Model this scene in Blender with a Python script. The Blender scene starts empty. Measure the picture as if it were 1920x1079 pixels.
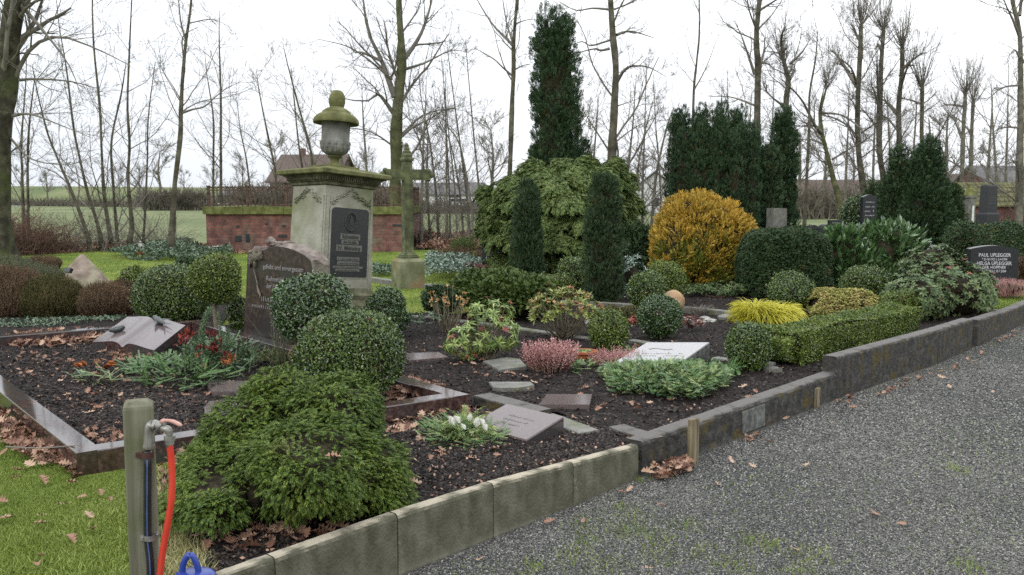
import bpy, math, random
import numpy as np
from mathutils import Vector, Matrix
from mathutils.geometry import delaunay_2d_cdt
SC = bpy.context.scene
COL = SC.collection
R_ = math.radians
# ---------------------------------------------------------------- camera
CAMH = 1.55
FPX = 1700.0
PITCH = math.atan((539.5 - 370.0) / FPX)
cam_d = bpy.data.cameras.new('camera'); cam = bpy.data.objects.new('camera', cam_d); COL.objects.link(cam)
cam.location = (0, 0, CAMH); cam.rotation_euler = (math.pi / 2 - PITCH, 0, 0)
cam_d.sensor_width = 36.0; cam_d.lens = 36.0 * FPX / 1920.0
cam_d.clip_start = 0.05; cam_d.clip_end = 4000
cam_d.dof.use_dof = True; cam_d.dof.focus_distance = 5.6; cam_d.dof.aperture_fstop = 8.0
SC.camera = cam
# ---------------------------------------------------------------- world: even winter overcast
W = bpy.data.worlds.new('World'); SC.world = W; W.use_nodes = True
nt = W.node_tree; nt.nodes.clear()
out = nt.nodes.new('ShaderNodeOutputWorld'); bg = nt.nodes.new('ShaderNodeBackground')
sky = nt.nodes.new('ShaderNodeTexSky'); sky.sky_type = 'NISHITA'; sky.sun_disc = False
sky.sun_elevation = R_(32); sky.sun_rotation = R_(35); sky.air_density = 1.0; sky.dust_density = 4.0
hsv = nt.nodes.new('ShaderNodeHueSaturation'); hsv.inputs['Saturation'].default_value = 0.25
tc = nt.nodes.new('ShaderNodeTexCoord')
nz = nt.nodes.new('ShaderNodeTexNoise'); nz.inputs['Scale'].default_value = 1.6; nz.inputs['Detail'].default_value = 4
rp = nt.nodes.new('ShaderNodeValToRGB')
rp.color_ramp.elements[0].position = 0.35; rp.color_ramp.elements[0].color = (8.6, 9.2, 10.0, 1)
rp.color_ramp.elements[1].position = 0.62; rp.color_ramp.elements[1].color = (10.2, 10.5, 10.9, 1)
mx = nt.nodes.new('ShaderNodeMixRGB'); mx.inputs[0].default_value = 0.9
nt.links.new(tc.outputs['Generated'], nz.inputs['Vector']); nt.links.new(nz.outputs['Fac'], rp.inputs['Fac'])
nt.links.new(sky.outputs[0], hsv.inputs['Color']); nt.links.new(hsv.outputs[0], mx.inputs[1])
nt.links.new(rp.outputs[0], mx.inputs[2]); spz = nt.nodes.new('ShaderNodeSeparateXYZ'); nt.links.new(tc.outputs['Generated'], spz.inputs[0])
mrz = nt.nodes.new('ShaderNodeMapRange'); mrz.inputs[3].default_value = 1.02; mrz.inputs[4].default_value = 2.4; nt.links.new(spz.outputs['Z'], mrz.inputs[0])
sc3 = nt.nodes.new('ShaderNodeVectorMath'); sc3.operation = 'SCALE'; nt.links.new(mx.outputs[0], sc3.inputs[0]); nt.links.new(mrz.outputs[0], sc3.inputs['Scale'])
nt.links.new(sc3.outputs[0], bg.inputs[0]); nt.links.new(bg.outputs[0], out.inputs[0])
bg.inputs[1].default_value = 0.069
sun_d = bpy.data.lights.new('sun', 'SUN'); sun_d.energy = 0.6; sun_d.angle = R_(25); sun_d.color = (1.0, 0.97, 0.93)
sun = bpy.data.objects.new('sun', sun_d); COL.objects.link(sun)
sun.rotation_euler = (R_(58), 0, R_(-35 + 0))
SC.view_settings.view_transform = 'Standard'; SC.view_settings.look = 'None'
SC.view_settings.exposure = 0.6; SC.view_settings.gamma = 1.0
SC.cycles.use_denoising = False
SC.cycles.max_bounces = 6; SC.cycles.diffuse_bounces = 3; SC.cycles.transparent_max_bounces = 8
# ---------------------------------------------------------------- geometry helpers
G = 0.15
def ray(u, v):
    c, s = math.cos(PITCH), math.sin(PITCH)
    up = 539.5 - v
    return np.array([u - 960.0, up * s + FPX * c, up * c - FPX * s])
def at(u, v, z=G):
    d = ray(u, v); t = (z - CAMH) / d[2]; p = d * t
    return np.array([p[0], p[1], z])
def atd(u, v, Y):
    d = ray(u, v); t = Y / d[1]; p = d * t
    return np.array([p[0], Y, CAMH + p[2]])
def dg(v, z=G):
    return at(960, v, z)[1]
def zat(v, Y): return atd(960, v, Y)[2]
def xat(u, v, Y): return atd(u, v, Y)[0]
def nrm(a):
    a = np.asarray(a, float); n = np.linalg.norm(a, axis=-1, keepdims=True); return a / np.maximum(n, 1e-9)
def sn(P, f, seed=0, octs=2):
    r = np.random.RandomState(seed); P = np.asarray(P, float); o = np.zeros(P.shape[:-1]); a = 1.0
    for k in range(octs):
        for j in range(4):
            d = r.normal(size=3); d /= np.linalg.norm(d)
            o = o + a * 0.5 * np.sin((P @ d) * f * (2 ** k) * r.uniform(0.7, 1.4) + r.uniform(0, 6.28))
        a *= 0.5
    return o
class MB:
    def __init__(s): s.v = []; s.f = []; s.n = 0
    def add(s, V, F, smooth=False, mi=0):
        V = np.asarray(V, float).reshape(-1, 3)
        if not isinstance(F, list) or (len(F) and not isinstance(F[0], np.ndarray)):
            by = {}
            for q in F: by.setdefault(len(q), []).append(q)
            F = [np.array(x) for x in by.values()]
        for a in F:
            if len(a): s.f.append((a.astype(np.int64) + s.n, smooth, mi))
        s.v.append(V); s.n += len(V)
        return s
    def build(s, name, mat, parent=None, org=None):
        V = np.concatenate(s.v); off = np.zeros(3)
        q = parent
        if parent is None and org is not None: off = np.array(org, float)
        while q is not None: off = off + np.array(q.location); q = q.parent
        V = V - off
        me = bpy.data.meshes.new(name)
        me.vertices.add(len(V)); me.vertices.foreach_set('co', V.astype(np.float32).ravel())
        nl = sum(a.size for a, _, _ in s.f); npol = sum(len(a) for a, _, _ in s.f)
        me.loops.add(nl); me.polygons.add(npol)
        me.loops.foreach_set('vertex_index', np.concatenate([a.ravel() for a, _, _ in s.f]).astype(np.int32))
        tot = np.concatenate([np.full(len(a), a.shape[1]) for a, _, _ in s.f])
        st = np.concatenate([[0], np.cumsum(tot)[:-1]])
        me.polygons.foreach_set('loop_start', st.astype(np.int32)); me.polygons.foreach_set('loop_total', tot.astype(np.int32))
        me.polygons.foreach_set('use_smooth', np.concatenate([np.full(len(a), sm) for a, sm, _ in s.f]))
        me.polygons.foreach_set('material_index', np.concatenate([np.full(len(a), mi) for a, _, mi in s.f]).astype(np.int32))
        me.update(calc_edges=True); me.validate()
        mats = list(mat) if isinstance(mat, (list, tuple)) else [mat]
        if len(mats) == 1 and any(mi == 1 for _, _, mi in s.f): mats.append(M['shade_core'])
        for m in mats: me.materials.append(m)
        o = bpy.data.objects.new(name, me); COL.objects.link(o)
        if parent is not None: o.parent = parent
        elif org is not None: o.location = tuple(off)
        return o
def tag(o, label=None, cat=None, group=None, kind=None):
    if label: o['label'] = label
    if cat: o['category'] = cat
    if group: o['group'] = group
    if kind: o['kind'] = kind
    return o
def thing(name, label, cat, loc=(0, 0, 0), group=None):
    o = bpy.data.objects.new(name, None); COL.objects.link(o); o.location = tuple(float(x) for x in loc)
    o.empty_display_size = 0.1
    return tag(o, label, cat, group)
def copy_tree(o, parent=None):
    c = o.copy(); COL.objects.link(c)
    if parent: c.parent = parent
    for ch in list(o.children): copy_tree(ch, c)
    return c
# primitives -----------------------------------------------------
def box(c, s, rz=0.0):
    c = np.array(c, float); s = np.array(s, float) / 2
    V = np.array([[x, y, z] for z in (-1, 1) for y in (-1, 1) for x in (-1, 1)]) * s
    a, b = math.cos(rz), math.sin(rz)
    V = np.stack([V[:, 0] * a - V[:, 1] * b, V[:, 0] * b + V[:, 1] * a, V[:, 2]], 1) + c
    return V, [[0, 2, 3, 1], [4, 5, 7, 6], [0, 1, 5, 4], [2, 6, 7, 3], [0, 4, 6, 2], [1, 3, 7, 5]]
def hexa(b, t):   # 4 bottom, 4 top points (ccw)
    V = np.array(list(b) + list(t), float)
    return V, [[3, 2, 1, 0], [4, 5, 6, 7], [0, 1, 5, 4], [1, 2, 6, 5], [2, 3, 7, 6], [3, 0, 4, 7]]
def rings(Rg, cap=True):
    Rg = np.asarray(Rg, float); n, k = Rg.shape[:2]; F = []
    i = np.arange(n - 1)[:, None] * k; j = np.arange(k)[None]; j2 = (j + 1) % k
    q = np.stack([i + j, i + j2, i + k + j2, i + k + j], -1).reshape(-1, 4)
    F = [q]
    if cap: F += [np.arange(k)[::-1][None], (np.arange(k) + (n - 1) * k)[None]]
    return Rg.reshape(-1, 3), F
def lathe(prof, c=(0, 0, 0), n=32, cap=True, sq=None, rz=0.0):
    Rg = []
    for r, z in prof:
        a = np.arange(n) * 2 * math.pi / n + rz
        Rg.append(np.stack([c[0] + r * np.cos(a), c[1] + r * np.sin(a), np.full(n, c[2] + z)], 1))
    return rings(Rg, cap)
def sqlathe(prof, c, rz):   # square section, r = half width
    Rg = []
    for r, z in prof:
        a = np.arange(4) * math.pi / 2 + math.pi / 4 + rz; r2 = r * math.sqrt(2)
        Rg.append(np.stack([c[0] + r2 * np.cos(a), c[1] + r2 * np.sin(a), np.full(4, c[2] + z)], 1))
    return rings(Rg)
def tubes(P, Rr, k=6, cap=False):
    """P (N,n,3), Rr (N,n) -> one batch of tapered tubes"""
    P = np.asarray(P, float); Rr = np.asarray(Rr, float)
    N, n = P.shape[:2]
    T = np.gradient(P, axis=1); T = nrm(T)
    ref = np.where(np.abs(T[:, :1, 2:3]) > 0.9, np.array([1.0, 0, 0]), np.array([0, 0, 1.0]))
    A = nrm(np.cross(T, np.broadcast_to(ref, T.shape))); B = np.cross(T, A)
    a = np.arange(k) * 2 * math.pi / k
    V = P[:, :, None] + Rr[:, :, None, None] * (A[:, :, None] * np.cos(a)[None, None, :, None] + B[:, :, None] * np.sin(a)[None, None, :, None])
    base = (np.arange(N) * n * k)[:, None, None]
    i = (np.arange(n - 1) * k)[None, :, None]; j = np.arange(k)[None, None]; j2 = (j + 1) % k
    F = np.stack([base + i + j, base + i + j2, base + i + k + j2, base + i + k + j], -1).reshape(-1, 4)
    Fs = [F]
    if cap:
        Fs.append((base[:, :, 0] + np.arange(k)[::-1][None]))
        Fs.append((base[:, :, 0] + (n - 1) * k + np.arange(k)[None]))
    return V.reshape(-1, 3), Fs
def tube(P, r, k=8, cap=True):
    P = np.asarray(P, float); r = np.broadcast_to(np.asarray(r, float), (len(P),))
    return tubes(P[None], r[None], k, cap)
def smooth_path(P, n):
    P = np.asarray(P, float); t = np.linspace(0, len(P) - 1, n)
    Q = np.concatenate([2 * P[:1] - P[1:2], P, 2 * P[-1:] - P[-2:-1]])
    i = np.minimum(t.astype(int), len(P) - 2); f = (t - i)[:, None]
    a, b, c, d = Q[i], Q[i + 1], Q[i + 2], Q[i + 3]
    return 0.5 * (2 * b + (c - a) * f + (2 * a - 5 * b + 4 * c - d) * f ** 2 + (3 * b - a - 3 * c + d) * f ** 3)
def prism(poly, z0, z1):
    p = [tuple(q[:2]) for q in poly]; n = len(p)
    ar = sum(p[i][0] * p[(i + 1) % n][1] - p[(i + 1) % n][0] * p[i][1] for i in range(n))
    if ar < 0: p = p[::-1]
    V = [(x, y, z0) for x, y in p] + [(x, y, z1) for x, y in p]
    return np.array(V), [list(range(n))[::-1], list(range(n, 2 * n))] + [[i, (i + 1) % n, n + (i + 1) % n, n + i] for i in range(n)]
def uvsphere(c, r, nu=16, nv=10, disp=0.0, seed=0, freq=3.0):
    th = np.linspace(0.02, math.pi - 0.02, nv); ph = np.arange(nu) * 2 * math.pi / nu
    D = np.stack([np.sin(th)[:, None] * np.cos(ph), np.sin(th)[:, None] * np.sin(ph), np.cos(th)[:, None] * np.ones(nu)], -1)[::-1]
    k = 1 + disp * sn(D, freq, seed)
    return rings(np.array(c) + D * np.array(r) * k[..., None])
def kerb(mb, p0, p1, w, h0, h1, z0=-0.1, side=1, n=14, jit=0.003, ch=0.008, seed=0):
    """kerb stone whose OUTER edge runs p0->p1, body on its left (side=1)"""
    p0 = np.array(p0[:2], float); p1 = np.array(p1[:2], float); d = (p1 - p0); jit = jit * .8; ph = seed * 1.7; L = np.linalg.norm(d); d /= L
    nn = np.array([-d[1], d[0]]) * side; r = np.random.RandomState(seed)
    Rg = []
    for i in range(n):
        t = i / (n - 1); h = h0 + (h1 - h0) * t
        prof = [(0, z0), (0, h - ch * 1.6), (ch * .4, h - ch * .5), (ch, h), (w - ch, h), (w - ch * .4, h - ch * .5), (w, h - ch * 1.6), (w, z0)]
        row = []
        for k, (a, z) in enumerate(prof):
            j = r.normal(size=3) * jit * (1.0 if 0 < k < 7 else .5)
            if i in (0, n - 1): j[0] *= .3
            j[2] = .35 * j[2] + jit * .8 * math.sin(t * 9 + ph) * math.sin(t * 23 + ph * 2)
            q = p0 + d * (L * t + j[0]) + nn * (a + j[1] * .6)
            row.append((q[0], q[1], z + j[2] * .7))
        Rg.append(row[::-1] if side > 0 else row)
    V, F = rings(Rg); mb.add(V, F)
def pts_in_poly(P, poly):
    x, y = P[:, 0], P[:, 1]; ins = np.zeros(len(P), bool); n = len(poly)
    for i in range(n):
        x0, y0 = poly[i][:2]; x1, y1 = poly[(i + 1) % n][:2]
        c = ((y0 > y) != (y1 > y)) & (x < (x1 - x0) * (y - y0) / (y1 - y0 + 1e-12) + x0)
        ins ^= c
    return ins
def rand_in_poly(poly, n, rng):
    q = np.array([p[:2] for p in poly]); lo, hi = q.min(0), q.max(0); o = []
    c = 0
    while c < n:
        P = lo + rng.rand(n * 2, 2) * (hi - lo); P = P[pts_in_poly(P, poly)]; o.append(P); c += len(P)
    return np.concatenate(o)[:n]
def sheet(poly, z, step, amp, freq, seed=0, edge_amp=0.0):
    q = np.array([p[:2] for p in poly], float)
    # densify the outline
    vs = []
    for i in range(len(q)):
        a, b = q[i], q[(i + 1) % len(q)]; m = max(1, int(np.linalg.norm(b - a) / step))
        for k in range(m): vs.append(a + (b - a) * k / m)
    nb = len(vs); lo, hi = q.min(0), q.max(0)
    gx, gy = np.meshgrid(np.arange(lo[0], hi[0], step), np.arange(lo[1], hi[1], step))
    g = np.stack([gx.ravel(), gy.ravel()], 1); r = np.random.RandomState(seed); g += r.uniform(-.3, .3, g.shape) * step
    g = g[pts_in_poly(g, poly)]
    allv = [Vector(x) for x in vs] + [Vector(x) for x in g]
    ov, oe, of, *_ = delaunay_2d_cdt(allv, [(i, (i + 1) % nb) for i in range(nb)], [list(range(nb))], 2, 1e-5)
    V = np.array([(v[0], v[1], 0) for v in ov]); V[:, 2] = z + hfun(V, amp, freq, seed)
    return V, [list(f) for f in of]
def hfun(V, amp, freq, seed):
    P = np.array(V, float); P[:, 2] = 0
    return amp * (0.6 * sn(P, freq, seed, 2) + 0.5 * sn(P, freq * 5, seed + 1, 2))
# ------------------------------------------------------------- materials
def mat(name, cols, rough=0.7, spec=0.3, scale=8.0, island=0.0, bump=0.0, bscale=40.0, detail=6.0, coords='Object', ramp=None, moss=None, mossamt=0.5, sub=0.0, metal=0.0, mix2=None, stretch=None):
    m = bpy.data.materials.new(name); m.use_nodes = True; t = m.node_tree; N = t.nodes; L = t.links
    b = N['Principled BSDF']; b.inputs['Roughness'].default_value = rough; b.inputs['Specular IOR Level'].default_value = spec
    b.inputs['Metallic'].default_value = metal
    tcn = N.new('ShaderNodeTexCoord'); n1 = N.new('ShaderNodeTexNoise'); n1.inputs['Scale'].default_value = scale; n1.inputs['Detail'].default_value = detail
    src = tcn.outputs[coords]
    if stretch: mpn = N.new('ShaderNodeMapping'); mpn.inputs['Scale'].default_value = stretch; L.new(src, mpn.inputs[0]); src = mpn.outputs[0]
    L.new(src, n1.inputs['Vector'])
    r = N.new('ShaderNodeValToRGB'); e = r.color_ramp.elements
    k = len(cols)
    pos = ramp or [0.3 + 0.4 * i / max(1, k - 1) for i in range(k)]
    while len(e) < k: e.new(0.5)
    for i in range(k): e[i].position = pos[i]; e[i].color = (*cols[i], 1)
    fac = n1.outputs['Fac']
    if island > 0:
        gi = N.new('ShaderNodeNewGeometry')
        mm = N.new('ShaderNodeMix'); mm.inputs[0].default_value = island
        mr = N.new('ShaderNodeMapRange'); mr.inputs[3].default_value = 0.25; mr.inputs[4].default_value = 0.75
        L.new(gi.outputs['Random Per Island'], mr.inputs[0])
        L.new(fac, mm.inputs[2]); L.new(mr.outputs[0], mm.inputs[3]); fac = mm.outputs[0]
    L.new(fac, r.inputs['Fac']); col = r.outputs[0]
    if mix2:   # (colour, scale, lo, hi) patches of a second tint
        n2 = N.new('ShaderNodeTexNoise'); n2.inputs['Scale'].default_value = mix2[1]; n2.inputs['Detail'].default_value = 5
        L.new(tcn.outputs[coords], n2.inputs['Vector'])
        q = N.new('ShaderNodeMapRange'); q.inputs[1].default_value = mix2[2]; q.inputs[2].default_value = mix2[3]
        L.new(n2.outputs['Fac'], q.inputs[0])
        x = N.new('ShaderNodeMixRGB'); L.new(q.outputs[0], x.inputs[0]); L.new(col, x.inputs[1]); x.inputs[2].default_value = (*mix2[0], 1); col = x.outputs[0]
    if moss:   # algae that likes upward faces
        g = N.new('ShaderNodeNewGeometry'); sp = N.new('ShaderNodeSeparateXYZ'); L.new(g.outputs['Normal'], sp.inputs[0])
        n3 = N.new('ShaderNodeTexNoise'); n3.inputs['Scale'].default_value = scale * .6; n3.inputs['Detail'].default_value = 8
        L.new(tcn.outputs[coords], n3.inputs['Vector'])
        ma = N.new('ShaderNodeMath'); ma.operation = 'MULTIPLY_ADD'; L.new(sp.outputs['Z'], ma.inputs[0]); ma.inputs[1].default_value = 0.35; L.new(n3.outputs['Fac'], ma.inputs[2])
        q = N.new('ShaderNodeMapRange'); q.inputs[1].default_value = 0.95 - mossamt * .6; q.inputs[2].default_value = 1.15 - mossamt * .6; L.new(ma.outputs[0], q.inputs[0])
        x = N.new('ShaderNodeMixRGB'); L.new(q.outputs[0], x.inputs[0]); L.new(col, x.inputs[1]); x.inputs[2].default_value = (*moss, 1); col = x.outputs[0]
    L.new(col, b.inputs['Base Color'])
    if bump > 0:
        nb = N.new('ShaderNodeTexNoise'); nb.inputs['Scale'].default_value = bscale; nb.inputs['Detail'].default_value = 8
        L.new(src, nb.inputs['Vector'])
        bp = N.new('ShaderNodeBump'); bp.inputs['Strength'].default_value = bump; bp.inputs['Distance'].default_value = 0.02
        L.new(nb.outputs['Fac'], bp.inputs['Height']); L.new(bp.outputs[0], b.inputs['Normal'])
    return m
M = {}
def leafm(key, cols, rough=0.5, spec=0.4, island=.7, scale=4.0):
    M[key] = mat(key, cols, rough, spec, scale=scale, island=island, mix2=((.12, .10, .03), 7, .63, .72) if key.startswith(('box', 'yew', 'mound', 'column', 'dark')) else None)
leafm('box_leaf', [(.016, .038, .006), (.055, .10, .014), (.16, .225, .040)], .27, .8)
leafm('box_leaf_dark', [(.010, .030, .007), (.034, .078, .016), (.11, .18, .045)], .23, .9)
leafm('box_leaf_olive', [(.030, .058, .008), (.085, .13, .016), (.22, .27, .045)], .33, .6)
leafm('mound_leaf', [(.018, .048, .007), (.062, .108, .012), (.22, .28, .042)], .5, .3)
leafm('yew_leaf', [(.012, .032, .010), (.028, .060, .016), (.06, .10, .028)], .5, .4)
leafm('yew_olive', [(.030, .060, .012), (.060, .10, .018), (.11, .15, .03)], .5, .35)
leafm('column_leaf', [(.014, .034, .015), (.038, .070, .028), (.085, .125, .05)], .6, .3)
leafm('dark_conifer', [(.010, .030, .012), (.028, .062, .024), (.07, .115, .042)], .6, .3)
leafm('weeping_leaf', [(.028, .060, .014), (.095, .145, .036), (.29, .33, .11)], .55, .3)
leafm('weeping_leaf2', [(.030, .060, .016), (.070, .11, .030), (.16, .20, .07)], .55, .3)
leafm('golden_leaf', [(.15, .14, .018), (.40, .25, .03), (.68, .41, .06)], .55, .3, scale=2.0)
leafm('thuja_green', [(.06, .09, .012), (.15, .17, .022), (.30, .26, .035)], .55, .3, scale=2.0)
leafm('thread_leaf', [(.28, .28, .02), (.50, .46, .04), (.68, .62, .09)], .5, .3)
leafm('laurel_leaf', [(.025, .065, .020), (.065, .13, .042), (.17, .26, .10)], .22, .9)
leafm('rhodo_leaf', [(.028, .055, .018), (.070, .11, .036), (.17, .21, .085)], .5, .3)
leafm('silver_leaf', [(.06, .11, .07), (.16, .22, .16), (.34, .40, .34)], .45, .4)
leafm('pieris_leaf', [(.05, .10, .02), (.16, .23, .05), (.38, .42, .14)], .4, .4)
leafm('pieris_red', [(.12, .03, .025), (.28, .06, .05), (.42, .16, .09)], .5, .3)
leafm('skimmia_leaf', [(.07, .11, .025), (.19, .22, .05), (.36, .36, .12)], .4, .4)
leafm('orange_tip', [(.30, .14, .06), (.50, .30, .12), (.60, .44, .20)], .5, .3)
leafm('heather_pink', [(.26, .12, .115), (.48, .25, .23), (.62, .42, .38)], .8, .1)
leafm('heather_brown', [(.045, .036, .020), (.12, .080, .048), (.30, .20, .13)], .8, .1, scale=3.0)
leafm('heather_green', [(.025, .035, .014), (.080, .080, .03), (.22, .17, .08)], .8, .1, scale=3.0)
leafm('heather_grey', [(.06, .08, .045), (.12, .13, .075), (.20, .19, .12)], .8, .1, scale=3.0)
leafm('mix_heath', [(.16, .19, .045), (.34, .34, .10), (.52, .34, .17)], .7, .2)
leafm('fir_leaf', [(.030, .080, .022), (.075, .155, .042), (.17, .26, .08)], .5, .3)
leafm('fir_blue', [(.04, .085, .035), (.09, .15, .065), (.19, .25, .13)], .5, .3)
leafm('fir_light', [(.09, .14, .035), (.20, .26, .08), (.36, .40, .18)], .5, .3)
leafm('red_leaf', [(.06, .010, .009), (.15, .022, .018), (.30, .055, .035)], .5, .3)
leafm('dead_leaf', [(.10, .050, .035), (.25, .13, .085), (.44, .29, .20)], .6, .25, island=.85)
leafm('dead_leaf_pale', [(.24, .15, .10), (.38, .25, .17), (.54, .41, .31)], .6, .25)
leafm('petal', [(.70, .66, .54), (.84, .82, .74), (.90, .90, .85)], .6, .2)
leafm('grass_blade', [(.080, .140, .025), (.18, .245, .038), (.34, .38, .12)], .55, .2, island=.6, scale=.9)
leafm('grass_dry', [(.20, .20, .07), (.36, .34, .15), (.50, .46, .26)], .6, .2)
leafm('ivy_leaf', [(.03, .06, .03), (.08, .13, .07), (.22, .27, .18)], .4, .4)
leafm('bergenia', [(.11, .04, .045), (.20, .09, .08), (.30, .20, .14)], .5, .4)
M['bark_olive'] = mat('bark_olive', [(.046, .042, .030), (.094, .086, .060), (.165, .152, .108)], .9, .1, scale=5, bump=.6, bscale=30)
M['bark_dark'] = mat('bark_dark', [(.025, .022, .017), (.055, .050, .036), (.10, .095, .06)], .9, .1, scale=5, bump=.8, bscale=22, mix2=((.07, .085, .03), 1.5, .5, .65))
M['bark_green'] = mat('bark_green', [(.050, .055, .026), (.095, .10, .046), (.16, .16, .08)], .9, .1, scale=4, bump=.7, bscale=26)
M['bark_grey'] = mat('bark_grey', [(.085, .078, .062), (.14, .13, .10), (.21, .195, .15)], .9, .1, scale=6, bump=.5, bscale=30)
M['twig'] = mat('twig', [(.12, .108, .09), (.22, .20, .17)], .9, .1, scale=3)
M['twig_red'] = mat('twig_red', [(.09, .055, .04), (.16, .10, .075)], .9, .1, scale=3)
M['stem_brown'] = mat('stem_brown', [(.10, .085, .055), (.22, .19, .13)], .8, .2, scale=20)
M['soil'] = mat('soil', [(.010, .008, .007), (.022, .017, .015), (.045, .036, .032)], .95, .15, scale=25, bump=1.0, bscale=90, coords='Object')
M['chips'] = mat('chips', [(.012, .010, .009), (.028, .022, .019), (.075, .062, .055)], .85, .25, scale=20, island=.8)
M['concrete_kerb'] = mat('concrete_kerb', [(.080, .078, .052), (.118, .113, .080), (.165, .158, .116)], .9, .15, scale=14, bump=.5, bscale=110, detail=12, mix2=((.085, .088, .045), 3.2, .64, 1.0), moss=(.42, .37, .28), mossamt=.46, stretch=(1, 1, .6))
M['dark_kerb'] = mat('dark_kerb', [(.022, .021, .019), (.044, .041, .036), (.085, .08, .07)], .75, .3, scale=16, detail=12, bump=.7, bscale=40, mix2=((.080, .060, .018), 7, .52, .66), moss=(.125, .115, .105), mossamt=.55)
M['grey_stone'] = mat('grey_stone', [(.10, .098, .085), (.16, .155, .135), (.22, .21, .18)], .6, .35, scale=9, bump=.3, bscale=60, mix2=((.10, .11, .05), 5, .55, .7))
M['red_granite'] = mat('red_granite', [(.026, .016, .014), (.060, .034, .029), (.12, .075, .066)], .06, 1.0, scale=38, detail=9, mix2=((.05, .045, .045), 3, .45, .6))
M['brown_granite'] = mat('brown_granite', [(.017, .012, .010), (.040, .026, .022), (.09, .056, .046)], .34, .35, scale=22, detail=9, mix2=((.035, .030, .028), 3, .45, .6))
M['rough_granite'] = mat('rough_granite', [(.11, .09, .078), (.19, .155, .135), (.28, .235, .205)], .85, .2, scale=14, bump=.9, bscale=26, mix2=((.17, .17, .11), 4, .5, .7))
M['black_granite'] = mat('black_granite', [(.010, .011, .013), (.018, .019, .022), (.030, .031, .036)], .28, .5, scale=60)
M['pale_granite'] = mat('pale_granite', [(.22, .215, .215), (.29, .285, .285), (.37, .36, .36)], .25, .5, scale=90, detail=3)
M['plaque_side'] = mat('plaque_side', [(.06, .06, .055), (.13, .13, .12), (.22, .22, .20)], .8, .2, scale=25)
M['plaque_granite'] = mat('plaque_granite', [(.075, .056, .054), (.12, .093, .09), (.175, .138, .134)], .14, .4, scale=130, detail=9)
M['sand_monument'] = mat('sand_monument', [(.20, .195, .15), (.31, .30, .24), (.40, .385, .32)], .9, .15, scale=3.5, bump=.35, bscale=30, mix2=((.15, .17, .075), 1.6, .5, .70), moss=(.115, .12, .035), mossamt=.42)
M['old_tiles'] = mat('old_tiles', [(.075, .070, .045), (.13, .125, .065), (.20, .19, .10)], .95, .1, scale=7, bump=.4, bscale=40)
M['lid_stone'] = mat('lid_stone', [(.075, .080, .035), (.13, .13, .055), (.20, .195, .10)], .95, .1, scale=7, bump=.5, bscale=40)
M['moss_stone'] = mat('moss_stone', [(.085, .090, .032), (.135, .145, .048), (.21, .215, .09)], .95, .1, scale=7, bump=.5, bscale=40)
M['dark_mould'] = mat('dark_mould', [(.05, .05, .03), (.095, .095, .055), (.16, .155, .10)], .95, .1, scale=9, bump=.4, bscale=40)
M['urn_stone'] = mat('urn_stone', [(.10, .10, .088), (.17, .168, .15), (.25, .245, .22)], .9, .15, scale=6, bump=.35, bscale=50, moss=(.15, .155, .04), mossamt=.5)
M['iron_moss'] = mat('iron_moss', [(.040, .046, .024), (.085, .095, .045), (.15, .165, .075)], .8, .3, scale=9, bump=.3, bscale=50, mix2=((.07, .055, .04), 6, .55, .7))
M['cross_base'] = mat('cross_base', [(.10, .11, .055), (.17, .175, .10), (.25, .245, .16)], .9, .15, scale=5, bump=.3, bscale=40, mix2=((.26, .12, .045), 4, .56, .72))
M['rust_iron'] = mat('rust_iron', [(.05, .035, .028), (.10, .065, .05), (.16, .10, .075)], .85, .2, scale=12)
M['boulder'] = mat('boulder', [(.14, .11, .085), (.235, .185, .145), (.35, .29, .235)], .9, .15, scale=6, bump=.7, bscale=22, mix2=((.25, .25, .15), 3, .5, .7))
M['bronze'] = mat('bronze', [(.02, .025, .025), (.06, .065, .06)], .4, .5, scale=30)
M['silver_text'] = mat('silver_text', [(.15, .14, .135), (.25, .235, .225)], .5, .5, scale=30)
M['white_text'] = mat('white_text', [(.42, .42, .42), (.55, .55, .55)], .7, .2, scale=30)
M['dull_plate'] = mat('dull_plate', [(.10, .10, .085), (.16, .155, .13)], .6, .3, scale=30)
M['dull_text'] = mat('dull_text', [(.03, .03, .028), (.05, .05, .045)], .6, .3, scale=30)
M['post_wood'] = mat('post_wood', [(.085, .085, .055), (.150, .145, .098), (.235, .225, .165)], .85, .2, scale=26, bump=.35, bscale=60, stretch=(1, 1, .045), mix2=((.10, .115, .05), 5, .5, .7))
M['stake_wood'] = mat('stake_wood', [(.10, .08, .045), (.20, .165, .10), (.30, .26, .18)], .85, .2, scale=40, bump=.3, bscale=50, stretch=(1, 1, .08), mix2=((.08, .05, .03), 8, .5, .7))
M['galv'] = mat('galv', [(.16, .15, .13), (.28, .27, .24), (.40, .38, .34)], .45, .5, scale=30, metal=.6)
M['tap_red'] = mat('tap_red', [(.42, .20, .16), (.60, .36, .30)], .5, .5, scale=20)
M['clamp_brown'] = mat('clamp_brown', [(.05, .02, .015), (.09, .04, .03)], .5, .4, scale=20)
M['pipe_black'] = mat('pipe_black', [(.010, .010, .012), (.018, .018, .02)], .35, .5, scale=20)
M['pipe_blue'] = mat('pipe_blue', [(.05, .10, .22), (.08, .14, .30)], .4, .5, scale=20)
M['hose_red'] = mat('hose_red', [(.50, .035, .018), (.62, .06, .03)], .35, .5, scale=10)
M['can_blue'] = mat('can_blue', [(.016, .035, .20), (.03, .06, .30)], .25, .5, scale=5)
M['terracotta'] = mat('terracotta', [(.30, .085, .035), (.42, .13, .06)], .7, .3, scale=20)
M['sandball'] = mat('sandball', [(.26, .16, .08), (.40, .26, .15), (.50, .36, .23)], .9, .15, scale=9, bump=.5, bscale=50, mix2=((.22, .22, .08), 4, .5, .7))
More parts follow.
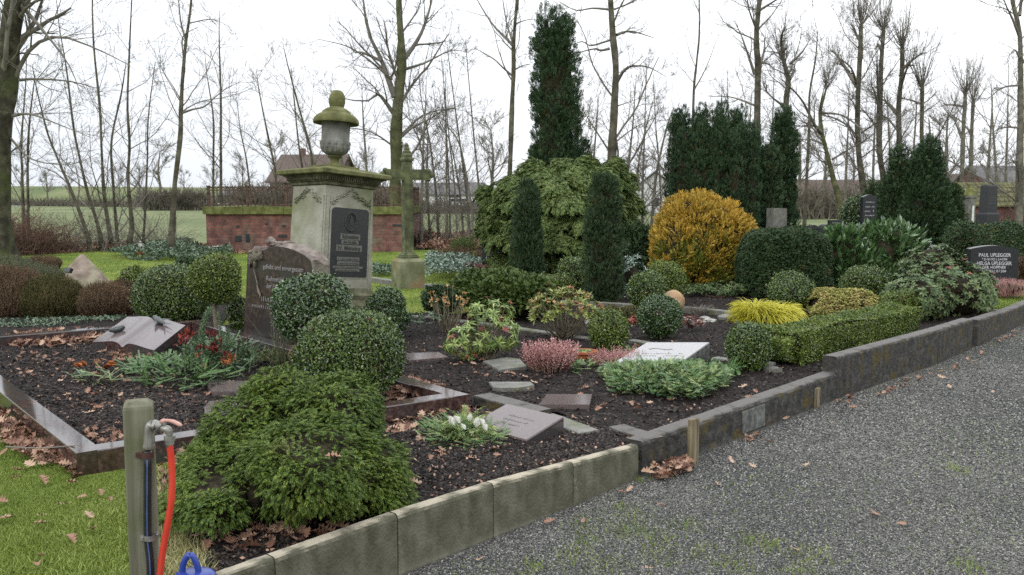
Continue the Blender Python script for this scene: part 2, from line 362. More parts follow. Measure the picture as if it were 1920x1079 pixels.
M['pale_rock'] = mat('pale_rock', [(.28, .27, .24), (.42, .41, .37)], .85, .2, scale=9, bump=.5, bscale=30)
M['cone'] = mat('cone', [(.09, .045, .025), (.22, .11, .06), (.34, .20, .12)], .8, .2, scale=30, island=.6)
M['orange_dry'] = mat('orange_dry', [(.30, .10, .035), (.50, .20, .08)], .7, .2, scale=20, island=.6)
M['lantern_red'] = mat('lantern_red', [(.45, .015, .012), (.60, .03, .02)], .25, .5, scale=20)
M['white_paint'] = mat('white_paint', [(.60, .60, .58), (.74, .74, .72)], .6, .3, scale=10)
M['plaster'] = mat('plaster', [(.62, .62, .60), (.74, .74, .72)], .9, .2, scale=2)
M['roof_brown'] = mat('roof_brown', [(.085, .065, .055), (.135, .10, .085)], .9, .2, scale=5)
M['roof_grey'] = mat('roof_grey', [(.10, .095, .09), (.16, .15, .145)], .9, .2, scale=5)
M['glass_dark'] = mat('glass_dark', [(.02, .025, .03), (.04, .045, .05)], .15, .5, scale=3)
M['far_brush'] = mat('far_brush', [(.08, .07, .055), (.13, .115, .09), (.18, .165, .13)], .95, .05, scale=.6, bump=.5, bscale=3)
M['road_grey'] = mat('road_grey', [(.35, .35, .35), (.5, .5, .5)], .9, .2, scale=2)
# brick
def brickmat():
    m = bpy.data.materials.new('brick'); m.use_nodes = True; t = m.node_tree; N = t.nodes; L = t.links
    b = N['Principled BSDF']; b.inputs['Roughness'].default_value = .9
    tcn = N.new('ShaderNodeTexCoord'); mp = N.new('ShaderNodeMapping'); mp.inputs['Rotation'].default_value = (R_(90), 0, 0)
    L.new(tcn.outputs['Object'], mp.inputs[0])
    br = N.new('ShaderNodeTexBrick'); L.new(mp.outputs[0], br.inputs['Vector'])
    br.inputs['Scale'].default_value = 4.0; br.inputs['Mortar Size'].default_value = .025; br.inputs['Brick Width'].default_value = 1.0; br.inputs['Row Height'].default_value = .32
    br.inputs['Color1'].default_value = (.175, .072, .054, 1); br.inputs['Color2'].default_value = (.12, .052, .042, 1); br.inputs['Mortar'].default_value = (.15, .12, .10, 1)
    br.inputs['Bias'].default_value = -.1; br.inputs['Mortar Smooth'].default_value = .3
    n = N.new('ShaderNodeTexNoise'); n.inputs['Scale'].default_value = 1.8; n.inputs['Detail'].default_value = 7; L.new(tcn.outputs['Object'], n.inputs[0])
    q = N.new('ShaderNodeMapRange'); q.inputs[1].default_value = .5; q.inputs[2].default_value = .68; L.new(n.outputs[0], q.inputs[0])
    x = N.new('ShaderNodeMixRGB'); L.new(q.outputs[0], x.inputs[0]); L.new(br.outputs[0], x.inputs[1]); x.inputs[2].default_value = (.14, .10, .075, 1)
    n4 = N.new('ShaderNodeTexNoise'); n4.inputs['Scale'].default_value = 5; n4.inputs['Detail'].default_value = 6; L.new(tcn.outputs['Object'], n4.inputs[0]); r4 = N.new('ShaderNodeMapRange'); r4.inputs[1].default_value = .3; r4.inputs[2].default_value = .7; r4.inputs[3].default_value = .6; r4.inputs[4].default_value = 1.7; L.new(n4.outputs[0], r4.inputs[0])
    v4 = N.new('ShaderNodeVectorMath'); v4.operation = 'SCALE'; L.new(x.outputs[0], v4.inputs[0]); L.new(r4.outputs[0], v4.inputs['Scale']); L.new(v4.outputs[0], b.inputs['Base Color'])
    bp = N.new('ShaderNodeBump'); bp.inputs['Distance'].default_value = .02; L.new(br.outputs['Fac'], bp.inputs['Height']); bp.invert = True; L.new(bp.outputs[0], b.inputs['Normal'])
    return m
M['brick'] = brickmat()
def groundmat(name, kind):
    m = bpy.data.materials.new(name); m.use_nodes = True; t = m.node_tree; N = t.nodes; L = t.links
    b = N['Principled BSDF']; b.inputs['Roughness'].default_value = .9; b.inputs['Specular IOR Level'].default_value = .15
    tcn = N.new('ShaderNodeTexCoord')
    def noise(s, d=6):
        n = N.new('ShaderNodeTexNoise'); n.inputs['Scale'].default_value = s; n.inputs['Detail'].default_value = d; L.new(tcn.outputs['Object'], n.inputs[0]); return n.outputs[0]
    def ramp(f, cs, ps):
        r = N.new('ShaderNodeValToRGB'); e = r.color_ramp.elements
        while len(e) < len(cs): e.new(.5)
        for i in range(len(cs)): e[i].position = ps[i]; e[i].color = (*cs[i], 1)
        L.new(f, r.inputs[0]); return r.outputs[0]
    def mixc(f, a, c, kind='MIX'):
        x = N.new('ShaderNodeMixRGB'); x.blend_type = kind
        if isinstance(f, float): x.inputs[0].default_value = f
        else: L.new(f, x.inputs[0])
        L.new(a, x.inputs[1]); L.new(c, x.inputs[2]); return x.outputs[0]
    bp = N.new('ShaderNodeBump')
    if kind == 'gravel':
        vo = N.new('ShaderNodeTexVoronoi'); vo.inputs['Scale'].default_value = 150; L.new(tcn.outputs['Object'], vo.inputs[0])
        sp = N.new('ShaderNodeSeparateColor'); L.new(vo.outputs['Color'], sp.inputs[0])
        c = ramp(sp.outputs[0], [(.034, .035, .034), (.108, .108, .101), (.20, .196, .178), (.35, .335, .30)], [0, .45, .8, 1])
        lar = ramp(noise(.6, 7), [(.60, .60, .62), (1.12, 1.10, 1.05)], [.38, .62])
        c = mixc(1.0, c, lar, 'MULTIPLY')
        gr = ramp(noise(1.3, 8), [(0, 0, 0), (1, 1, 1)], [.62, .78])
        g2 = ramp(noise(30, 3), [(.05, .08, .02), (.13, .17, .05)], [.4, .6])
        x = N.new('ShaderNodeSeparateColor'); L.new(gr, x.inputs[0])
        mu = N.new('ShaderNodeMath'); mu.operation = 'MULTIPLY'; mu.inputs[1].default_value = .22; L.new(x.outputs[0], mu.inputs[0])
        c = mixc(mu.outputs[0], c, g2)
        L.new(vo.outputs['Distance'], bp.inputs['Height']); bp.invert = True; bp.inputs['Distance'].default_value = .012; bp.inputs['Strength'].default_value = .9
        L.new(bp.outputs[0], b.inputs['Normal'])
    elif kind == 'lawn':
        c = ramp(noise(1.2, 8), [(.09, .145, .024), (.175, .235, .035), (.28, .32, .065)], [.32, .5, .68])
        f = ramp(noise(60, 4), [(.6, .6, .6), (1.1, 1.1, 1.1)], [.3, .7]); c = mixc(1.0, c, f, 'MULTIPLY')
        L.new(noise(120, 4), bp.inputs['Height']); bp.inputs['Distance'].default_value = .02; L.new(bp.outputs[0], b.inputs['Normal'])
    else:
        c = ramp(noise(.09, 8), [(.11, .14, .060), (.15, .175, .075), (.20, .21, .105)], [.35, .5, .68])
        f = ramp(noise(6, 6), [(.7, .7, .7), (1.1, 1.1, 1.1)], [.3, .7]); c = mixc(1.0, c, f, 'MULTIPLY')
    L.new(c, b.inputs['Base Color'])
    return m
M['gravel'] = groundmat('gravel', 'gravel'); M['lawn'] = groundmat('lawn', 'lawn'); M['field'] = groundmat('field', 'field')
M['stones'] = mat('stones', [(.020, .021, .021), (.108, .108, .100), (.215, .208, .188), (.42, .40, .355)], .7, .35, scale=40, island=.95, ramp=[.26, .5, .66, .76])
M['shade_core'] = mat('shade_core', [(.018, .015, .010), (.035, .030, .018), (.06, .05, .03)], .95, .1, scale=30, bump=1.0, bscale=60)  # dark brown of the plant cores, standing in for shade between leaves
# thin winter air
def add_haze(dens=.0008):
    V, F = box((0, 120, 28), (900, 560, 60)); mb = MB(); V[:, 2] = np.where(V[:, 2] > 0, 60.0, -1.2); mb.add(V, F)
    m = bpy.data.materials.new('haze'); m.use_nodes = True; t = m.node_tree; t.nodes.clear(); o = t.nodes.new('ShaderNodeOutputMaterial'); v = t.nodes.new('ShaderNodeVolumePrincipled'); v.inputs['Density'].default_value = dens; v.inputs['Color'].default_value = (.93, .95, 1, 1); v.inputs['Anisotropy'].default_value = 0
    t.links.new(v.outputs[0], o.inputs['Volume']); tag(mb.build('haze', m), kind='stuff')
# ================================================================ SETTING
K0 = at(1203, 893, 0)[:2]; K1 = at(1567, 749, 0)[:2]; K2 = at(1757, 683, 0)[:2]; K3 = at(1920, 606, 0)[:2]
KF = K3 + (K3 - K2) / np.linalg.norm(K3 - K2) * 1600
C_px = [(380, 1079, .25), (515, 1046, .25), (745, 965, .25), (925, 908, .243), (1075, 868, .222), (1198, 835, .19)]
CK = [at(*p) for p in C_px]
CK[0] = CK[1] + (CK[1] - CK[2]) / np.linalg.norm(CK[1] - CK[2]) * .56
CB = CK[0][:2] - (CK[2][:2] - CK[1][:2]) / np.linalg.norm(CK[2][:2] - CK[1][:2]) * .02
CBB = CB - np.array([.70, .74]) * 60
def off(p, q, d):  # shift of p perpendicular to pq, to the left
    t = np.array(q)[:2] - np.array(p)[:2]; t = t / np.linalg.norm(t); return np.array(p)[:2] + np.array([-t[1], t[0]]) * d
inner = [off(CB, CK[1], .03), off(CK[5], K1, .03), off(K1, K2, .03), off(K2, K3, .03), off(K3, KF, .03), off(KF, KF + (KF - K3), .03)]
lb = [CBB] + inner
poly = lb + [np.array([KF[0] * .3, 2600.]), np.array([-2200., 2600.]), np.array([-2200., CBB[1]])]
V = np.array([(p[0], p[1], .08) for p in poly]); mb = MB(); mb.add(V, [list(range(len(V)))])
tag(mb.build('field', M['field']), kind='structure')
# gravel path: right of the kerbs
po = [CBB] + [CB, CK[5][:2], K1, K2, K3, KF]
right = [p + np.array([.745, -.667]) * 5.0 for p in (KF, K3, K1, CB, CBB)]
g0 = po + right
mb = MB(); mb.add(np.array([(p[0], p[1], 0.0) for p in g0]), [list(range(len(g0)))])
tag(mb.build('gravel_path', M['gravel']), kind='structure')
far_r = [CBB + np.array([.745, -.667]) * 5, CB + np.array([.745, -.667]) * 5, K3 + np.array([.745, -.667]) * 5, KF + np.array([.745, -.667]) * 5, np.array([2400., -60.]), np.array([2400., -900.]), np.array([-30., -900.])]
mb = MB(); mb.add(np.array([(p[0], p[1], -.01) for p in far_r]), [list(range(len(far_r)))])
tag(mb.build('verge', M['lawn']), kind='structure')
# lawn
k24 = K3 + (KF - K3) / np.linalg.norm(KF - K3) * ((24 - K3[1]) / ((KF - K3) / np.linalg.norm(KF - K3))[1])
ll = [off(CB, CK[1], .04) - np.array([.70, .74]) * 20, off(CB, CK[1], .04), off(CK[5], K1, .05), off(K1, K2, .05), off(K2, K3, .05), off(K3, KF, .05), off(k24, KF, .05), np.array([-42., 24.5]), np.array([-42., -16.])]
V, F = sheet(ll, .135, .5, .006, 1.5, 3); mb = MB(); mb.add(V, F, True)
tag(mb.build('lawn', M['lawn']), kind='structure')
# dike on the horizon, lane in front of it
xs = np.linspace(-420, 160, 60); row = []
for a, z in ((245, .0), (262, 1), (280, 1), (320, .0)):
    row.append([(x, a + 6 * math.sin(x * .01), .05 if z == 0 else 4.4 + .25 * math.sin(x * .03) - 2.2 * max(0, (x + 60) / 220)) for x in xs])
mb = MB(); r = np.array(row); n = len(xs)
mb.add(r.reshape(-1, 3), [np.array([[i * n + j, i * n + j + 1, (i + 1) * n + j + 1, (i + 1) * n + j] for i in range(3) for j in range(n - 1)])], True)
tag(mb.build('dike', M['field']), kind='structure')
mb = MB(); mb.add(*box((-60, 150, .12), (420, 3.2, .04))); tag(mb.build('lane', M['road_grey']), kind='structure')

# granite plot frame --------------------------------------------------
GA = at(143, 851, .26); GB = at(880, 740, .26)
e1 = (GB - GA)[:2]; LAB = np.linalg.norm(e1); e1 /= LAB
e2 = np.array([-.638, .770]); e2 /= np.linalg.norm(e2)
LL = 4.75
def gp(a, b, z=.26): p = GA[:2] + e1 * a + e2 * b; return np.array([p[0], p[1], z])
root = thing('granite_border', 'polished reddish brown granite frame around the mulched family plot', 'grave border', gp(0, 0, .1))
def bar(a0, b0, a1, b1, w, name='border_bar'):
    mb = MB(); kerb(mb, gp(a0, b0), gp(a1, b1), w, .262, .262, .05, 1, 4, .0004, .004, 1); return mb.build(name, M['red_granite'], root)
w = .125
bar(.10, 0, LAB - .10, 0, w)
bar(LAB, 0.0, LAB, LL, w); bar(LAB - .12, LL, .12, LL, w); bar(0, LL, 0, 0.0, w)
# the two front corner blocks are cut by joints: thin dark seams
for a in (.098, LAB - .102):
    mb = MB(); p0 = gp(a, -.0015); p1 = gp(a, w)
    kerb(mb, p0, p0 + np.append(e1 * .005, 0), .001, .2635, .2635, .05, -1, 2, 0, .0001)
# soil beds -------------------------------------------------------
def bed(poly, z, step, seed, amp=.012, name='soil_bed'):
    V, F = sheet(poly, z, step, amp, 6.0, seed); mb = MB(); mb.add(V, F, True)
    return tag(mb.build(name, M['soil']), kind='structure')
bed1 = [gp(w - .01, w - .01), gp(LAB - w + .01, w - .01), gp(LAB - w + .01, LL - w + .01), gp(w - .01, LL - w + .01)]
bed(bed1, .175, .055, 11, .016)
ci = [off(CK[i], CK[i + 1], .05) for i in range(5)] + [off(CK[4], CK[5], .05) + (CK[5] - CK[4])[:2]]
ci = [np.array(x)[:2] for x in ci]
lf = at(345, 1000)[:2]
bed2 = [ci[0] + np.array([.25, .3])] + ci[1:] + [at(1130, 803)[:2], at(1015, 768)[:2], gp(LAB + .01, .0), gp(LAB - .05, -.002), gp(.75, -.002), at(300, 905)[:2], lf]
bed(bed2, .165, .05, 12, .012)
gr = [gp(LAB + .002, .05), gp(LAB + .002, 1.0), gp(LAB + .002, 2.4), gp(LAB + .002, LL)]
bed3 = [at(1000, 768)[:2], at(1135, 806)[:2], off(K0, K1, .10), off(K1, K2, .1) + np.array([.0, 0]), off(K2, K3, .10), at(1850, 590)[:2], at(1800, 540)[:2], at(1500, 500)[:2], at(1200, 497)[:2], at(1000, 548)[:2], at(870, 592)[:2], at(690, 586)[:2], gp(LAB + .9, 3.6), gp(LAB + .3, LL + .2)] + gr[::-1]
bed(bed3, .165, .07, 13, .014)
bed4 = [at(-40, 628)[:2] + e2 * .05, gp(-.05, LL + .01)[:2], gp(LAB, LL + .01)[:2], gp(LAB + .3, LL + .2)[:2], at(455, 570)[:2], at(230, 540)[:2], at(60, 525)[:2], at(-80, 530)[:2]]
bed(bed4, .16, .12, 14, .012)
bed(  [at(1905, 470)[:2], at(1750, 440)[:2], at(1450, 436)[:2], at(1230, 440)[:2], at(880, 455)[:2], at(930, 520)[:2], at(1000, 549)[:2], at(1200, 498)[:2], at(1500, 501)[:2], at(1790, 538)[:2], at(1905, 535)[:2]], .16, .35, 15, .012)
# bark mulch / crumbs on the beds, uncountable
def oct_tpl():
    V = np.array([[1, 0, 0], [-1, 0, 0], [0, 1, 0], [0, -1, 0], [0, 0, 1], [0, 0, -1]], float)
    F = [[0, 2, 4], [2, 1, 4], [1, 3, 4], [3, 0, 4], [2, 0, 5], [1, 2, 5], [3, 1, 5], [0, 3, 5]]
    return V, np.array(F)
def rand_rot(n, rng):
    q = rng.normal(size=(n, 4)); q /= np.linalg.norm(q, axis=1, keepdims=True); w_, x, y, z = q.T
    return np.stack([1 - 2 * (y * y + z * z), 2 * (x * y - z * w_), 2 * (x * z + y * w_), 2 * (x * y + z * w_), 1 - 2 * (x * x + z * z), 2 * (y * z - x * w_), 2 * (x * z - y * w_), 2 * (y * z + x * w_), 1 - 2 * (x * x + y * y)], 1).reshape(-1, 3, 3)
def scat(tV, tF, P, R, S):
    S = np.asarray(S, float); S = np.full(len(P), float(S)) if S.ndim == 0 else S
    if S.ndim == 1: S = S[:, None].repeat(3, 1)
    X = tV[None] * S[:, None, :]
    V = np.einsum('nij,nvj->nvi', R, X) + np.asarray(P)[:, None]
    n, k = V.shape[:2]
    Fs = [(f[None] + (np.arange(n) * k)[:, None, None]).reshape(-1, f.shape[1]) for f in (tF if isinstance(tF, list) else [tF])]
    return V.reshape(-1, 3), Fs
def crumbs(poly, n, z, amp, seed, smin, smax, name='bark_mulch', m='chips', flat=.45, zero=False):
    rng = np.random.RandomState(seed); P2 = rand_in_poly(poly, n * 3, rng)
    # keep more of them near the camera
    d = np.linalg.norm(P2, axis=1); P2 = P2[rng.rand(len(P2)) < np.clip((5.0 / d) ** 1.5, .05, 1)][:n]
    P = np.append(P2, np.zeros((len(P2), 1)), 1)
    if not zero: P[:, 2] = z + hfun(P, amp, 6.0, seed0[seed])
    tV, tF = oct_tpl(); s = rng.uniform(smin, smax, len(P)) ; S = np.stack([s * rng.uniform(.8, 2.2, len(P)), s, s * flat * rng.uniform(.6, 1.3, len(P))], 1)
    V, F = scat(tV, tF, P, tilt_rot(len(P), rng, .5), S)
    mb = MB(); mb.add(V, F); return tag(mb.build(name, M[m]), kind='stuff')
def tilt_rot(n, rng, a):
    z = nrm(np.stack([rng.normal(0, a, n), rng.normal(0, a, n), np.ones(n)], 1)); t = rng.uniform(0, 6.283, n)
    y = np.stack([np.cos(t), np.sin(t), np.zeros(n)], 1); x = nrm(np.cross(y, z)); y = np.cross(z, x)
    return np.stack([x, y, z], -1)
seed0 = {11: 11, 12: 12, 13: 13}
crumbs(bed1, 30000, .176, .016, 11, .004, .013)
crumbs(bed2, 26000, .166, .012, 12, .003, .011)
crumbs(bed3, 36000, .166, .014, 13, .004, .014)
for bd_, sd_ in ((bed1, 11), (bed2, 12), (bed3, 13)): crumbs(bd_, 1300, .18, .014, sd_, .003, .009, 'plant_debris', 'dead_leaf', .15)
# gravel stones near the camera
rng = np.random.RandomState(5)
gpoly = [CB + np.array([.02, -.02]), CK[5][:2] + np.array([.02, -.01]), K1 + np.array([.02, -.02]), K2 + np.array([.02, -.02]), K3, K3 + np.array([2.4, -1.2]), np.array([4.5, 4.0]), np.array([2.6, 2.2]), np.array([-.2, 1.8])]
P2 = rand_in_poly(gpoly, 420000, rng); d = np.linalg.norm(P2, axis=1)
P2 = P2[(rng.rand(len(P2)) < np.clip((4.0 / d) ** 2.2, .03, 1))][:190000]
s = rng.uniform(.0025, .0058, len(P2)) * np.clip(np.linalg.norm(P2, axis=1) / 5, .9, 1.4)
S = np.stack([s * rng.uniform(.9, 1.6, len(s)), s, s * rng.uniform(.5, .9, len(s))], 1)
tV, tF = oct_tpl(); V, F = scat(tV, tF, np.append(P2, s[:, None] * .45, 1), tilt_rot(len(s), rng, .5), S)
mb = MB(); mb.add(V, F); tag(mb.build('gravel_stones', M['stones']), kind='stuff')

# kerbs towards the path ---------------------------------------------
for i in range(5):
    mb = MB(); a, b = CK[i], CK[i + 1]; t = nrm(b - a)
    kerb(mb, a + t * .003, b - t * .003, .062, a[2], b[2], -.1, 1, 24, .0012, .012, i)
    o = mb.build('concrete_kerb', M['concrete_kerb'], org=(a + b) / 2 * np.array([1, 1, 0]))
    tag(o, ['mossy pale concrete kerb slab at the tap post end of the row', 'pale concrete kerb slab beneath the front edge of the cypress mound, second from the tap post', 'pale concrete kerb slab with leaf litter right of the cypress mound', 'pale concrete kerb slab below the small brown granite memorial', 'pale concrete kerb slab butting against the dark stone corner'][i], 'kerb', 'concrete kerb slabs along the gravel path')
def dkerb(p0, p1, h0, h1, label, seed, w=.12):
    mb = MB(); kerb(mb, p0, p1, w, h0, h1, -.1, 1, 30, .0022, .014, seed)
    return tag(mb.build('stone_kerb', M['dark_kerb'], org=(p0[0], p0[1], 0)), label, 'kerb', 'dark stone kerbs along the gravel path')
u01 = nrm(K1 - K0)
dkerb(K0 + u01 * .005, K1 - u01 * .003, .195, .205, 'long dark weathered stone kerb with a pale cement patch on its face', 51)
dkerb(K1, K2 - nrm(K2 - K1) * .004, .33, .325, 'tall dark stone kerb stepping up beside the low box hedge', 52)
Km = at(1822, 654, 0)[:2]; Kn = at(1832, 650, 0)[:2]; Ko = at(1878, 628, 0)[:2]
dkerb(K2 + nrm(K2 - K1) * .006, Km, .325, .31, 'short dark stone kerb with a broken right end beneath the rhododendron', 53)
dkerb(Kn, Ko - nrm(K3 - K2) * .004, .28, .26, 'dark stone kerb with a mossy chipped top right of the broken joint', 54)
dkerb(Ko, K3 + nrm(K3 - K2) * 1.6, .25, .24, 'farthest dark stone kerb running out of the picture on the right', 55)
# grave-dividing kerbs lying between the plots
def strip(pts, w, z, h, label, cat='kerb', name='edging_stone', m='grey_stone', n=8, seed=0, grp='flat stone edgings between the graves', jit=.003):
    a = at(*pts[0], z); b = at(*pts[1], z)
    mb = MB(); kerb(mb, a, b, w, z, z, z - h, 1, n, jit, .006, seed)
    return tag(mb.build(name, M[m], org=(a[0], a[1], z - h)), label, cat, grp)
strip([(1140, 801), (1214, 825)], .13, .19, .14, 'short dark kerb return at the corner beside the concrete slab', m='dark_kerb', seed=3)
strip([(888, 742), (1000, 773)], .15, .225, .12, 'dark edging stone continuing from the granite frame corner', m='dark_kerb', seed=4)
strip([(1000, 780), (1085, 812)], .15, .19, .06, 'greenish edging stone beside the brown granite memorial', seed=5)
for i, (a, b, l) in enumerate([((770, 592), (870, 603), 'pale edging stone behind the dark mulch left of the azalea'), ((872, 603), (945, 612), 'pale edging stone behind the pieris'), ((948, 613), (1108, 636), 'long pale edging stone behind the pink skimmia'), ((1178, 638), (1225, 646), 'pale edging stone left of the light granite memorial'), ((1335, 671), (1380, 678), 'pale edging stone between memorial and box ball'), ((1432, 688), (1450, 692), 'pale edging stone right of the front box ball')]):
    strip([a, b], .10, .185, .08, l, seed=20 + i)
for i, (a, b, l) in enumerate([((1030, 563), (1290, 577), 'long low edging stone behind the sandstone ball'), ((1290, 577), (1400, 588), 'low edging stone behind the dead grass tuft'), ((1505, 600), (1560, 607), 'low edging stone right of the yellow thread cypress'), ((690, 520), (735, 527), 'low edging stone left of the iron cross base'), ((795, 533), (905, 540), 'low edging stone right of the iron cross base'), ((1800, 578), (1880, 583), 'thin dark edging stone at the right lawn patch')]):
    strip([a, b], .12, .22, .12, l, seed=30 + i, m='grey_stone' if i < 5 else 'dark_kerb')
# moss cushion in the step of the kerb
mb = MB(); c = at(1562, 694, .205); mb.add(*uvsphere(c + np.array([-.02, .04, -.005]), (.06, .05, .028), 14, 8, .25, 4, 60), True)
tag(mb.build('moss_cushion', M['box_leaf_olive'], org=c), 'bright green moss cushion in the step of the stone kerb', 'moss')
# cement patch and stakes
def facept(u, v, off_=.0): # point on the kerb face plane K0-K1
    d = ray(u, v); nrm_ = np.array([-(K1 - K0)[1], (K1 - K0)[0]]); t = (nrm_ @ K0) / (nrm_ @ d[:2]); p = d * t; return np.array([p[0], p[1], p[2] + CAMH])
q = [facept(1391, 816), facept(1432, 797), facept(1432, 758), facept(1391, 773)]
q[0][2] = max(q[0][2], .02); nn = np.append(-np.array([-u01[1], u01[0]]), 0)
mb = MB(); mb.add(*hexa([p + nn * .010 for p in q], [p - nn * .01 for p in q]))
tag(mb.build('cement_patch', M['plaque_side'], org=q[0]), 'rough pale cement plate set on the dark kerb face', 'plate')
for (u, v0, v1, w_, l) in [(1299, 786, 873, .055, 'split wooden stake with a dark crack in front of the dark kerb'), (1530, 728, 764, .05, 'short wooden stake at the kerb near the box hedge')]:
    p = at(u, v1, 0); z = zat(v0, p[1]); mb = MB(); a = math.atan2(u01[1], u01[0])
    for k, (ox, ww) in enumerate([(-.012, w_ * .68), (w_ * .40, w_ * .28)]):
        V, F = box((p[0] + u01[0] * ox, p[1] + u01[1] * ox, z / 2 - .05 - .004 * k), (ww, w_ * .7, z + .1), a); V[:, 2] += (V[:, 2] > 0) * np.array([0, .004, -.006, .003, 0, .006, -.003, .002]); mb.add(V, F)
    tag(mb.build('wooden_stake', M['stake_wood'], org=p), l, 'stake', 'wooden stakes before the dark kerb')

# ================================================================ BUILDINGS
def rot2(p, a): return np.array([p[0] * math.cos(a) - p[1] * math.sin(a), p[0] * math.sin(a) + p[1] * math.cos(a)])
def house(label, cx, cy, rz, L, Wd, hw, hr, roof='roof_brown', wall='plaster', wins=(), chim=None, over=.3, cat='house'):
    t = thing('house', label, cat, (cx, cy, .1), 'houses beyond the trees'); 
    def W3(x, y, z): q_ = rot2((x, y), rz); return (cx + q_[0], cy + q_[1], .1 + z)
    mb = MB(); l, w2 = L / 2, Wd / 2
    V = [W3(-l, -w2, 0), W3(l, -w2, 0), W3(l, w2, 0), W3(-l, w2, 0), W3(-l, -w2, hw), W3(l, -w2, hw), W3(l, w2, hw), W3(-l, w2, hw), W3(-l, 0, hr - .1), W3(l, 0, hr - .1)]
    mb.add(V, [[0, 1, 5, 4], [2, 3, 7, 6], [1, 2, 6, 9, 5], [3, 0, 4, 8, 7]]); mb.build('wall', M[wall], t)
    mb = MB(); s = (hr - hw) / w2
    for sg in (-1, 1):
        e = w2 + over; ze = hw - s * over
        b_ = [W3(-l - over, sg * e, ze), W3(l + over, sg * e, ze), W3(l + over, 0, hr), W3(-l - over, 0, hr)]
        tp = [(x, y, z + .15) for x, y, z in b_]
        if sg > 0: b_, tp = b_[::-1], tp[::-1]
        mb.add(*hexa(b_, tp))
    rf = mb.build('roof', M[roof], t)
    if chim is not None:
        mb = MB(); p = W3(chim, 0, hr + .3); mb.add(*box(p, (.5, .5, .8), rz)); mb.build('chimney', M['brick'], rf)
    for (face, x, z, ww, hh) in wins:
        mb = MB(); mf = MB()
        if face == 'f': p = W3(x, -w2 - .02, z); mb.add(*box(p, (ww, .06, hh), rz)); p2 = W3(x, -w2 - .01, z); mf.add(*box(p2, (ww + .2, .05, hh + .2), rz))
        else:
            sg = 1 if face == 'r' else -1
            p = W3(sg * (l + .02), x, z); mb.add(*box(p, (.06, ww, hh), rz)); mf.add(*box(W3(sg * (l + .01), x, z), (.05, ww + .2, hh + .2), rz))
        f = mf.build('window', M['white_paint'], t); mb.build('pane', M['glass_dark'], f)
    return t
def hx(u, Y): return xat(u, 370, Y)
house('house with a steep brown roof behind the stone urn', hx(592, 85), 85, R_(-8), 6.0, 7, 2.9, 5.25, chim=-1.2, wall='roof_brown', wins=(('f', -2, 1.7, 1.0, 1.1), ('f', 1.6, 1.7, 1.0, 1.1)))
house('white gabled house seen between spreading conifer and golden thuja', hx(1230, 88), 88, R_(80), 8, 5.2, 1.7, 3.75, roof='roof_grey', wins=(('l', 0, 1.0, .7, .8), ('f', -2, .8, .9, .9)))
house('long low house with a brown roof behind the leaning lime', hx(1640, 90), 90, R_(4), 18, 8, 1.2, 3.0, wall='brick')
house('house with a brown hipped roof behind the paired pollards', hx(1800, 75), 75, R_(-20), 8, 7, 1.6, 3.2, wall='brick', chim=-3)
house('grey roofed house on the far right behind the tall lime', hx(1900, 70), 70, R_(5), 7, 6, 2.0, 3.7, roof='roof_grey', wall='brick')
house('small white bungalow far across the field behind the iron railing', hx(490, 120), 120, R_(3), 9, 7, 1.7, 2.5, roof='roof_grey', wins=(('f', -4, 1.2, 1.4, 1.0), ('f', 2, 1.2, 1.4, 1.0)))
house('white bungalow far across the field behind the thin stems', hx(835, 120), 120, R_(-8), 10, 7, 1.8, 3.2, roof='roof_grey', wins=(('f', -3, 1.2, 1.2, 1.0), ('f', 2, 1.2, 1.2, 1.0)))
# parked vans across the field
for i, (u, Y, c_, l) in enumerate([(862, 100, 'white_paint', 'white car parked beyond the field behind the stems')]):
    x = hx(u, Y); h = 1.35; t = thing('parked_car', l, 'car', (x, Y, .14))
    prof = [(-2.1, .35), (-2.1, h * .6), (-1.5, h * .66), (-1.1, h), (1.1, h), (1.7, h * .62), (2.1, .35)]
    Rg = [[(x + a, Y + s * b, .14 + z) for a, z in prof] for s, b in ((-1, .8), (1, .8))]
    mb = MB(); V = np.array(Rg).reshape(-1, 3); n = len(prof); mb.add(V, [list(range(n)), list(range(n, 2 * n))[::-1]] + [[k, k + n, (k + 1) % n + n, (k + 1) % n] for k in range(n)]); mb.build('body', M[c_], t)
    for sx in (-1.3, 1.3):
        mb = MB(); Rg = np.array([[(x + sx + .33 * math.cos(a), Y + s, .14 + .33 + .33 * math.sin(a)) for a in np.arange(12) * math.pi / 6] for s in (-.83, .83)]); mb.add(*rings(Rg)); mb.build('wheel', M['pipe_black'], t)
    mb = MB(); mb.add(*box((x, Y - .81, .14 + h * .8), (1.9, .03, h * .22))); mb.build('window', M['glass_dark'], t)

# brick enclosure with railing ----------------------------------------
YW = 23.5; xl = xat(388, 465, YW); xr = xat(757, 462, YW); zt = zat(402, YW); zc = zat(388, YW); zf = zat(350, YW)
t = thing('brick_enclosure', 'old red brick burial enclosure with a mossy coping and rusty iron railing', 'enclosure', ((xl + xr) / 2, YW, .1))
dp = 4.2
mb = MB(); mb.add(*box(((xl + xr) / 2, YW + .18, (zt + .0) / 2), (xr - xl, .36, zt)))
mb.add(*box((xl + .18, YW + .36 + dp / 2, zt / 2), (.36, dp, zt))); mb.add(*box((xr - .18, YW + .36 + dp / 2, zt / 2), (.36, dp, zt)))
rng = np.random.RandomState(8)
mb.build('brick_wall', M['brick'], t)
mb = MB()   # dark plates on the wall face, painted shade of broken-out bricks
for u, v, a, b in [(447, 448, .17, .16), (465, 447, .1, .22), (446, 425, .08, .05), (530, 443, .22, .07), (500, 420, .08, .05), (745, 423, .24, .06), (532, 424, .10, .05)]:
    p = atd(u, v, YW); mb = MB(); mb.add(*box((p[0], YW - .002, p[2]), (a, .02, b))); mb.build('gap_shade', M['glass_dark'], t)
mb = MB(); n = 5
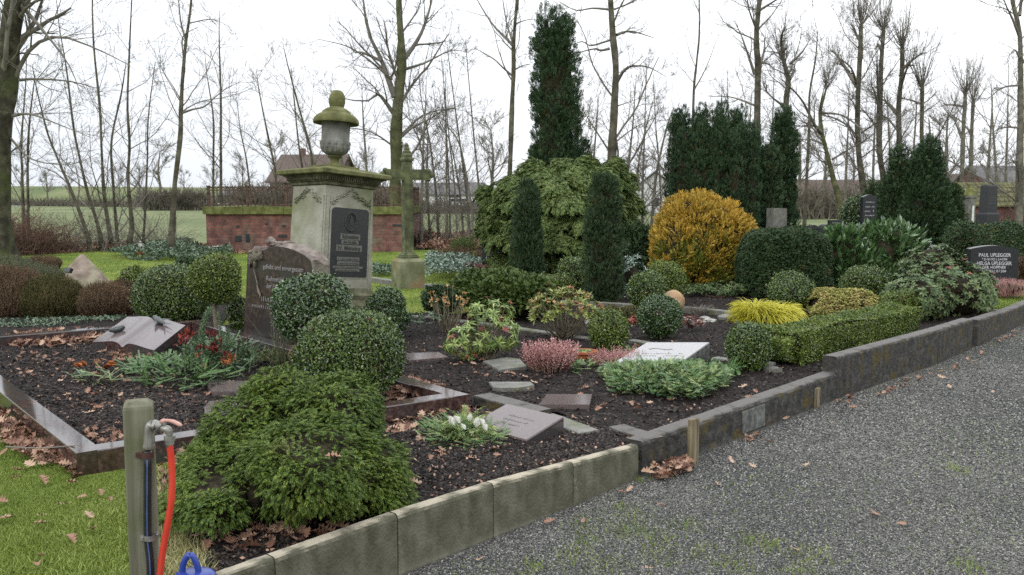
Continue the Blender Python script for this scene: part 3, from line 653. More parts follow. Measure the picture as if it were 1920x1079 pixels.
for i in range(n):
    a = xl - .06 + (xr - xl + .12) * i / n; b = xl - .06 + (xr - xl + .12) * (i + 1) / n
    mb.add(*box(((a + b) / 2, YW + .17, (zt + zc) / 2 + .003 * (i % 2)), (b - a - .012, .50, zc - zt)))
mb.add(*box((xl + .17, YW + .43 + dp / 2, (zt + zc) / 2), (.5, dp, zc - zt))); mb.add(*box((xr - .17, YW + .43 + dp / 2, (zt + zc) / 2), (.5, dp, zc - zt)))
mb.build('coping', M['moss_stone'], t)
def railing(x0, y0, x1, y1, parent):
    L = math.hypot(x1 - x0, y1 - y0); d = np.array([(x1 - x0) / L, (y1 - y0) / L, 0]); p0 = np.array([x0, y0, 0.]); rz = math.atan2(d[1], d[0])
    mb = MB(); H = zf - zc
    for z in (zc + .05, zc + H * .82, zf - .012): mb.add(*box(p0 + d * L / 2 + np.array([0, 0, z]), (L, .03, .028), rz))
    m = int(L / .108)
    for i in range(m + 1):
        q_ = p0 + d * (L * i / m); mb.add(*box(q_ + np.array([0, 0, zc + H * .42]), (.022, .022, H * .82), rz))
        # small arch between neighbouring bars
        if i < m:
            a = np.linspace(0, math.pi, 6); w_ = L / m / 2
            mb.add(*tube([q_ + d * (w_ - w_ * math.cos(x)) + np.array([0, 0, zc + H * .84 + .055 * math.sin(x)]) for x in a], .009, 4))
    mb.build('railing', M['rust_iron'], parent)
    for i in range(max(2, round(L / 1.02)) + 1):
        q_ = p0 + d * (L * i / max(2, round(L / 1.02))); mb = MB(); mb.add(*box(q_ + np.array([0, 0, zc + H * .5]), (.06, .06, H + .01), rz)); mb.add(*box(q_ + np.array([0, 0, zf + .012]), (.085, .085, .03), rz)); mb.build('railing_post', M['rust_iron'], parent)
railing(xl + .05, YW + .12, xr - .05, YW + .12, t)
railing(xr - .05, YW + .3, xr - .05, YW + dp, t)

# low wall with mossy tiled coping, far right
YT = 30; a, b = xat(1812, 370, YT), xat(1990, 370, YT); t = thing('tiled_wall', 'low brick wall with a mossy tiled roof behind the obelisk', 'wall', (a, YT, .1))
mb = MB(); mb.add(*box(((a + b) / 2, YT + .3, zat(388, YT) / 2), (b - a, .5, zat(388, YT)))); mb.build('brick_wall', M['brick'], t)
mb = MB()
for k in range(5):
    z0 = zat(388, YT) + k * .15; y0 = YT - .10 + k * .16
    m = 22
    for i in range(m):
        x0 = a - .1 + (b - a + .2) * i / m + (k % 2) * .05; mb.add(*hexa([(x0, y0, z0), (x0 + (b - a) / m * .93, y0, z0), (x0 + (b - a) / m * .93, y0 + .22, z0 + .16), (x0, y0 + .22, z0 + .16)], [(x0, y0, z0 + .05), (x0 + (b - a) / m * .93, y0, z0 + .05), (x0 + (b - a) / m * .93, y0 + .22, z0 + .21), (x0, y0 + .22, z0 + .21)]))
mb.build('tile_roof', M['old_tiles'], t)

# ================================================================ BARE TREES
def spawn(P, Rr, m, rng, ang=(.6, 1.1), lr=(.35, .6), rr=.55, up=.25, tr=(.2, .98), n=6, wig=.13, rmin=.003, L=None, tipr=.3):
    N, k = P.shape[:2]
    Lp = np.linalg.norm(np.diff(P, axis=1), axis=2).sum(1)
    idx = np.repeat(np.arange(N), m); t = rng.uniform(tr[0], tr[1], N * m); f = t * (k - 1); i = np.minimum(f.astype(int), k - 2); w_ = (f - i)[:, None]
    A = P[idx, i] * (1 - w_) + P[idx, i + 1] * w_; T = nrm(P[idx, i + 1] - P[idx, i]); r0 = Rr[idx, i] * (1 - w_[:, 0]) + Rr[idx, i + 1] * w_[:, 0]
    Q = nrm(np.cross(T, nrm(rng.normal(size=T.shape)))); a = rng.uniform(ang[0], ang[1], N * m)[:, None]
    D = nrm(T * np.cos(a) + Q * np.sin(a))
    Ls = (Lp[idx] * rng.uniform(lr[0], lr[1], N * m) * (1.05 - .45 * t)) if L is None else rng.uniform(L[0], L[1], N * m)
    C = [A]; step = (Ls / (n - 1))[:, None]
    for j in range(n - 1):
        D = nrm(D + rng.normal(size=D.shape) * wig + np.array([0, 0, up]) / (n - 1))
        C.append(C[-1] + D * step)
    Pn = np.stack(C, 1); r1 = np.maximum(r0 * rr * rng.uniform(.7, 1.0, N * m), rmin)
    Rn = r1[:, None] * np.linspace(1, tipr, n)[None]; return Pn, np.maximum(Rn, rmin * .7)
def px_path(pts, Y, n, rng=None, dy=0.0, base=False):
    P = [atd(u, v, Y) for u, v, w_ in pts]
    if rng is not None:
        yy = rng.uniform(-dy, dy)
        for k in range(len(P)): P[k][1] += yy * k / max(1, len(P) - 1)
    r = np.array([w_ * Y / FPX / 2 for _, _, w_ in pts])
    P = smooth_path(P, n); r = np.interp(np.linspace(0, len(pts) - 1, n), np.arange(len(pts)), r)
    return P, r
def hero(label, Y, trunk, limbs=(), seed=0, bark='bark_olive', auto=6, c2=5, c3=5, c4=3, arng=(.35, 1.0), group='bare trees around the cemetery', name='bare_tree', twig='twig', aL=None, up=.3, rt=.0045, burst=False, ground=True, l2=None, a_r=.35):
    rng = np.random.RandomState(seed); P, r = px_path(trunk, Y, 26); r = r * (.86 if trunk[0][2] < 30 else .95)
    if ground:
        b = P[0].copy(); b[2] = 0.0; 
        if P[0][2] > .35:
            ex = np.linspace(0, 1, 6)[:-1, None]; E = b + (P[0] - b) * ex; P = np.concatenate([E, P]); r = np.concatenate([np.full(5, r[0]) * (1 + .35 * np.exp(-6 * ex[:, 0])), r])
        else: P[0] = b; 
        r = r * (1 + .45 * np.exp(-np.maximum(0, P[:, 2]) * 3.0))
    t = thing(name, label, 'tree', (P[0][0], P[0][1], .1), group)
    k = 12; V, F = tubes(P[None], r[None], k)
    # bark relief
    ctr = np.repeat(P, k, 0); dv = V - ctr; V = ctr + dv * (1 + .10 * sn(V * np.array([1, 1, .35]), 9, seed)[:, None] + .06 * sn(V * np.array([1, 1, .3]), 26, seed + 1)[:, None])
    mb = MB(); mb.add(V, F, True); mb.build('trunk', M[bark], t)
    mb = MB(); Ls = []; 
    for lm in limbs:
        p, rr = px_path(lm, Y, 10, rng, Y * .05); Ls.append((p[None], rr[None]))
    if auto:
        A, B = spawn(P[None], r[None], auto, rng, (.5, 1.1), (.22, .4), a_r, up, arng, 10, .10, .006, aL); Ls.append((A, B))
    for x_, r_ in Ls[:len(limbs)]:
        r_ *= np.linspace(1, .6, r_.shape[1])[None]
    if limbs and burst:
        Lm = np.concatenate([x for x, _ in Ls[:len(limbs)]]); Rm_ = np.concatenate([x for _, x in Ls[:len(limbs)]])
        for src, rs, nb_ in ((Lm, Rm_, 13), (P[None, -8:], r[None, -8:], 34)):
            a_, b_ = spawn(src, rs, nb_, rng, (.15, .8), (0, 0), .22, .7, (.72, 1), 7, .08, .005, (.5, 1.9)); b_ = np.minimum(b_, .010); mb.add(*tubes(a_, b_, 4), True); a2, b2 = spawn(a_, b_, 4, rng, (.25, .6), (.3, .6), .7, .5, (.15, 1), 5, .08, .0042); mb.add(*tubes(a2, b2, 3), True)
    L1 = np.concatenate([x for x, _ in Ls]); R1 = np.concatenate([x for _, x in Ls])
    mb.add(*tubes(L1, R1, 6), True)
    if c2:
        L2, R2 = spawn(L1, R1, c2, rng, (.45, .95), (.3, .6), .55, up * .8, (.15, 1), 7, .12, rt, l2); 
        T2, S2 = spawn(P[None], r[None], auto * 2 + 4, rng, (.7, 1.3), (.06, .14), .12, up, (arng[0] * .7, 1), 7, .12, rt); 
        L2 = np.concatenate([L2, T2]); R2 = np.concatenate([R2, np.minimum(S2, .02)]); mb.add(*tubes(L2, R2, 4), True)
        if c3:
            L3, R3 = spawn(L2, R2, c3, rng, (.4, .9), (.35, .65), .6, up * .6, (.15, 1), 6, .12, rt * .85)
            mb.add(*tubes(L3, R3, 3), True)
            if c4:
                L4, R4 = spawn(L3, R3, c4, rng, (.4, .9), (.35, .7), .7, up * .5, (.2, 1), 4, .10, rt * .7); mb.add(*tubes(L4, R4, 3), True)
    mb.build('crown', M[twig], t)
    return t, P, r
# the big old tree on the left edge
hero('huge dark mossy tree trunk on the left edge of the lawn', 20, [(0, 478, 56), (-2, 445, 50), (-3, 300, 42), (2, 220, 44), (8, 150, 46), (16, 90, 42), (28, 0, 36), (36, -120, 26), (34, -260, 12)],
     [[(26, 150, 9), (60, 92, 8), (115, 70, 6), (195, 98, 4), (250, 126, 2)], [(20, 152, 7), (60, 147, 5), (120, 150, 4), (170, 163, 2)], [(30, 40, 8), (80, 10, 6), (170, -8, 4), (260, -30, 2)], [(15, 220, 7), (60, 215, 5), (120, 235, 3), (190, 262, 1.5)], [(30, 0, 9), (90, 60, 6), (150, 130, 3), (185, 200, 1.5)], [(10, 100, 12), (-40, 40, 9), (-90, -60, 5)], [(20, 260, 5), (70, 300, 3.4), (150, 310, 2), (210, 290, 1)]], 1, 'bark_dark', 7, 7, 6, 3, twig='twig')
hero('slim olive barked tree standing alone left of the brick enclosure', 22, [(321, 460, 15), (327, 356, 11), (338, 258, 9.5), (339, 213, 9), (342, 151, 8), (349, 76, 6.5), (358, 9, 5), (362, -80, 3)],
     [[(339, 213, 5), (365, 205, 4), (387, 200, 3.4), (418, 173, 2.6), (458, 153, 1.4)], [(343, 151, 4), (356, 129, 3.4), (362, 80, 2.5), (400, 67, 1.5)], [(349, 76, 5), (338, 44, 3.5), (331, -10, 2.5)], [(354, 44, 2.6), (400, 38, 2), (440, 56, 1)], [(340, 190, 2.5), (325, 160, 2), (300, 120, 1.2)]], 2, 'bark_olive', 5, 5, 4, 2)
hero('large forked mossy tree behind the iron cross inside the brick enclosure', 25.5, [(741, 420, 27), (741, 389, 27), (742, 327, 26), (743, 257, 26), (746, 198, 24), (749, 160, 22), (754, 110, 18), (750, 50, 13), (748, 0, 11), (752, -80, 7)],
     [[(741, 182, 14), (728, 150, 12), (716, 115, 10), (690, 60, 8), (680, 0, 6), (672, -60, 3)], [(754, 115, 11), (775, 85, 9), (792, 50, 7), (806, 0, 5), (815, -60, 3)], [(740, 216, 9), (729, 200, 8), (716, 182, 6.5), (708, 180, 6), (694, 192, 5), (655, 190, 3), (620, 178, 1.5)], [(752, 257, 7), (775, 238, 5), (803, 225, 4), (830, 208, 3), (856, 203, 1.5)], [(755, 252, 6), (790, 215, 4), (840, 200, 2), (880, 205, 1)], [(716, 115, 7), (675, 95, 5), (655, 90, 3), (640, 60, 2)], [(735, 150, 6), (700, 120, 4), (660, 95, 3), (610, 85, 1.5)], [(760, 130, 6), (800, 120, 4), (850, 100, 2.5), (890, 110, 1)], [(745, 280, 4), (700, 250, 3), (650, 245, 2), (590, 262, 1)]], 3, 'bark_green', 6, 7, 7, 3)
hero('medium grey trunk with a low left limb behind the brown leaf bank', 24, [(944, 462, 11), (952, 380, 10.5), (956, 320, 10), (960, 200, 10), (963, 133, 9.5), (963, 84, 9), (966, 40, 7.5), (970, 0, 7), (974, -90, 4)],
     [[(962, 86, 6), (948, 68, 5.5), (924, 40, 4.5), (900, 0, 3.5), (880, -40, 2)], [(960, 142, 5), (942, 126, 4), (924, 109, 3.5), (887, 88, 2)], [(963, 132, 4), (980, 118, 3), (996, 108, 2)], [(963, 84, 5), (950, 40, 4), (942, -10, 3)], [(966, 45, 3), (990, 34, 2.2), (1012, 30, 1)]], 4, 'bark_olive', 4, 4, 4, 2, arng=(.45, 1))
hero('tall thick trunk with knotty side branches behind the spreading conifer', 23, [(1145, 452, 24), (1147, 296, 18), (1151, 222, 17), (1155, 133, 15), (1149, 67, 14.5), (1145, 0, 13), (1142, -90, 9)],
     [[(1156, 156, 7), (1168, 135, 6), (1182, 128, 5), (1209, 131, 4), (1240, 150, 1.5)], [(1156, 66, 6), (1175, 56, 5), (1198, 53, 4), (1236, 60, 2)], [(1142, 92, 6), (1125, 97, 5), (1111, 96, 4), (1076, 106, 2.5), (1060, 103, 1)], [(1143, 76, 4), (1110, 82, 3.5), (1095, 70, 3), (1072, 75, 1.5)], [(1142, 18, 5), (1110, 16, 4), (1080, 20, 3), (1050, 5, 1.5)], [(1152, 18, 4), (1180, 5, 3), (1205, -10, 2)], [(1155, 200, 3), (1180, 190, 2), (1215, 176, 1)], [(1150, 270, 4), (1190, 240, 2.5), (1240, 215, 1.2)], [(1143, 285, 4), (1105, 230, 2.5), (1078, 190, 1)]], 5, 'bark_olive', 7, 5, 6, 3, arng=(.1, 1))
hero('tall forking tree rising behind the broad yew clump', 31, [(1421, 440, 17), (1420, 267, 14), (1421, 142, 14), (1418, 67, 11), (1424, 0, 10), (1428, -80, 6)],
     [[(1422, 135, 8), (1434, 110, 6.5), (1446, 84, 5), (1452, 60, 3)], [(1415, 140, 7), (1402, 110, 5), (1385, 70, 3), (1372, 50, 2)], [(1420, 200, 5), (1380, 180, 3.5), (1340, 175, 1.5)], [(1420, 60, 5), (1395, 30, 3.5), (1378, 0, 2)], [(1424, 20, 5), (1450, 5, 3.4), (1480, -10, 2)]], 6, 'bark_olive', 7, 6, 6, 3)
hero('pollarded lime with two raised arms behind the slender yew', 32, [(1468, 440, 14), (1473, 213, 13), (1478, 160, 11), (1476, 140, 9), (1470, 118, 7)],
     [[(1470, 120, 7), (1458, 92, 6), (1451, 76, 6), (1449, 68, 4)], [(1480, 150, 8), (1492, 135, 7), (1499, 128, 6), (1503, 124, 4)], [(1470, 200, 5), (1448, 185, 4), (1430, 170, 3)], [(1482, 120, 5), (1510, 95, 4), (1530, 70, 2)]], 7, 'bark_olive', 6, 6, 6, 3, aL=(1.0, 2.6), burst=True)
hero('thin straight tree between slender yew and leaning lime', 28, [(1508, 424, 8), (1517, 245, 6), (1518, 178, 5), (1529, 111, 3), (1533, 60, 1.6)], (), 8, 'bark_olive', 7, 4, 4, 2, aL=(1, 2.2))
hero('leaning knotty lime with long crooked arms left of the tall black headstone', 29, [(1576, 425, 14), (1574, 375, 13), (1562, 335, 11), (1550, 285, 10), (1541, 249, 9.5), (1538, 209, 8), (1546, 178, 5), (1549, 168, 3)],
     [[(1541, 249, 8), (1524, 240, 7), (1505, 215, 6), (1489, 196, 5), (1467, 178, 4), (1440, 160, 2.5)], [(1540, 240, 4), (1520, 236, 3.5), (1495, 238, 2), (1470, 245, 1)], [(1542, 270, 5), (1520, 262, 4), (1480, 262, 2)], [(1541, 212, 5), (1570, 218, 4), (1590, 238, 4), (1599, 258, 3)], [(1538, 209, 4), (1530, 188, 3), (1528, 160, 2)], [(1560, 300, 4), (1585, 280, 3), (1612, 262, 1.5)]], 9, 'bark_green', 6, 5, 5, 3, aL=(.8, 2), burst=True)
PL = 'row of pollarded limes on the right'
hero('thick pollarded lime with many upright arms right of the leaning one', 30, [(1621, 425, 15), (1620, 363, 13), (1611, 300, 12.5), (1608, 250, 12), (1609, 178, 11.5), (1612, 111, 10), (1614, 60, 9), (1615, 46, 8)],
     [[(1608, 163, 9), (1598, 140, 8), (1590, 118, 6.5), (1578, 94, 6), (1577, 88, 4)], [(1606, 158, 6), (1590, 142, 5), (1573, 133, 4.5), (1548, 125, 3)], [(1605, 258, 6), (1595, 238, 5), (1573, 222, 4.5), (1547, 213, 3)], [(1615, 110, 7), (1624, 90, 6), (1633, 75, 4)], [(1611, 75, 6), (1602, 58, 5), (1598, 48, 4)], [(1615, 250, 4), (1630, 235, 3.5), (1640, 228, 2)], [(1604, 205, 3), (1590, 195, 2.5), (1574, 192, 1)]], 10, 'bark_olive', 8, 6, 6, 3, aL=(.8, 2.0), group=PL, burst=True)
hero('slimmer pollarded lime second from the left in the right hand row', 31, [(1658, 425, 13), (1657, 347, 12), (1651, 300, 11), (1648, 267, 12), (1650, 178, 11), (1653, 111, 9.5), (1656, 70, 8), (1656, 54, 7)],
     [[(1648, 195, 7), (1635, 165, 6), (1622, 129, 5)], [(1645, 222, 6), (1635, 200, 5), (1618, 180, 4.5), (1600, 170, 2)], [(1654, 95, 6), (1645, 85, 4.5), (1640, 92, 4)], [(1655, 90, 6), (1662, 72, 5), (1668, 60, 4)], [(1645, 240, 5), (1630, 225, 4), (1615, 210, 3)], [(1655, 310, 4), (1668, 295, 3), (1676, 280, 2)]], 11, 'bark_olive', 7, 6, 6, 3, aL=(.8, 2.0), group=PL, burst=True)
hero('pollarded lime directly behind the dark cone shaped conifers', 31, [(1688, 425, 13), (1687, 302, 11), (1685, 200, 11), (1691, 133, 10), (1692, 85, 8)],
     [[(1684, 185, 6), (1680, 155, 6), (1677, 131, 5)], [(1684, 215, 6), (1672, 190, 5), (1658, 178, 4)], [(1692, 130, 6), (1703, 115, 5), (1712, 106, 3)], [(1683, 245, 5), (1668, 225, 4), (1655, 215, 3)]], 12, 'bark_olive', 7, 6, 6, 3, aL=(.8, 1.8), group=PL, burst=True)
hero('lime lopped to a short blunt pole above the dark conifers', 31, [(1729, 425, 10), (1728, 267, 9), (1729, 200, 9), (1729, 162, 8.5)], [[(1727, 195, 4), (1720, 186, 4), (1712, 180, 3)], [(1745, 275, 4), (1752, 250, 3.5), (1756, 224, 3)]], 13, 'bark_olive', 5, 4, 4, 2, aL=(.5, 1.2), group=PL, burst=True)
hero('left one of the paired pollards before the brown roof', 36, [(1803, 400, 10), (1804, 330, 9), (1806, 245, 9), (1809, 200, 8.5), (1810, 174, 8)], [[(1803, 260, 5), (1796, 240, 4), (1790, 224, 3)], [(1803, 315, 4), (1790, 300, 3), (1776, 292, 2)], [(1806, 200, 5), (1804, 194, 5), (1803, 190, 4)]], 14, 'bark_grey', 5, 5, 5, 2, aL=(.5, 1.4), group=PL, burst=True)
hero('right one of the paired pollards before the brown roof', 37, [(1820, 400, 9), (1820, 347, 8.5), (1822, 250, 8), (1825, 187, 7.5)], [[(1821, 250, 4), (1816, 225, 3.4), (1812, 210, 2)]], 15, 'bark_grey', 5, 5, 5, 2, aL=(.5, 1.4), group=PL, burst=True)
hero('tall tree with a cloud of fine twigs at the right edge', 27, [(1910, 430, 17), (1912, 340, 15), (1914, 178, 12), (1912, 67, 10), (1898, 0, 8), (1890, -80, 5)],
     [[(1912, 70, 7), (1890, 40, 5), (1866, 10, 3), (1850, -20, 2)], [(1914, 160, 5), (1880, 165, 3.5), (1850, 190, 1.5)], [(1913, 240, 5), (1880, 240, 3), (1845, 262, 1.2)], [(1912, 110, 5), (1880, 100, 3), (1845, 125, 1.5)], [(1912, 300, 4), (1880, 310, 2.5), (1850, 335, 1)], [(1915, 120, 6), (1945, 80, 4), (1970, 30, 2)], [(1912, 30, 6), (1925, -20, 5), (1935, -60, 3)]], 16, 'bark_grey', 10, 7, 7, 3, arng=(.2, 1))
hero('thin straight sapling standing clear above the broad yew clump', 30, [(1298, 430, 8), (1300, 196, 6), (1306, 120, 4.5), (1311, 67, 4), (1311, 0, 2.6), (1312, -50, 1.2)], [[(1301, 170, 3), (1320, 130, 2), (1340, 70, 1)]], 17, 'bark_olive', 6, 4, 3, 2, aL=(.8, 2.0))
# saplings ------------------------------------------------------------
SG = 'thin bare saplings along the field edge'
sap = [([(167, 449, 9), (150, 400, 7), (129, 347, 6), (105, 290, 4.5), (89, 249, 4), (69, 169, 2.4), (60, 120, 1)], 'curved sapling leaning furthest left in the clump by the big trunk'),
       ([(191, 456, 10), (180, 410, 8), (165, 365, 6.5), (150, 300, 5), (138, 240, 4.5), (125, 133, 3.5), (111, 49, 2), (105, -10, 1)], 'tall leaning sapling second from the left in the clump'),
       ([(209, 456, 9), (200, 400, 7.5), (194, 347, 7), (190, 270, 6), (187, 200, 5), (176, 89, 3.8), (173, 0, 2.5), (172, -60, 1)], 'tallest straight stem in the middle of the left clump'),
       ([(220, 452, 8), (213, 356, 6), (209, 267, 4.5), (227, 178, 3.4), (236, 120, 1.5)], 'short crooked stem right beside the tallest one in the left clump'),
       ([(242, 458, 13), (247, 420, 9), (240, 338, 7), (243, 270, 5.5), (239, 200, 4.8), (242, 111, 3.8), (247, 0, 2.4), (250, -50, 1)], 'smooth upright stem on the right side of the left clump'),
       ([(269, 452, 6), (276, 311, 4), (278, 222, 3), (291, 116, 1.5)], 'very thin stem between left clump and slim olive tree'),
       ([(44, 415, 7), (42, 330, 5), (40, 267, 4), (48, 160, 2.6), (50, 90, 1)], 'thin stem just right of the huge dark trunk'),
       ([(53, 418, 7), (52, 300, 5), (56, 222, 3.6), (66, 140, 1.5)], 'second thin stem just right of the huge dark trunk'),
       ([(400, 362, 5), (400, 300, 4.4), (400, 222, 3.6), (388, 140, 2), (384, 100, 1)], 'thin stem rising behind the left end of the iron railing'),
       ([(414, 362, 7), (414, 280, 5.5), (414, 178, 4.6), (411, 76, 2.6), (412, 20, 1)], 'straight stem rising behind the left end of the iron railing'),
       ([(518, 365, 6), (516, 320, 5), (503, 258, 4), (487, 178, 2.4), (480, 130, 1)], 'left leaning stem behind the railing before the brown roof'),
       ([(588, 365, 6), (583, 285, 5), (560, 200, 4), (538, 116, 2.2), (530, 80, 1)], 'left leaning stem just left of the stone urn'),
       ([(575, 365, 5), (560, 270, 3.6), (552, 190, 2.5), (545, 120, 1)], 'second leaning stem left of the stone urn'),
       ([(470, 365, 4), (462, 300, 3), (450, 240, 2), (445, 190, 1)], 'slight stem behind the middle of the iron railing')]
for i, (pp, l) in enumerate(sap):
    hero(l, 23.5 + 5 * (i > 7) + (i * .37) % 1.2, pp, (), 40 + i, 'bark_olive', 8, 4, 3, 2, (.1, .95), SG, 'bare_sapling', 'twig', (.9, 2.6), up=.4, rt=.0042, a_r=.45)
rng = np.random.RandomState(77)
mk = [(790, 'left of'), (806, ''), (822, ''), (838, ''), (844, ''), (857, ''), (869, ''), (880, ''), (888, ''), (902, '')]
for i, (u, _) in enumerate(mk):
    le = rng.uniform(-40, 12) - i * 2; top = rng.uniform(60, 190); w_ = rng.uniform(3.5, 7)
    pp = [(u, 440, w_ + 1), (u + le * .15, 360, w_), (u + le * .5, 270, w_ * .7), (u + le, top + 60, w_ * .4), (u + le * 1.2, top, 1)]
    hero(['leftmost', 'second', 'third', 'fourth', 'fifth', 'sixth', 'seventh', 'eighth', 'ninth', 'rightmost'][i] + ' bare stem from the left in the thicket right of the iron cross', 26 + rng.uniform(-1.2, 2), pp, (), 60 + i, 'bark_grey', 7, 4, 4, 2, (.2, .95), 'bare stems in the thicket right of the iron cross', 'bare_sapling', 'twig', (.8, 2.2), up=.4, rt=.0042, a_r=.45)
for i, (u, le, top) in enumerate([(1092, -12, 150), (1108, 10, 175), (1172, 14, 140), (1186, 25, 190), (1204, 5, 120), (1222, 28, 200), (1240, -10, 150), (1256, 8, 230)]):
    w_ = 4 + (i % 3)
    hero(['thin stem just right of the towering columnar conifer', 'thin stem left of the thick knotty trunk', 'first stem right of the thick knotty trunk', 'second stem right of the thick knotty trunk', 'third stem right of the thick knotty trunk', 'stem in front of the white gabled house', 'stem right of the white gable', 'last stem before the broad yew clump'][i], 27 + (i * .7) % 3, [(u, 420, w_ + 1), (u + le * .3, 330, w_), (u + le, 240, w_ * .6), (u + le * 1.5, top, 1)], (), 80 + i, 'bark_grey', 7, 4, 4, 2, (.1, .95), 'bare stems beside the thick knotty trunk', 'bare_sapling', 'twig', (.8, 2.2), up=.4, rt=.0042, a_r=.45)
RL = ['beside the clear sapling above the yew clump', 'over the middle of the broad yew clump', 'at the right end of the broad yew clump', 'right of the leaning knotty lime', 'between the two left pollarded limes', 'right of the second pollarded lime', 'left of the blunt lopped lime', 'right of the blunt lopped lime', 'midway between blunt lime and paired pollards', 'just right of the paired pollards', 'between paired pollards and edge tree', 'touching the tall tree at the right edge', 'behind the railing right of the stone urn', 'just left of the stone urn', 'above the brown house roof', 'left of the two armed pollard']
for i, (u, le, top, Yy) in enumerate([(1345, 6, 160, 40), (1375, -8, 130, 42), (1395, 10, 170, 38), (1585, 5, 150, 44), (1636, 4, 170, 46), (1672, -6, 170, 44), (1708, 8, 180, 45), (1748, -5, 220, 44), (1770, 6, 210, 48), (1850, 8, 170, 42), (1870, -8, 150, 40), (1885, 4, 120, 44), (690, -8, 160, 34), (650, -20, 190, 34), (600, -30, 210, 36), (1440, 8, 120, 45)]):
    hero('hazy bare tree of the rear rows, ' + RL[i], Yy, [(u, 400, 7), (u + le * .3, 320, 5.5), (u + le, 240, 3.8), (u + le * 1.5, top, 1)], (), 100 + i, 'bark_grey', 7, 4, 4, 2, (.15, .95), 'rear rows of bare trees', 'bare_tree', 'twig', (1.2, 3.2), up=.35, rt=.006, a_r=.5)
# far trees: copies of one another
protos = []
for k in range(3):
    r2 = np.random.RandomState(200 + k); P = np.array([[0, 0, 0], [.1, 0, 2.2], [.0, .1, 4.2], [.2, 0, 6.4]]) ; P = smooth_path(P, 10); r = np.linspace(.2, .05, 10)
    t = thing('distant_tree', 'bare round topped tree far away on the horizon', 'tree', (0, 0, 0), 'far bare trees along the horizon')
    mb = MB(); mb.add(*tubes(P[None], r[None], 6), True); mb.build('trunk', M['bark_grey'], t)
    A, B = spawn(P[None], r[None], 14, r2, (.5, 1.1), (.3, .5), .5, .4, (.3, 1), 7, .12, .03); C_, D_ = spawn(A, B, 6, r2, (.4, .9), (.4, .7), .6, .3, (.2, 1), 5, .12, .022); E_, F_ = spawn(C_, D_, 6, r2, (.4, .9), (.4, .7), .6, .2, (.2, 1), 4, .1, .016)
    mb = MB(); mb.add(*tubes(A, B, 4)); mb.add(*tubes(C_, D_, 3)); mb.add(*tubes(E_, F_, 3)); mb.build('crown', M['twig'], t); protos.append(t)
r2 = np.random.RandomState(9)
spots = [(40, 200), (90, 150), (130, 190), (225, 160), (262, 140), (300, 130), (345, 150), (400, 170), (455, 150), (520, 110), (690, 120), (770, 110), (800, 95), (860, 130), (925, 90), (1090, 80), (1195, 85), (1255, 90), (1340, 80), (1500, 75), (1545, 85), (1600, 95), (1710, 90), (1770, 80), (1850, 85)]
for i, (u, Y) in enumerate(spots):
    o = protos[i] if i < 3 else copy_tree(protos[i % 3]); o.location = (hx(u, Y), Y, .05 if Y < 240 else 4); o.rotation_euler = (0, 0, r2.uniform(0, 6)); s = r2.uniform(.8, 1.3); o.scale = (s, s, s)
# scrubby hedges in the distance and undergrowth at the field edge (uncountable)
def brush(poly_pts, n, h, name, key, seed, rr=.006, spread=.35, arch=.3):
    rng = np.random.RandomState(seed); P2 = rand_in_poly(poly_pts, n, rng); b = np.append(P2, np.full((n, 1), .1), 1)
    hh = h * rng.uniform(.35, 1, n); d = nrm(np.stack([rng.normal(0, spread, n), rng.normal(0, spread, n), np.ones(n)], 1)); C = [b]
    for j in range(5): d = nrm(d + rng.normal(size=d.shape) * .12 + np.stack([d[:, 0] * arch, d[:, 1] * arch, -np.ones(n) * arch * .3], 1) * j * .2); C.append(C[-1] + d * hh[:, None] / 5)
    P = np.stack(C, 1); mb = MB(); mb.add(*tubes(P, np.full(n, rr)[:, None] * np.linspace(1, .4, 6), 3)); A, B = spawn(P, np.full((n, 6), rr * .8), 2, rng, (.3, .9), (.3, .6), .8, .1, (.3, 1), 4, .1, rr * .5); mb.add(*tubes(A, B, 3))
    return tag(mb.build(name, M[key]), kind='stuff')
brush([(hx(268, 100), 100), (hx(388, 100), 100), (hx(388, 103), 103), (hx(268, 103), 103)], 1500, 2.6, 'far_hedge', 'far_brush', 1, .05)
brush([(hx(1470, 60), 60), (hx(1960, 60), 60), (hx(1960, 66), 66), (hx(1470, 66), 66)], 1900, 2.6, 'far_hedge', 'far_brush', 2, .035)
brush([(hx(760, 80), 80), (hx(1150, 80), 80), (hx(1150, 85), 85), (hx(760, 85), 85)], 1500, 1.5, 'far_hedge', 'far_brush', 12, .035)
brush([(hx(430, 70), 70), (hx(770, 70), 70), (hx(770, 75), 75), (hx(430, 75), 75)], 2200, 2.9, 'far_hedge', 'far_brush', 22, .035)
brush([(hx(600, 110), 110), (hx(-60, 160), 160), (hx(-60, 164), 164), (hx(600, 114), 114)], 2200, 1.6, 'far_hedge', 'far_brush', 3, .05)
brush([(hx(1790, 27), 27), (hx(1990, 27), 27), (hx(1990, 29.5), 29.5), (hx(1790, 29.5), 29.5)], 1300, 1.1, 'bramble_thicket', 'twig_red', 4, .008)
brush([(hx(-60, 21), 21), (hx(70, 22), 22), (hx(130, 23.5), 23.5), (hx(-60, 24.5), 24.5)], 1100, 1.3, 'bramble_thicket', 'twig_red', 5, .008, .5, .6)
brush([(hx(100, 23), 23), (hx(330, 24), 24), (hx(330, 25.5), 25.5), (hx(100, 25.5), 25.5)], 380, 1.4, 'bramble_thicket', 'twig', 6, .006, .5, .6)
brush([(hx(770, 25), 25), (hx(1000, 25), 25), (hx(1000, 28), 28), (hx(770, 28), 28)], 200, 2.2, 'bramble_thicket', 'twig', 7, .007, .5, .5)
brush([(hx(1130, 25), 25), (hx(1300, 25), 25), (hx(1300, 28), 28), (hx(1130, 28), 28)], 110, 2.4, 'bramble_thicket', 'twig', 8, .007, .4, .4)
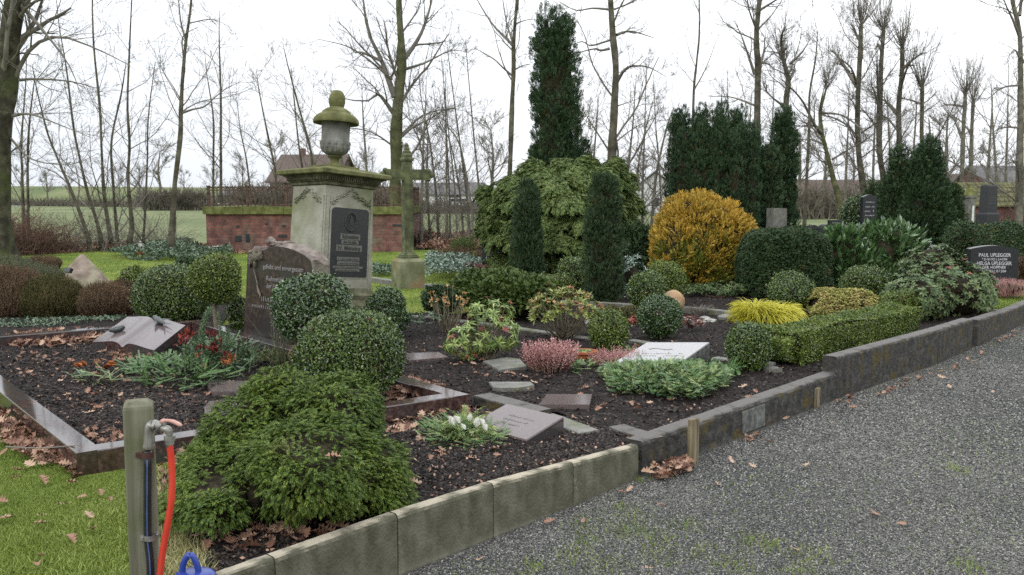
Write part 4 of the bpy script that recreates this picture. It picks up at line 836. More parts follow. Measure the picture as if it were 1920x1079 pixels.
# ================================================================ MONUMENTS
UP = np.array([0, 0, 1.0])
def text_mesh(name, body, size, m, parent, O, ex, ey, ext=.002, align='CENTER', sx=1.0, shear=0.0):
    cu = bpy.data.curves.new(name, 'FONT'); cu.body = body; cu.size = size; cu.extrude = ext; cu.align_x = align; cu.align_y = 'CENTER'; cu.resolution_u = 2; cu.shear = shear; cu.offset = size * .012
    o = bpy.data.objects.new(name, cu); COL.objects.link(o); dgp = bpy.context.evaluated_depsgraph_get(); me = bpy.data.meshes.new_from_object(o.evaluated_get(dgp))
    bpy.data.objects.remove(o); ex = nrm(ex); ey = nrm(ey); ez = np.cross(ex, ey); P = np.array(parent.location)
    O = np.array(O) - P if parent is not None else O
    Mx = Matrix([[ex[0] * sx, ey[0], ez[0], O[0]], [ex[1] * sx, ey[1], ez[1], O[1]], [ex[2] * sx, ey[2], ez[2], O[2]], [0, 0, 0, 1]]); me.transform(Mx)
    me.materials.clear(); me.materials.append(m); q = bpy.data.objects.new(name, me); COL.objects.link(q); q.parent = parent; return q
def plate(mb, O, ex, ey, w, h, t, n=None):
    ex = nrm(ex); ey = nrm(ey); ez = nrm(np.cross(ex, ey)); a = ex * w / 2; b = ey * h / 2; O = np.array(O)
    mb.add(*hexa([O - a - b, O + a - b, O + a + b, O - a + b], [O - a - b + ez * t, O + a - b + ez * t, O + a + b + ez * t, O - a + b + ez * t]))
def slabpoly(mb, pts2, O, ex, ey, t0, t1, bev=0):
    ex = nrm(ex); ey = nrm(ey); ez = nrm(np.cross(ex, ey)); O = np.array(O); n = len(pts2)
    V = [O + ex * a + ey * b + ez * t0 for a, b in pts2] + [O + ex * a + ey * b + ez * t1 for a, b in pts2]
    mb.add(np.array(V), [list(range(n))[::-1], list(range(n, 2 * n))] + [[i, (i + 1) % n, n + (i + 1) % n, n + i] for i in range(n)])
def glyphbars(mb, O, ex, ey, w, h, n, t, seed):
    r = np.random.RandomState(seed); ex = nrm(ex)
    for i in range(n):
        if r.rand() < .12: continue
        x = -w / 2 + w * (i + .5) / n; hh = h * r.choice([.6, .6, .95]); plate(mb, np.array(O) + ex * x + nrm(ey) * (hh - h) / 2, ex, ey, w / n * .35, hh, t)
        if r.rand() < .6: plate(mb, np.array(O) + ex * (x + w / n * .2) + nrm(ey) * (r.uniform(-.3, .1) * h), ex, ey, w / n * .7, h * .16, t)
# --- stone urn monument
th = R_(46); s = .64; cx0 = np.array([(597 - 960) * 9.65 / 1700, 9.65]); fx = np.array([math.cos(th), math.sin(th), 0]); fy = np.array([-math.sin(th), math.cos(th), 0])
cc = cx0 + (fx + fy)[:2] * s / 2
mon = thing('urn_monument', 'tall weathered stone pedestal crowned by a mossy lidded urn with a black inscription panel', 'monument', (cc[0], cc[1], .12))
mb = MB(); h = s / 2
mb.add(*sqlathe([(h + .012, .55), (h - .004, 1.62), (h - .004, 1.70)], (*cc, 0), th)); mb.build('pedestal', M['sand_monument'], mon)
mb = MB(); mb.add(*sqlathe([(h + .085, .0), (h + .085, .36), (h + .06, .40), (h + .045, .42), (h + .05, .47), (h + .02, .50), (h + .012, .55)], (*cc, 0), th)); V = mb.v[0]; mb.build('plinth', M['dark_mould'], mon)
mb = MB(); mb.add(*sqlathe([(h + .0, 1.655), (h + .018, 1.665), (h + .018, 1.69), (h + .035, 1.70), (h + .05, 1.735), (h + .085, 1.765), (h + .11, 1.775)], (*cc, 0), th))
for f, g in ((fx, fy), (fy, fx)):   # dentil ribs under the cap
    for sg in (-1, 1):
        for i in range(26):
            c_ = np.append(cc, 0) + f * ((i - 12.5) / 13 * (h + .04)) + g * sg * (h + .055) + UP * 1.738
            mb.add(*box(c_, (.012, .03, .05), th if f is fx else th + math.pi / 2))
mb.build('cornice', M['dark_mould'], mon)
mb = MB(); mb.add(*sqlathe([(h + .13, 1.772), (h + .138, 1.78), (h + .138, 1.815), (h + .125, 1.825), (.24, 1.868), (.20, 1.87), (.195, 1.895), (.12, 1.90)], (*cc, 0), th)); cap = mb.build('cap', M['lid_stone'], mon)
mb = MB(); mb.add(*lathe([(.095, 1.89), (.10, 1.905), (.085, 1.92), (.055, 1.935), (.048, 1.96), (.052, 1.985), (.082, 2.0), (.082, 2.015), (.065, 2.022)], (*cc, 0), 36), True); mb.build('urn_foot', M['lid_stone'], mon)
mb = MB(); prof = [(.06, 2.02), (.10, 2.03), (.14, 2.06), (.158, 2.10), (.163, 2.14), (.164, 2.17), (.160, 2.18), (.155, 2.187), (.155, 2.26), (.158, 2.34), (.165, 2.38), (.178, 2.40), (.18, 2.42)]
V, F = lathe(prof, (*cc, 0), 48); d2 = V[:, :2] - cc; a = np.arctan2(d2[:, 1], d2[:, 0]); low = (V[:, 2] < 2.17) & (V[:, 2] > 2.03); V[:, :2] = cc + d2 * (1 + .035 * low * np.cos(a * 12) * 1.0)[:, None]
mb.add(V, F, True); ub = mb.build('urn_bowl', M['urn_stone'], mon)
mb = MB(); rng = np.random.RandomState(3)   # carved leaves of the bowl
for row, (z0, r0) in enumerate([(2.06, .14), (2.10, .160), (2.14, .168)]):
    for i in range(14):
        a = (i + .5 * (row % 2)) * 2 * math.pi / 14; o_ = np.array([math.cos(a), math.sin(a), 0]); t_ = np.array([-math.sin(a), math.cos(a), 0]); c_ = np.append(cc, z0) + o_ * (r0 - .004)
        V = np.array([c_ - t_ * .02, c_ + o_ * .003 + UP * -.016, c_ + t_ * .02, c_ + UP * .035 + o_ * .006, c_ + o_ * .012 + UP * .01]); mb.add(V, [[0, 1, 4], [1, 2, 4], [2, 3, 4], [3, 0, 4]])
mb.build('urn_relief', M['urn_stone'], mon)
mb = MB(); mb.add(*lathe([(.17, 2.395), (.25, 2.372), (.253, 2.376), (.254, 2.396), (.245, 2.428), (.215, 2.458), (.19, 2.476), (.165, 2.486), (.16, 2.489), (.16, 2.502), (.145, 2.516), (.115, 2.538), (.085, 2.55), (.075, 2.56)], (*cc, 0), 48), True); lid = mb.build('urn_lid', M['lid_stone'], mon)
mb = MB(); V, F = lathe([(.066, 2.545), (.078, 2.57), (.086, 2.61), (.088, 2.65), (.080, 2.69), (.064, 2.725), (.042, 2.742)], (*cc, 0), 28); d2 = V[:, :2] - cc; a = np.arctan2(d2[:, 1], d2[:, 0]); V[:, :2] = cc + d2 * (1 + .07 * np.cos(a * 6 + V[:, 2] * 26))[:, None]; mb.add(V, F, True); mb.build('flame_finial', M['lid_stone'], mon)
# panel on the right-hand face
Of = np.append(cx0, 0) - fy * .010; nf = -fy
def fp(sx_, z, out=.0): return Of + fx * (sx_ * s) + UP * z + nf * out
wpl, zb, zt_ = .49, .675, 1.425; c_ = fp(.505, (zb + zt_) / 2, .0); hw, hh, rr_ = wpl / 2, (zt_ - zb) / 2, .045
pts = []
for qx, qy, a0 in ((hw - rr_, hh - rr_, 0), (-hw + rr_, hh - rr_, 90)):
    for k in range(6): a = R_(a0 + 18 * k); pts.append((qx + rr_ * math.cos(a), qy + rr_ * math.sin(a)))
pts += [(-hw, -hh), (hw, -hh)]
mb = MB(); slabpoly(mb, pts, c_, fx, UP, -.01, .012); pan = mb.build('inscription_panel', M['black_granite'], mon)
mb = MB(); fr = [(x * 1.09, y * 1.05) for x, y in pts]; slabpoly(mb, fr, c_, fx, UP, -.012, .004); mb.build('panel_frame', M['sand_monument'], mon)
def zp(v): return 1.55 - (v - 370) * 9.83 / 1700
pw = s / 68 * .72
for (u0, u1, v0, v1, tx) in [(634, 671, 440, 451, 'Ruhestätte'), (636, 668, 452, 459, 'der Familie'), (627, 675, 461, 473, 'H. Mensing'), (629, 671, 484, 490.5, None), (630, 671, 492, 499, None), (622, 678, 501, 505, None), (627, 672, 506, 511, None)]:
    sc = (u0 + u1) / 2; o_ = fp(.505 + (sc - 652) / 90, (zp(v0) + zp(v1)) / 2, .0125); w_ = (u1 - u0) / 90 * s; h_ = zp(v0) - zp(v1)
    mb = MB(); plate(mb, o_, fx, UP, w_, h_, .003); mb.build('letter_strip', M['dull_plate'], pan) 
    if tx: text_mesh('lettering', tx, h_ * 1.02, M['dull_text'], mon, o_ + nf * .0045, fx, UP, .0015, sx=w_ / (len(tx) * h_ * .50) * .95)
    else: mb = MB(); glyphbars(mb, o_ + nf * .003, fx, UP, w_ * .92, h_ * .7, 16, .002, int(v0)); mb.build('lettering', M['dull_text'], mon)
mb = MB(); a = np.linspace(0, 2 * math.pi, 27)[:-1]; cw = fp(.515, zp(417), .014)
for i, x in enumerate(a):
    p = cw + fx * (.075 * math.sin(x)) + UP * (.10 * math.cos(x)); mb.add(*uvsphere(p, (.013, .010, .019), 6, 5), True)
mb.add(*tube([cw + fx * (.052 * math.sin(x)) + UP * (.075 * math.cos(x)) for x in np.linspace(0, 2 * math.pi, 24)], .006, 5)); plate(mb, cw - UP * .0, fx, UP, .05, .07, .006); plate(mb, cw + UP * .045, fx, UP, .03, .03, .008)
mb.build('crest', M['dull_text'], mon)
mb = MB(); rng = np.random.RandomState(6)    # olive branch carvings under the cornice
for (O_, e_, n_) in ((Of, fx, nf), (np.append(cx0, 0) - fx * .008, fy, -fx)):
    for sg in (-1, 1):
        for k in range(20):
            tt = k / 19; px_ = s * .5 + sg * s * .42 * (1 - tt * .85); z_ = 1.50 + .10 * tt + .02 * math.sin(k * 2.1) - .03 * (1 - tt); ang = rng.uniform(-.9, .9) + (0.5 if sg < 0 else math.pi - .5)
            d_ = e_ * math.cos(ang) + UP * math.sin(ang) * .7; q_ = np.cross(d_, n_); c_ = O_ + e_ * px_ + UP * z_; L = rng.uniform(.04, .065)
            mb.add(np.array([c_, c_ + d_ * L * .5 + q_ * .011, c_ + d_ * L, c_ + d_ * L * .5 - q_ * .011, c_ + d_ * L * .5 + n_ * .018]), [[0, 1, 4], [1, 2, 4], [2, 3, 4], [3, 0, 4]])
        mb.add(*tube([O_ + e_ * (s * .5 + sg * s * .42 * (1 - x)) + UP * (1.48 + .12 * x) + n_ * .004 for x in (0, .3, .6, .9)], .005, 5))
mb.build('branch_relief', M['sand_monument'], mon)
for c3, sz in [(Of + fx * s * .05 - nf * .002, (.028, .012, 1.04)), (Of + fx * s * .95 - nf * .002, (.028, .012, 1.04)), (np.append(cx0, 0) - fx * .006 + fy * s * .06, (.012, .03, 1.04))]:
    mb = MB(); mb.add(*box(c3 + UP * 1.03, sz, th)); mb.build('corner_strip', M['sand_monument'], mon)

mon.rotation_euler = (R_(-4.2), R_(2.6), 0)
# --- iron cross on a stone base
Yc = 14.1; ux = xat(765, 500, Yc); cr = thing('iron_cross', 'mossy cast iron cross on a rust streaked square stone base', 'cross', (ux, Yc, .12)); t2 = R_(28)
ex = np.array([math.cos(t2), math.sin(t2), 0]); eyv = np.array([-math.sin(t2), math.cos(t2), 0])
mb = MB(); bz = zat(492, Yc - .2); mb.add(*sqlathe([(.20, .0), (.20, bz), (.185, bz + .02), (.165, bz + .03), (.13, bz + .055)], (ux, Yc, 0), t2)); mb.build('base', M['cross_base'], cr)
zz = lambda v: zat(v, Yc)
mb = MB(); mb.add(*sqlathe([(.135, bz + .05), (.135, bz + .075), (.115, bz + .085), (.115, bz + .10), (.10, bz + .115), (.078, bz + .15), (.072, bz + .18), (.066, zz(330)), (.062, zz(298))], (ux, Yc, 0), t2)); 
for sg in (-1, 1):
    for sd in (-1, 1): mb.add(*box(np.array([ux, Yc, (bz + .2 + zz(345)) / 2]) + ex * sg * .058 + eyv * sd * .070, (.012, .012, zz(345) - bz - .2), t2))
mb.build('shaft', M['iron_moss'], cr)
za = (zz(318) + zz(338)) / 2; ha = (zz(318) - zz(338)); La = .355
mb = MB(); mb.add(*box((ux, Yc, za), (La * 2, .12, ha), t2)); mb.add(*box((ux, Yc, za), (La * 2 - .06, .135, ha * .6), t2))
for sg in (-1, 1):
    c_ = np.array([ux, Yc, za]) + ex * sg * La
    for dz, r_, o_ in ((ha * .38, .042, 0), (-ha * .38, .042, 0), (0, .052, .045)): mb.add(*uvsphere(c_ + ex * sg * o_ + UP * dz, (r_, r_, r_), 10, 8), True)
mb.build('cross_arm', M['iron_moss'], cr)
mb = MB(); z0 = zz(300); mb.add(*sqlathe([(.078, z0 - .02), (.085, z0), (.085, z0 + .02), (.066, z0 + .035), (.07, z0 + .07), (.05, z0 + .10), (.052, z0 + .125), (.030, z0 + .15), (.035, z0 + .17), (.022, z0 + .20), (.028, z0 + .22), (.012, z0 + .25)], (ux, Yc, 0), t2)); mb.build('finial', M['iron_moss'], cr)

# --- reddish granite headstone
A0 = at(455, 646, .15); B0 = at(582, 672, .15); hx_ = nrm(B0 - A0); L0 = np.linalg.norm(B0 - A0); hn = nrm(np.cross(hx_, UP))  # outward normal (towards the plot)
if hn @ np.array([0, -1, 0]) < 0: hn = -hn
hs = thing('family_headstone', 'rough edged reddish granite headstone with carved rose and drapery behind the box balls', 'headstone', A0)
def fpix(u, v, o=0.0):   # pixel -> local coords on front face plane
    d = ray(u, v); q0 = A0 - np.array([0, 0, CAMH]) ; t = (hn @ q0) / (hn @ d); p = d * t + np.array([0, 0, CAMH]); return ((p - A0) @ hx_, p[2] - A0[2])
fo = [fpix(u, v) for u, v in [(455, 650), (458, 600), (462, 540), (465, 476), (471, 472), (494, 470), (505, 465), (517, 463), (530, 464), (542, 466.5), (557, 472), (570, 479), (578, 485), (583, 491), (585, 500), (586, 520), (586, 600), (586, 673)]]
fo[0] = (fo[0][0], -.05); fo[-1] = (fo[-1][0], -.05)
n = len(fo); Th = .19
mb = MB(); slabpoly(mb, [(a, b) for a, b in fo][::-1], A0, hx_, UP, 0, 0.0)
mb = MB(); fr = np.array([A0 + hx_ * a + UP * b for a, b in fo]); mb.add(fr, [list(range(n))])
face = mb.build('polished_face', M['brown_granite'], hs)
rng = np.random.RandomState(12); Rg = []
ctr = np.array([np.mean([a for a, b in fo]), .35])
for k, (dd, gw) in enumerate([(0, 0.0), (.012, .010), (.05, .022), (.10, .03), (.15, .022), (Th, -.01)]):
    row = []
    for i, (a, b) in enumerate(fo):
        q_ = np.array([a, b]); o_ = q_ - ctr; o_ = o_ / np.linalg.norm(o_); j = rng.normal(size=3) * .007 * (k > 0)
        q_ = q_ + o_ * (gw + .002) + j[:2]; row.append(A0 + hx_ * q_[0] + UP * q_[1] - hn * (dd + j[2] * .5 - .001))
    Rg.append(row)
Rg = np.array(Rg); V = Rg.reshape(-1, 3); F = [np.array([[i * n + j, i * n + j + 1, (i + 1) * n + j + 1, (i + 1) * n + j] for i in range(len(Rg) - 1) for j in range(n - 1)])]
mb = MB(); mb.add(V, F + [np.array([[(len(Rg) - 1) * n + j for j in range(n)]])]); mb.build('rough_body', M['rough_granite'], hs)
def hpt(u, v, o=.0): a, b = fpix(u, v); return A0 + hx_ * a + UP * b + hn * o
for tx, (u0, v0), (u1, v1), szp in [('geliebt und unvergessen', (487, 499), (577, 508), 13), ('Ruhestätte', (497, 522), (541, 527), 13), ('der Familie', (496, 536), (538, 541), 13)]:
    p0, p1 = hpt(u0, v0, .002), hpt(u1, v1, .002); L = np.linalg.norm(p1 - p0); sz = szp * 8.2 / 1700 * .98; me_w = len(tx) * sz * .50; sz *= 1.0
    text_mesh('lettering', tx, sz, M['silver_text'], hs, (p0 + p1) / 2 * np.array([1, 1, 0]) + UP * ((p0 + p1)[2] / 2) + hn * .001, hx_, UP, .003, sx=L / me_w)
for (u0, v0, u1, v1) in [(490, 560, 530, 565), (472, 571, 515, 577)]:
    p0, p1 = hpt(u0, v0, .002), hpt(u1, v1, .002); mb = MB(); glyphbars(mb, (p0 + p1) / 2, hx_, UP, np.linalg.norm(p1 - p0), .045, 12, .003, u0); mb.build('lettering', M['silver_text'], hs)
# carved rose with leaves and a fold of cloth
mb = MB(); pr = hpt(499, 459, -.05)
for i in range(18):
    a = i * 2.4; r_ = .006 + .0022 * i; mb.add(*uvsphere(pr + UP * .02 + hx_ * (r_ * math.cos(a)) - hn * (r_ * .6 * math.sin(a)) + UP * (.035 - .0022 * i), (.028, .024, .018), 9, 6, .1, i, 40), True)
for j, (u, v, ra, rb, ax_) in enumerate([(486, 470, 15, 8, -.03), (475, 474, 12, 7, -.02), (481, 481, 10, 11, .0), (472, 484, 6, 11, .0), (490, 478, 6, 9, .004), (479, 494, 4, 9, .004), (470, 494, 3, 8, .004), (512, 459, 16, 5, -.06), (528, 457, 12, 4, -.07), (520, 462, 10, 4, -.04)]):
    c8 = hpt(u, v, ax_); mb.add(*uvsphere(c8, (ra * .0048, .030, rb * .0048), 14, 10, .28, 70 + j, 26), True)
for (pp, rr) in [([(484, 535), (488, 548), (491, 556)], [.006, .014, .004]), ([(478, 505), (484, 530), (490, 560)], [.006, .005, .004])]:
    P = smooth_path([hpt(u, v, .012 if v > 465 else -.03) for u, v in pp], 14); mb.add(*tube(P, np.interp(np.linspace(0, 1, 14), np.linspace(0, 1, len(rr)), rr), 8), True)
mb.build('carved_rose', M['rough_granite'], hs)

# --- other headstones
def simple_stone(label, u0, u1, vt, vb, Y, arch, th=.14, rz=0.0, m='black_granite', lines=(), base=None, name='headstone', peak=False, tm='white_text'):
    x0, x1 = xat(u0, (vt + vb) / 2, Y), xat(u1, (vt + vb) / 2, Y); cx = (x0 + x1) / 2; wd = (x1 - x0) / math.cos(rz); zb_ = zat(vb, Y); zt2 = zat(vt, Y)
    t = thing(name, label, 'headstone', (cx, Y, max(.1, zb_ - .05))); ex = np.array([math.cos(rz), math.sin(rz), 0]); nn = np.array([math.sin(rz), -math.cos(rz), 0]); hw = wd / 2
    pts = [(-hw, zb_ - .05), (-hw, zt2 - arch)]
    if peak: pts += [(-hw * .25, zt2 - arch * .1), (0, zt2), (hw * .25, zt2 - arch * .1)]
    else: pts += [(-hw + 2 * hw * k / 10, zt2 - arch + arch * math.sin(math.pi * k / 10)) for k in range(1, 10)]
    pts += [(hw, zt2 - arch), (hw, zb_ - .05)]
    O = np.array([cx, Y, 0]) - nn * th; mb = MB(); slabpoly(mb, pts[::-1], O, ex, UP, 0, th * .94); 
    ins = [(a * .985, b - .004) for a, b in pts]; slabpoly(mb, ins[::-1], O, ex, UP, th * .93, th)
    o = mb.build('stone_slab', M[m], t)
    for (tx, v, hpx, wfrac) in lines:
        z_ = zat(v, Y); sz = hpx * Y / 1700 * 1.35; O2 = np.array([cx, Y, z_]) + nn * .003
        if tx: text_mesh('lettering', tx, sz, M[tm], t, O2, ex, UP, .002, sx=wd * wfrac / (len(tx) * sz * .56))
        else: mb = MB(); glyphbars(mb, O2, ex, UP, wd * wfrac, sz * .7, 9, .003, int(v * 7)); mb.build('lettering', M[tm], t)
    if base:
        mb = MB(); mb.add(*box((cx - nn[0] * th / 2, Y - nn[1] * th / 2, zb_ / 2), (wd + base, th + base, zb_), rz)); mb.build('plinth', M['moss_stone' if m != 'black_granite' else 'black_granite'], t)
    return t
simple_stone('broad black headstone with a shallow arched top and five lines of pale lettering', 1820, 1907, 461, 553, 13.1, .05, .16, R_(-6), lines=[('PAUL UPLEGGER', 479, 7, .64), ('* 21·10·1915 † 5·4·1994', 487, 5, .68), ('HELGA UPLEGGER', 494.5, 7, .68), ('GEB. HÖPPNER', 502, 5.5, .48), ('* 5·7·1923 † 15·7·2004', 509, 5, .66)])
simple_stone('dark headstone half hidden behind the drooping conifer with pale lettering', 903, 950, 428, 497, 16.0, .0, .2, R_(-25), lines=[(None, 472, 3, .5), (None, 484, 4, .7)])
simple_stone('tall narrow black headstone with a peaked top and four short pale lines', 1617, 1643, 365, 445, 20.5, .06, .16, 0, lines=[(None, 379, 3, .6), (None, 388, 3, .7), (None, 396, 3.4, .8), (None, 404, 3, .7)], peak=True)
simple_stone('small square black headstone behind the laurel with tiny pale lettering', 1555, 1579, 413, 445, 21, .0, .14, 0, lines=[(None, 418, 2.5, .6), (None, 423, 2, .5)])
simple_stone('low round topped dark headstone left of the small square one', 1514, 1538, 422, 445, 20, .07, .2, 0)
simple_stone('second low round topped dark headstone in front of the small square one', 1536, 1562, 421, 445, 19, .09, .2, 0)
simple_stone('short dark headstone squeezed between drooping conifer and golden thuja', 1210, 1226, 428, 470, 17, .02, .14, 0)
simple_stone('pale grey stone stele with a ribbed front left of the thin lime', 1449, 1477, 391, 424, 23, .0, .3, R_(20), m='grey_stone')
simple_stone('low light grey stone with a slanted top above the rhododendron', 1722, 1762, 459, 480, 15, .03, .2, R_(-10), m='pale_granite')
# dark granite obelisk
Yo = 25; t = thing('obelisk', 'dark granite pillar on a stepped mossy base before the tiled wall', 'obelisk', (xat(1852, 400, Yo), Yo, .1)); x = xat(1852, 400, Yo)
k = Yo / 1700
mb = MB(); mb.add(*sqlathe([(13.5 * k / 1.2, zat(402, Yo)), (12.0 * k / 1.2, zat(350, Yo)), (10.5 * k / 1.2, zat(347, Yo))], (x, Yo, 0), R_(12))); mb.build('shaft', M['black_granite'], t)
mb = MB(); mb.add(*sqlathe([(16.5 * k / 1.2, zat(420, Yo)), (16 * k / 1.2, zat(402, Yo)), (14.5 * k / 1.2, zat(399, Yo))], (x, Yo, 0), R_(12))); mb.build('pedestal', M['black_granite'], t)
mb = MB(); mb.add(*sqlathe([(24 * k / 1.2, .05), (24 * k / 1.2, zat(426, Yo)), (20 * k / 1.2, zat(425.5, Yo)), (20 * k / 1.2, zat(420, Yo))], (x, Yo, 0), R_(12))); mb.build('base', M['moss_stone'], t)
mb = MB()
for v in (357, 362, 370, 375, 381): glyphbars(mb, np.array([x, Yo, zat(v, Yo)]) + np.array([.2, -.98, 0]) * (12.6 * k / 1.2), np.array([.978, .208, 0]), UP, 15 * k, 1.6 * k, 8, .004, v)
mb.build('lettering', M['dull_plate'], t)
# pale little shrine
Ys = 24; x = xat(1816, 400, Ys); k = Ys / 1700; t = thing('stone_shrine', 'small pale stone shrine with gabled top left of the obelisk', 'shrine', (x, Ys, .1))
mb = MB(); mb.add(*sqlathe([(8 * k, .05), (8 * k, zat(372, Ys)), (10 * k, zat(371, Ys)), (10 * k, zat(367, Ys))], (x, Ys, 0), R_(14))); mb.build('body', M['grey_stone'], t)
mb = MB(); mb.add(*sqlathe([(9.5 * k, zat(367, Ys)), (8 * k, zat(364, Ys)), (2 * k, zat(352, Ys)), (1.5 * k, zat(346, Ys))], (x, Ys, 0), R_(14))); mb.build('roof', M['moss_stone'], t)
mb = MB(); mb.add(*box((x + 3.5 * k, Ys - 9.2 * k, (zat(425, Ys) + zat(386, Ys)) / 2), (4 * k, .02, zat(386, Ys) - zat(425, Ys)), R_(14))); mb.build('tablet', M['white_paint'], t)

# --- boulder with two small plates
Yb = 13.6; x = xat(147, 500, Yb); t = thing('memorial_boulder', 'pointed pinkish boulder with two small dark plates among the heather', 'boulder', (x, Yb, .12))
nu, nv = 22, 14; Rg = []
for j in range(nv):
    f = j / (nv - 1); z_ = .08 + (zat(476, Yb) - .08) * f; r_ = .62 * (1 - f) ** 1.02 + .03; row = []
    for i in range(nu):
        a = i * 2 * math.pi / nu; sx_ = 1.0 if math.cos(a) > 0 else 1.08; row.append((x + .02 + r_ * math.cos(a) * sx_ + .05 * f, Yb + r_ * .7 * math.sin(a), z_))
    Rg.append(row)
V, F = rings(Rg); V += (.028 * sn(V, 7, 4, 3))[:, None] * nrm(V - np.array([x, Yb, .2])); mb = MB(); mb.add(V, F, True); mb.build('rock', M['boulder'], t)
for (u, v) in ((131, 509), (120, 529)):
    p = atd(u, v, Yb - .52 * (1 - (535 - v) / 75) ** .8 * .75 - .06); mb = MB(); n_ = nrm(np.array([-.45, -.8, .55])); ex = nrm(np.cross(UP, n_)); ey = np.cross(n_, ex); plate(mb, p, ex, ey, .13, .07, .05); mb.build('name_plate', M['black_granite'], t)

# --- open stone book with two bronze swallows
bl, br_, tl, tr_ = at(173, 641, .245), at(289, 657, .245), at(239, 594, .37), at(348, 610, .37)
book = thing('stone_book', 'open book of polished brown granite with two bronze swallows on its pages', 'stone book', (bl + br_) / 2 * np.array([1, 1, 0]) + UP * .15)
bx = nrm((br_ - bl) + (tr_ - tl)); 
def bq(s_, t_, dz=0.0):
    p = (bl * (1 - s_) + br_ * s_) * (1 - t_) + (tl * (1 - s_) + tr_ * s_) * t_
    tt_ = s_ * 2 if s_ < .5 else (1 - s_) * 2
    prof = .020 * math.sin(math.pi * tt_ ** 1.7) - .026 * math.exp(-((s_ - .5) / .05) ** 2) + .012 * tt_
    return p + UP * (prof + dz)
ns, ntt = 41, 6; mb = MB(); top = np.array([[bq(i / (ns - 1), j / (ntt - 1)) for i in range(ns)] for j in range(ntt)])
bot = top.copy(); 
for j in range(ntt):
    for i in range(ns): bot[j, i, 2] = bq(i / (ns - 1), j / (ntt - 1))[2] * 0 + (bl[2] * (1 - j / (ntt - 1)) + tl[2] * j / (ntt - 1)) - .075
F = [[j * ns + i, j * ns + i + 1, (j + 1) * ns + i + 1, (j + 1) * ns + i] for j in range(ntt - 1) for i in range(ns - 1)]; mb.add(top.reshape(-1, 3), F, True)
o = ns * ntt; V = np.concatenate([top[0], bot[0]]); mb.add(V, [[i + 1, i, ns + i, ns + i + 1] for i in range(ns - 1)], False, 1); V = np.concatenate([top[-1], bot[-1]]); mb.add(V, [[i, i + 1, ns + i + 1, ns + i] for i in range(ns - 1)], False, 1)
for i in (0, ns - 1):
    V = np.concatenate([top[:, i], bot[:, i]]); mb.add(V, [[j, j + 1, ntt + j + 1, ntt + j] for j in range(ntt - 1)], False, 1)
mb.build('book_block', [M['plaque_granite'], M['red_granite']], book)
mb = MB(); q = [bq(.04, .06, -.1), bq(.96, .06, -.1), bq(.96, .94, -.1), bq(.04, .94, -.1)]; q2 = [np.array([a[0], a[1], .10]) for a in q]; mb.add(*hexa(q2, q)); mb.build('support', M['red_granite'], book)
for (s_, t_, ang) in ((.20, .33, 2.6), (.68, .80, -.35)):
    BS = 1.35
    c_ = bq(s_, t_, .026); ey = nrm(bq(s_, t_ + .1) - bq(s_, t_)); ez = np.cross(bx, ey)
    d_ = bx * math.cos(ang) + ey * math.sin(ang); q_ = np.cross(ez, d_)
    if ang > 0: d_ = bx * .75 + ey * .45; q_ = np.cross(ez, d_)
    else: d_ = -bx * .9 + ey * .4; q_ = np.cross(ez, d_)
    b = thing('bronze_swallow', 'small bronze swallow on the left page of the stone book' if s_ < .5 else 'bronze swallow with a forked tail on the right page of the stone book', 'bird figure', c_ - UP * .0, 'bronze swallows on the stone book')
    mb = MB(); Pp = [c_ - d_ * BS * .08, c_ - d_ * BS * .05, c_, c_ + d_ * BS * .045 + ez * .006, c_ + d_ * BS * .065 + ez * .014, c_ + d_ * BS * .085 + ez * .016, c_ + d_ * BS * .105 + ez * .012]; mb.add(*tube(smooth_path(Pp, 16), np.interp(np.linspace(0, 1, 16), np.linspace(0, 1, 7), [.006, .019, .032, .030, .024, .026, .002]), 10), True); mb.build('body', M['bronze'], b)
    mb = MB()
    for sg in (-1, 1): a_ = c_ - d_ * BS * .06; mb.add(np.array([a_, a_ - d_ * BS * .10 + q_ * BS * sg * .035, a_ - d_ * BS * .05 + q_ * BS * sg * .008, a_ + ez * .008]), [[0, 1, 2], [0, 3, 1], [3, 2, 1]])
    mb.build('tail', M['bronze'], b)
    for sg in (-1, 1):
        mb = MB(); a_ = c_ + d_ * BS * .03 + q_ * BS * sg * .018 + ez * .008; mb.add(np.array([a_, a_ - d_ * BS * .05, a_ - d_ * BS * .10 + q_ * BS * sg * (.045 if s_ > .5 else .012) + ez * .012, a_ - d_ * BS * .02 + q_ * BS * sg * .022, a_ - d_ * BS * .03 + q_ * BS * sg * .012 + ez * .012]), [[0, 3, 4], [3, 2, 4], [2, 1, 4], [1, 0, 4]]); mb.build('wing', M['bronze'], b)

# --- pillow stones
def wedge(label, tb, hl, hh, m, sm=None, lines=None, zb=.15):
    """tb: pixel corners back-left, back-right, front-right, front-left of the top; heights per corner"""
    T = [at(u, v, z) for (u, v), z in zip(tb, (hh, hh, hl, hl))]; 
    T[3] = T[0] + T[2] - T[1]
    B = [np.array([p[0], p[1], zb - .03]) for p in T]
    t = thing('memorial_stone', label, 'memorial stone', sum(B) / 4)
    mb = MB(); c = sum(T) / 4; T2 = [p + (c - p) * .018 - np.array([0, 0, 0]) for p in T]; T1 = [p - UP * .008 for p in T]
    mb.add(*hexa([B[3], B[2], B[1], B[0]], [T1[3], T1[2], T1[1], T1[0]])); mb.build('stone_block', M[sm or m], t)
    mb = MB(); mb.add(*hexa([T1[3] , T1[2], T1[1], T1[0]], [T2[3], T2[2], T2[1], T2[0]])); mb.build('polished_top', M[m], t)
    return t, T2
wt, T = wedge('brown polished granite pillow stone with faint engraving beside the candle wreath', [(950, 757), (1057, 782), (987, 825), (907, 783)], .20, .27, 'plaque_granite', 'red_granite')
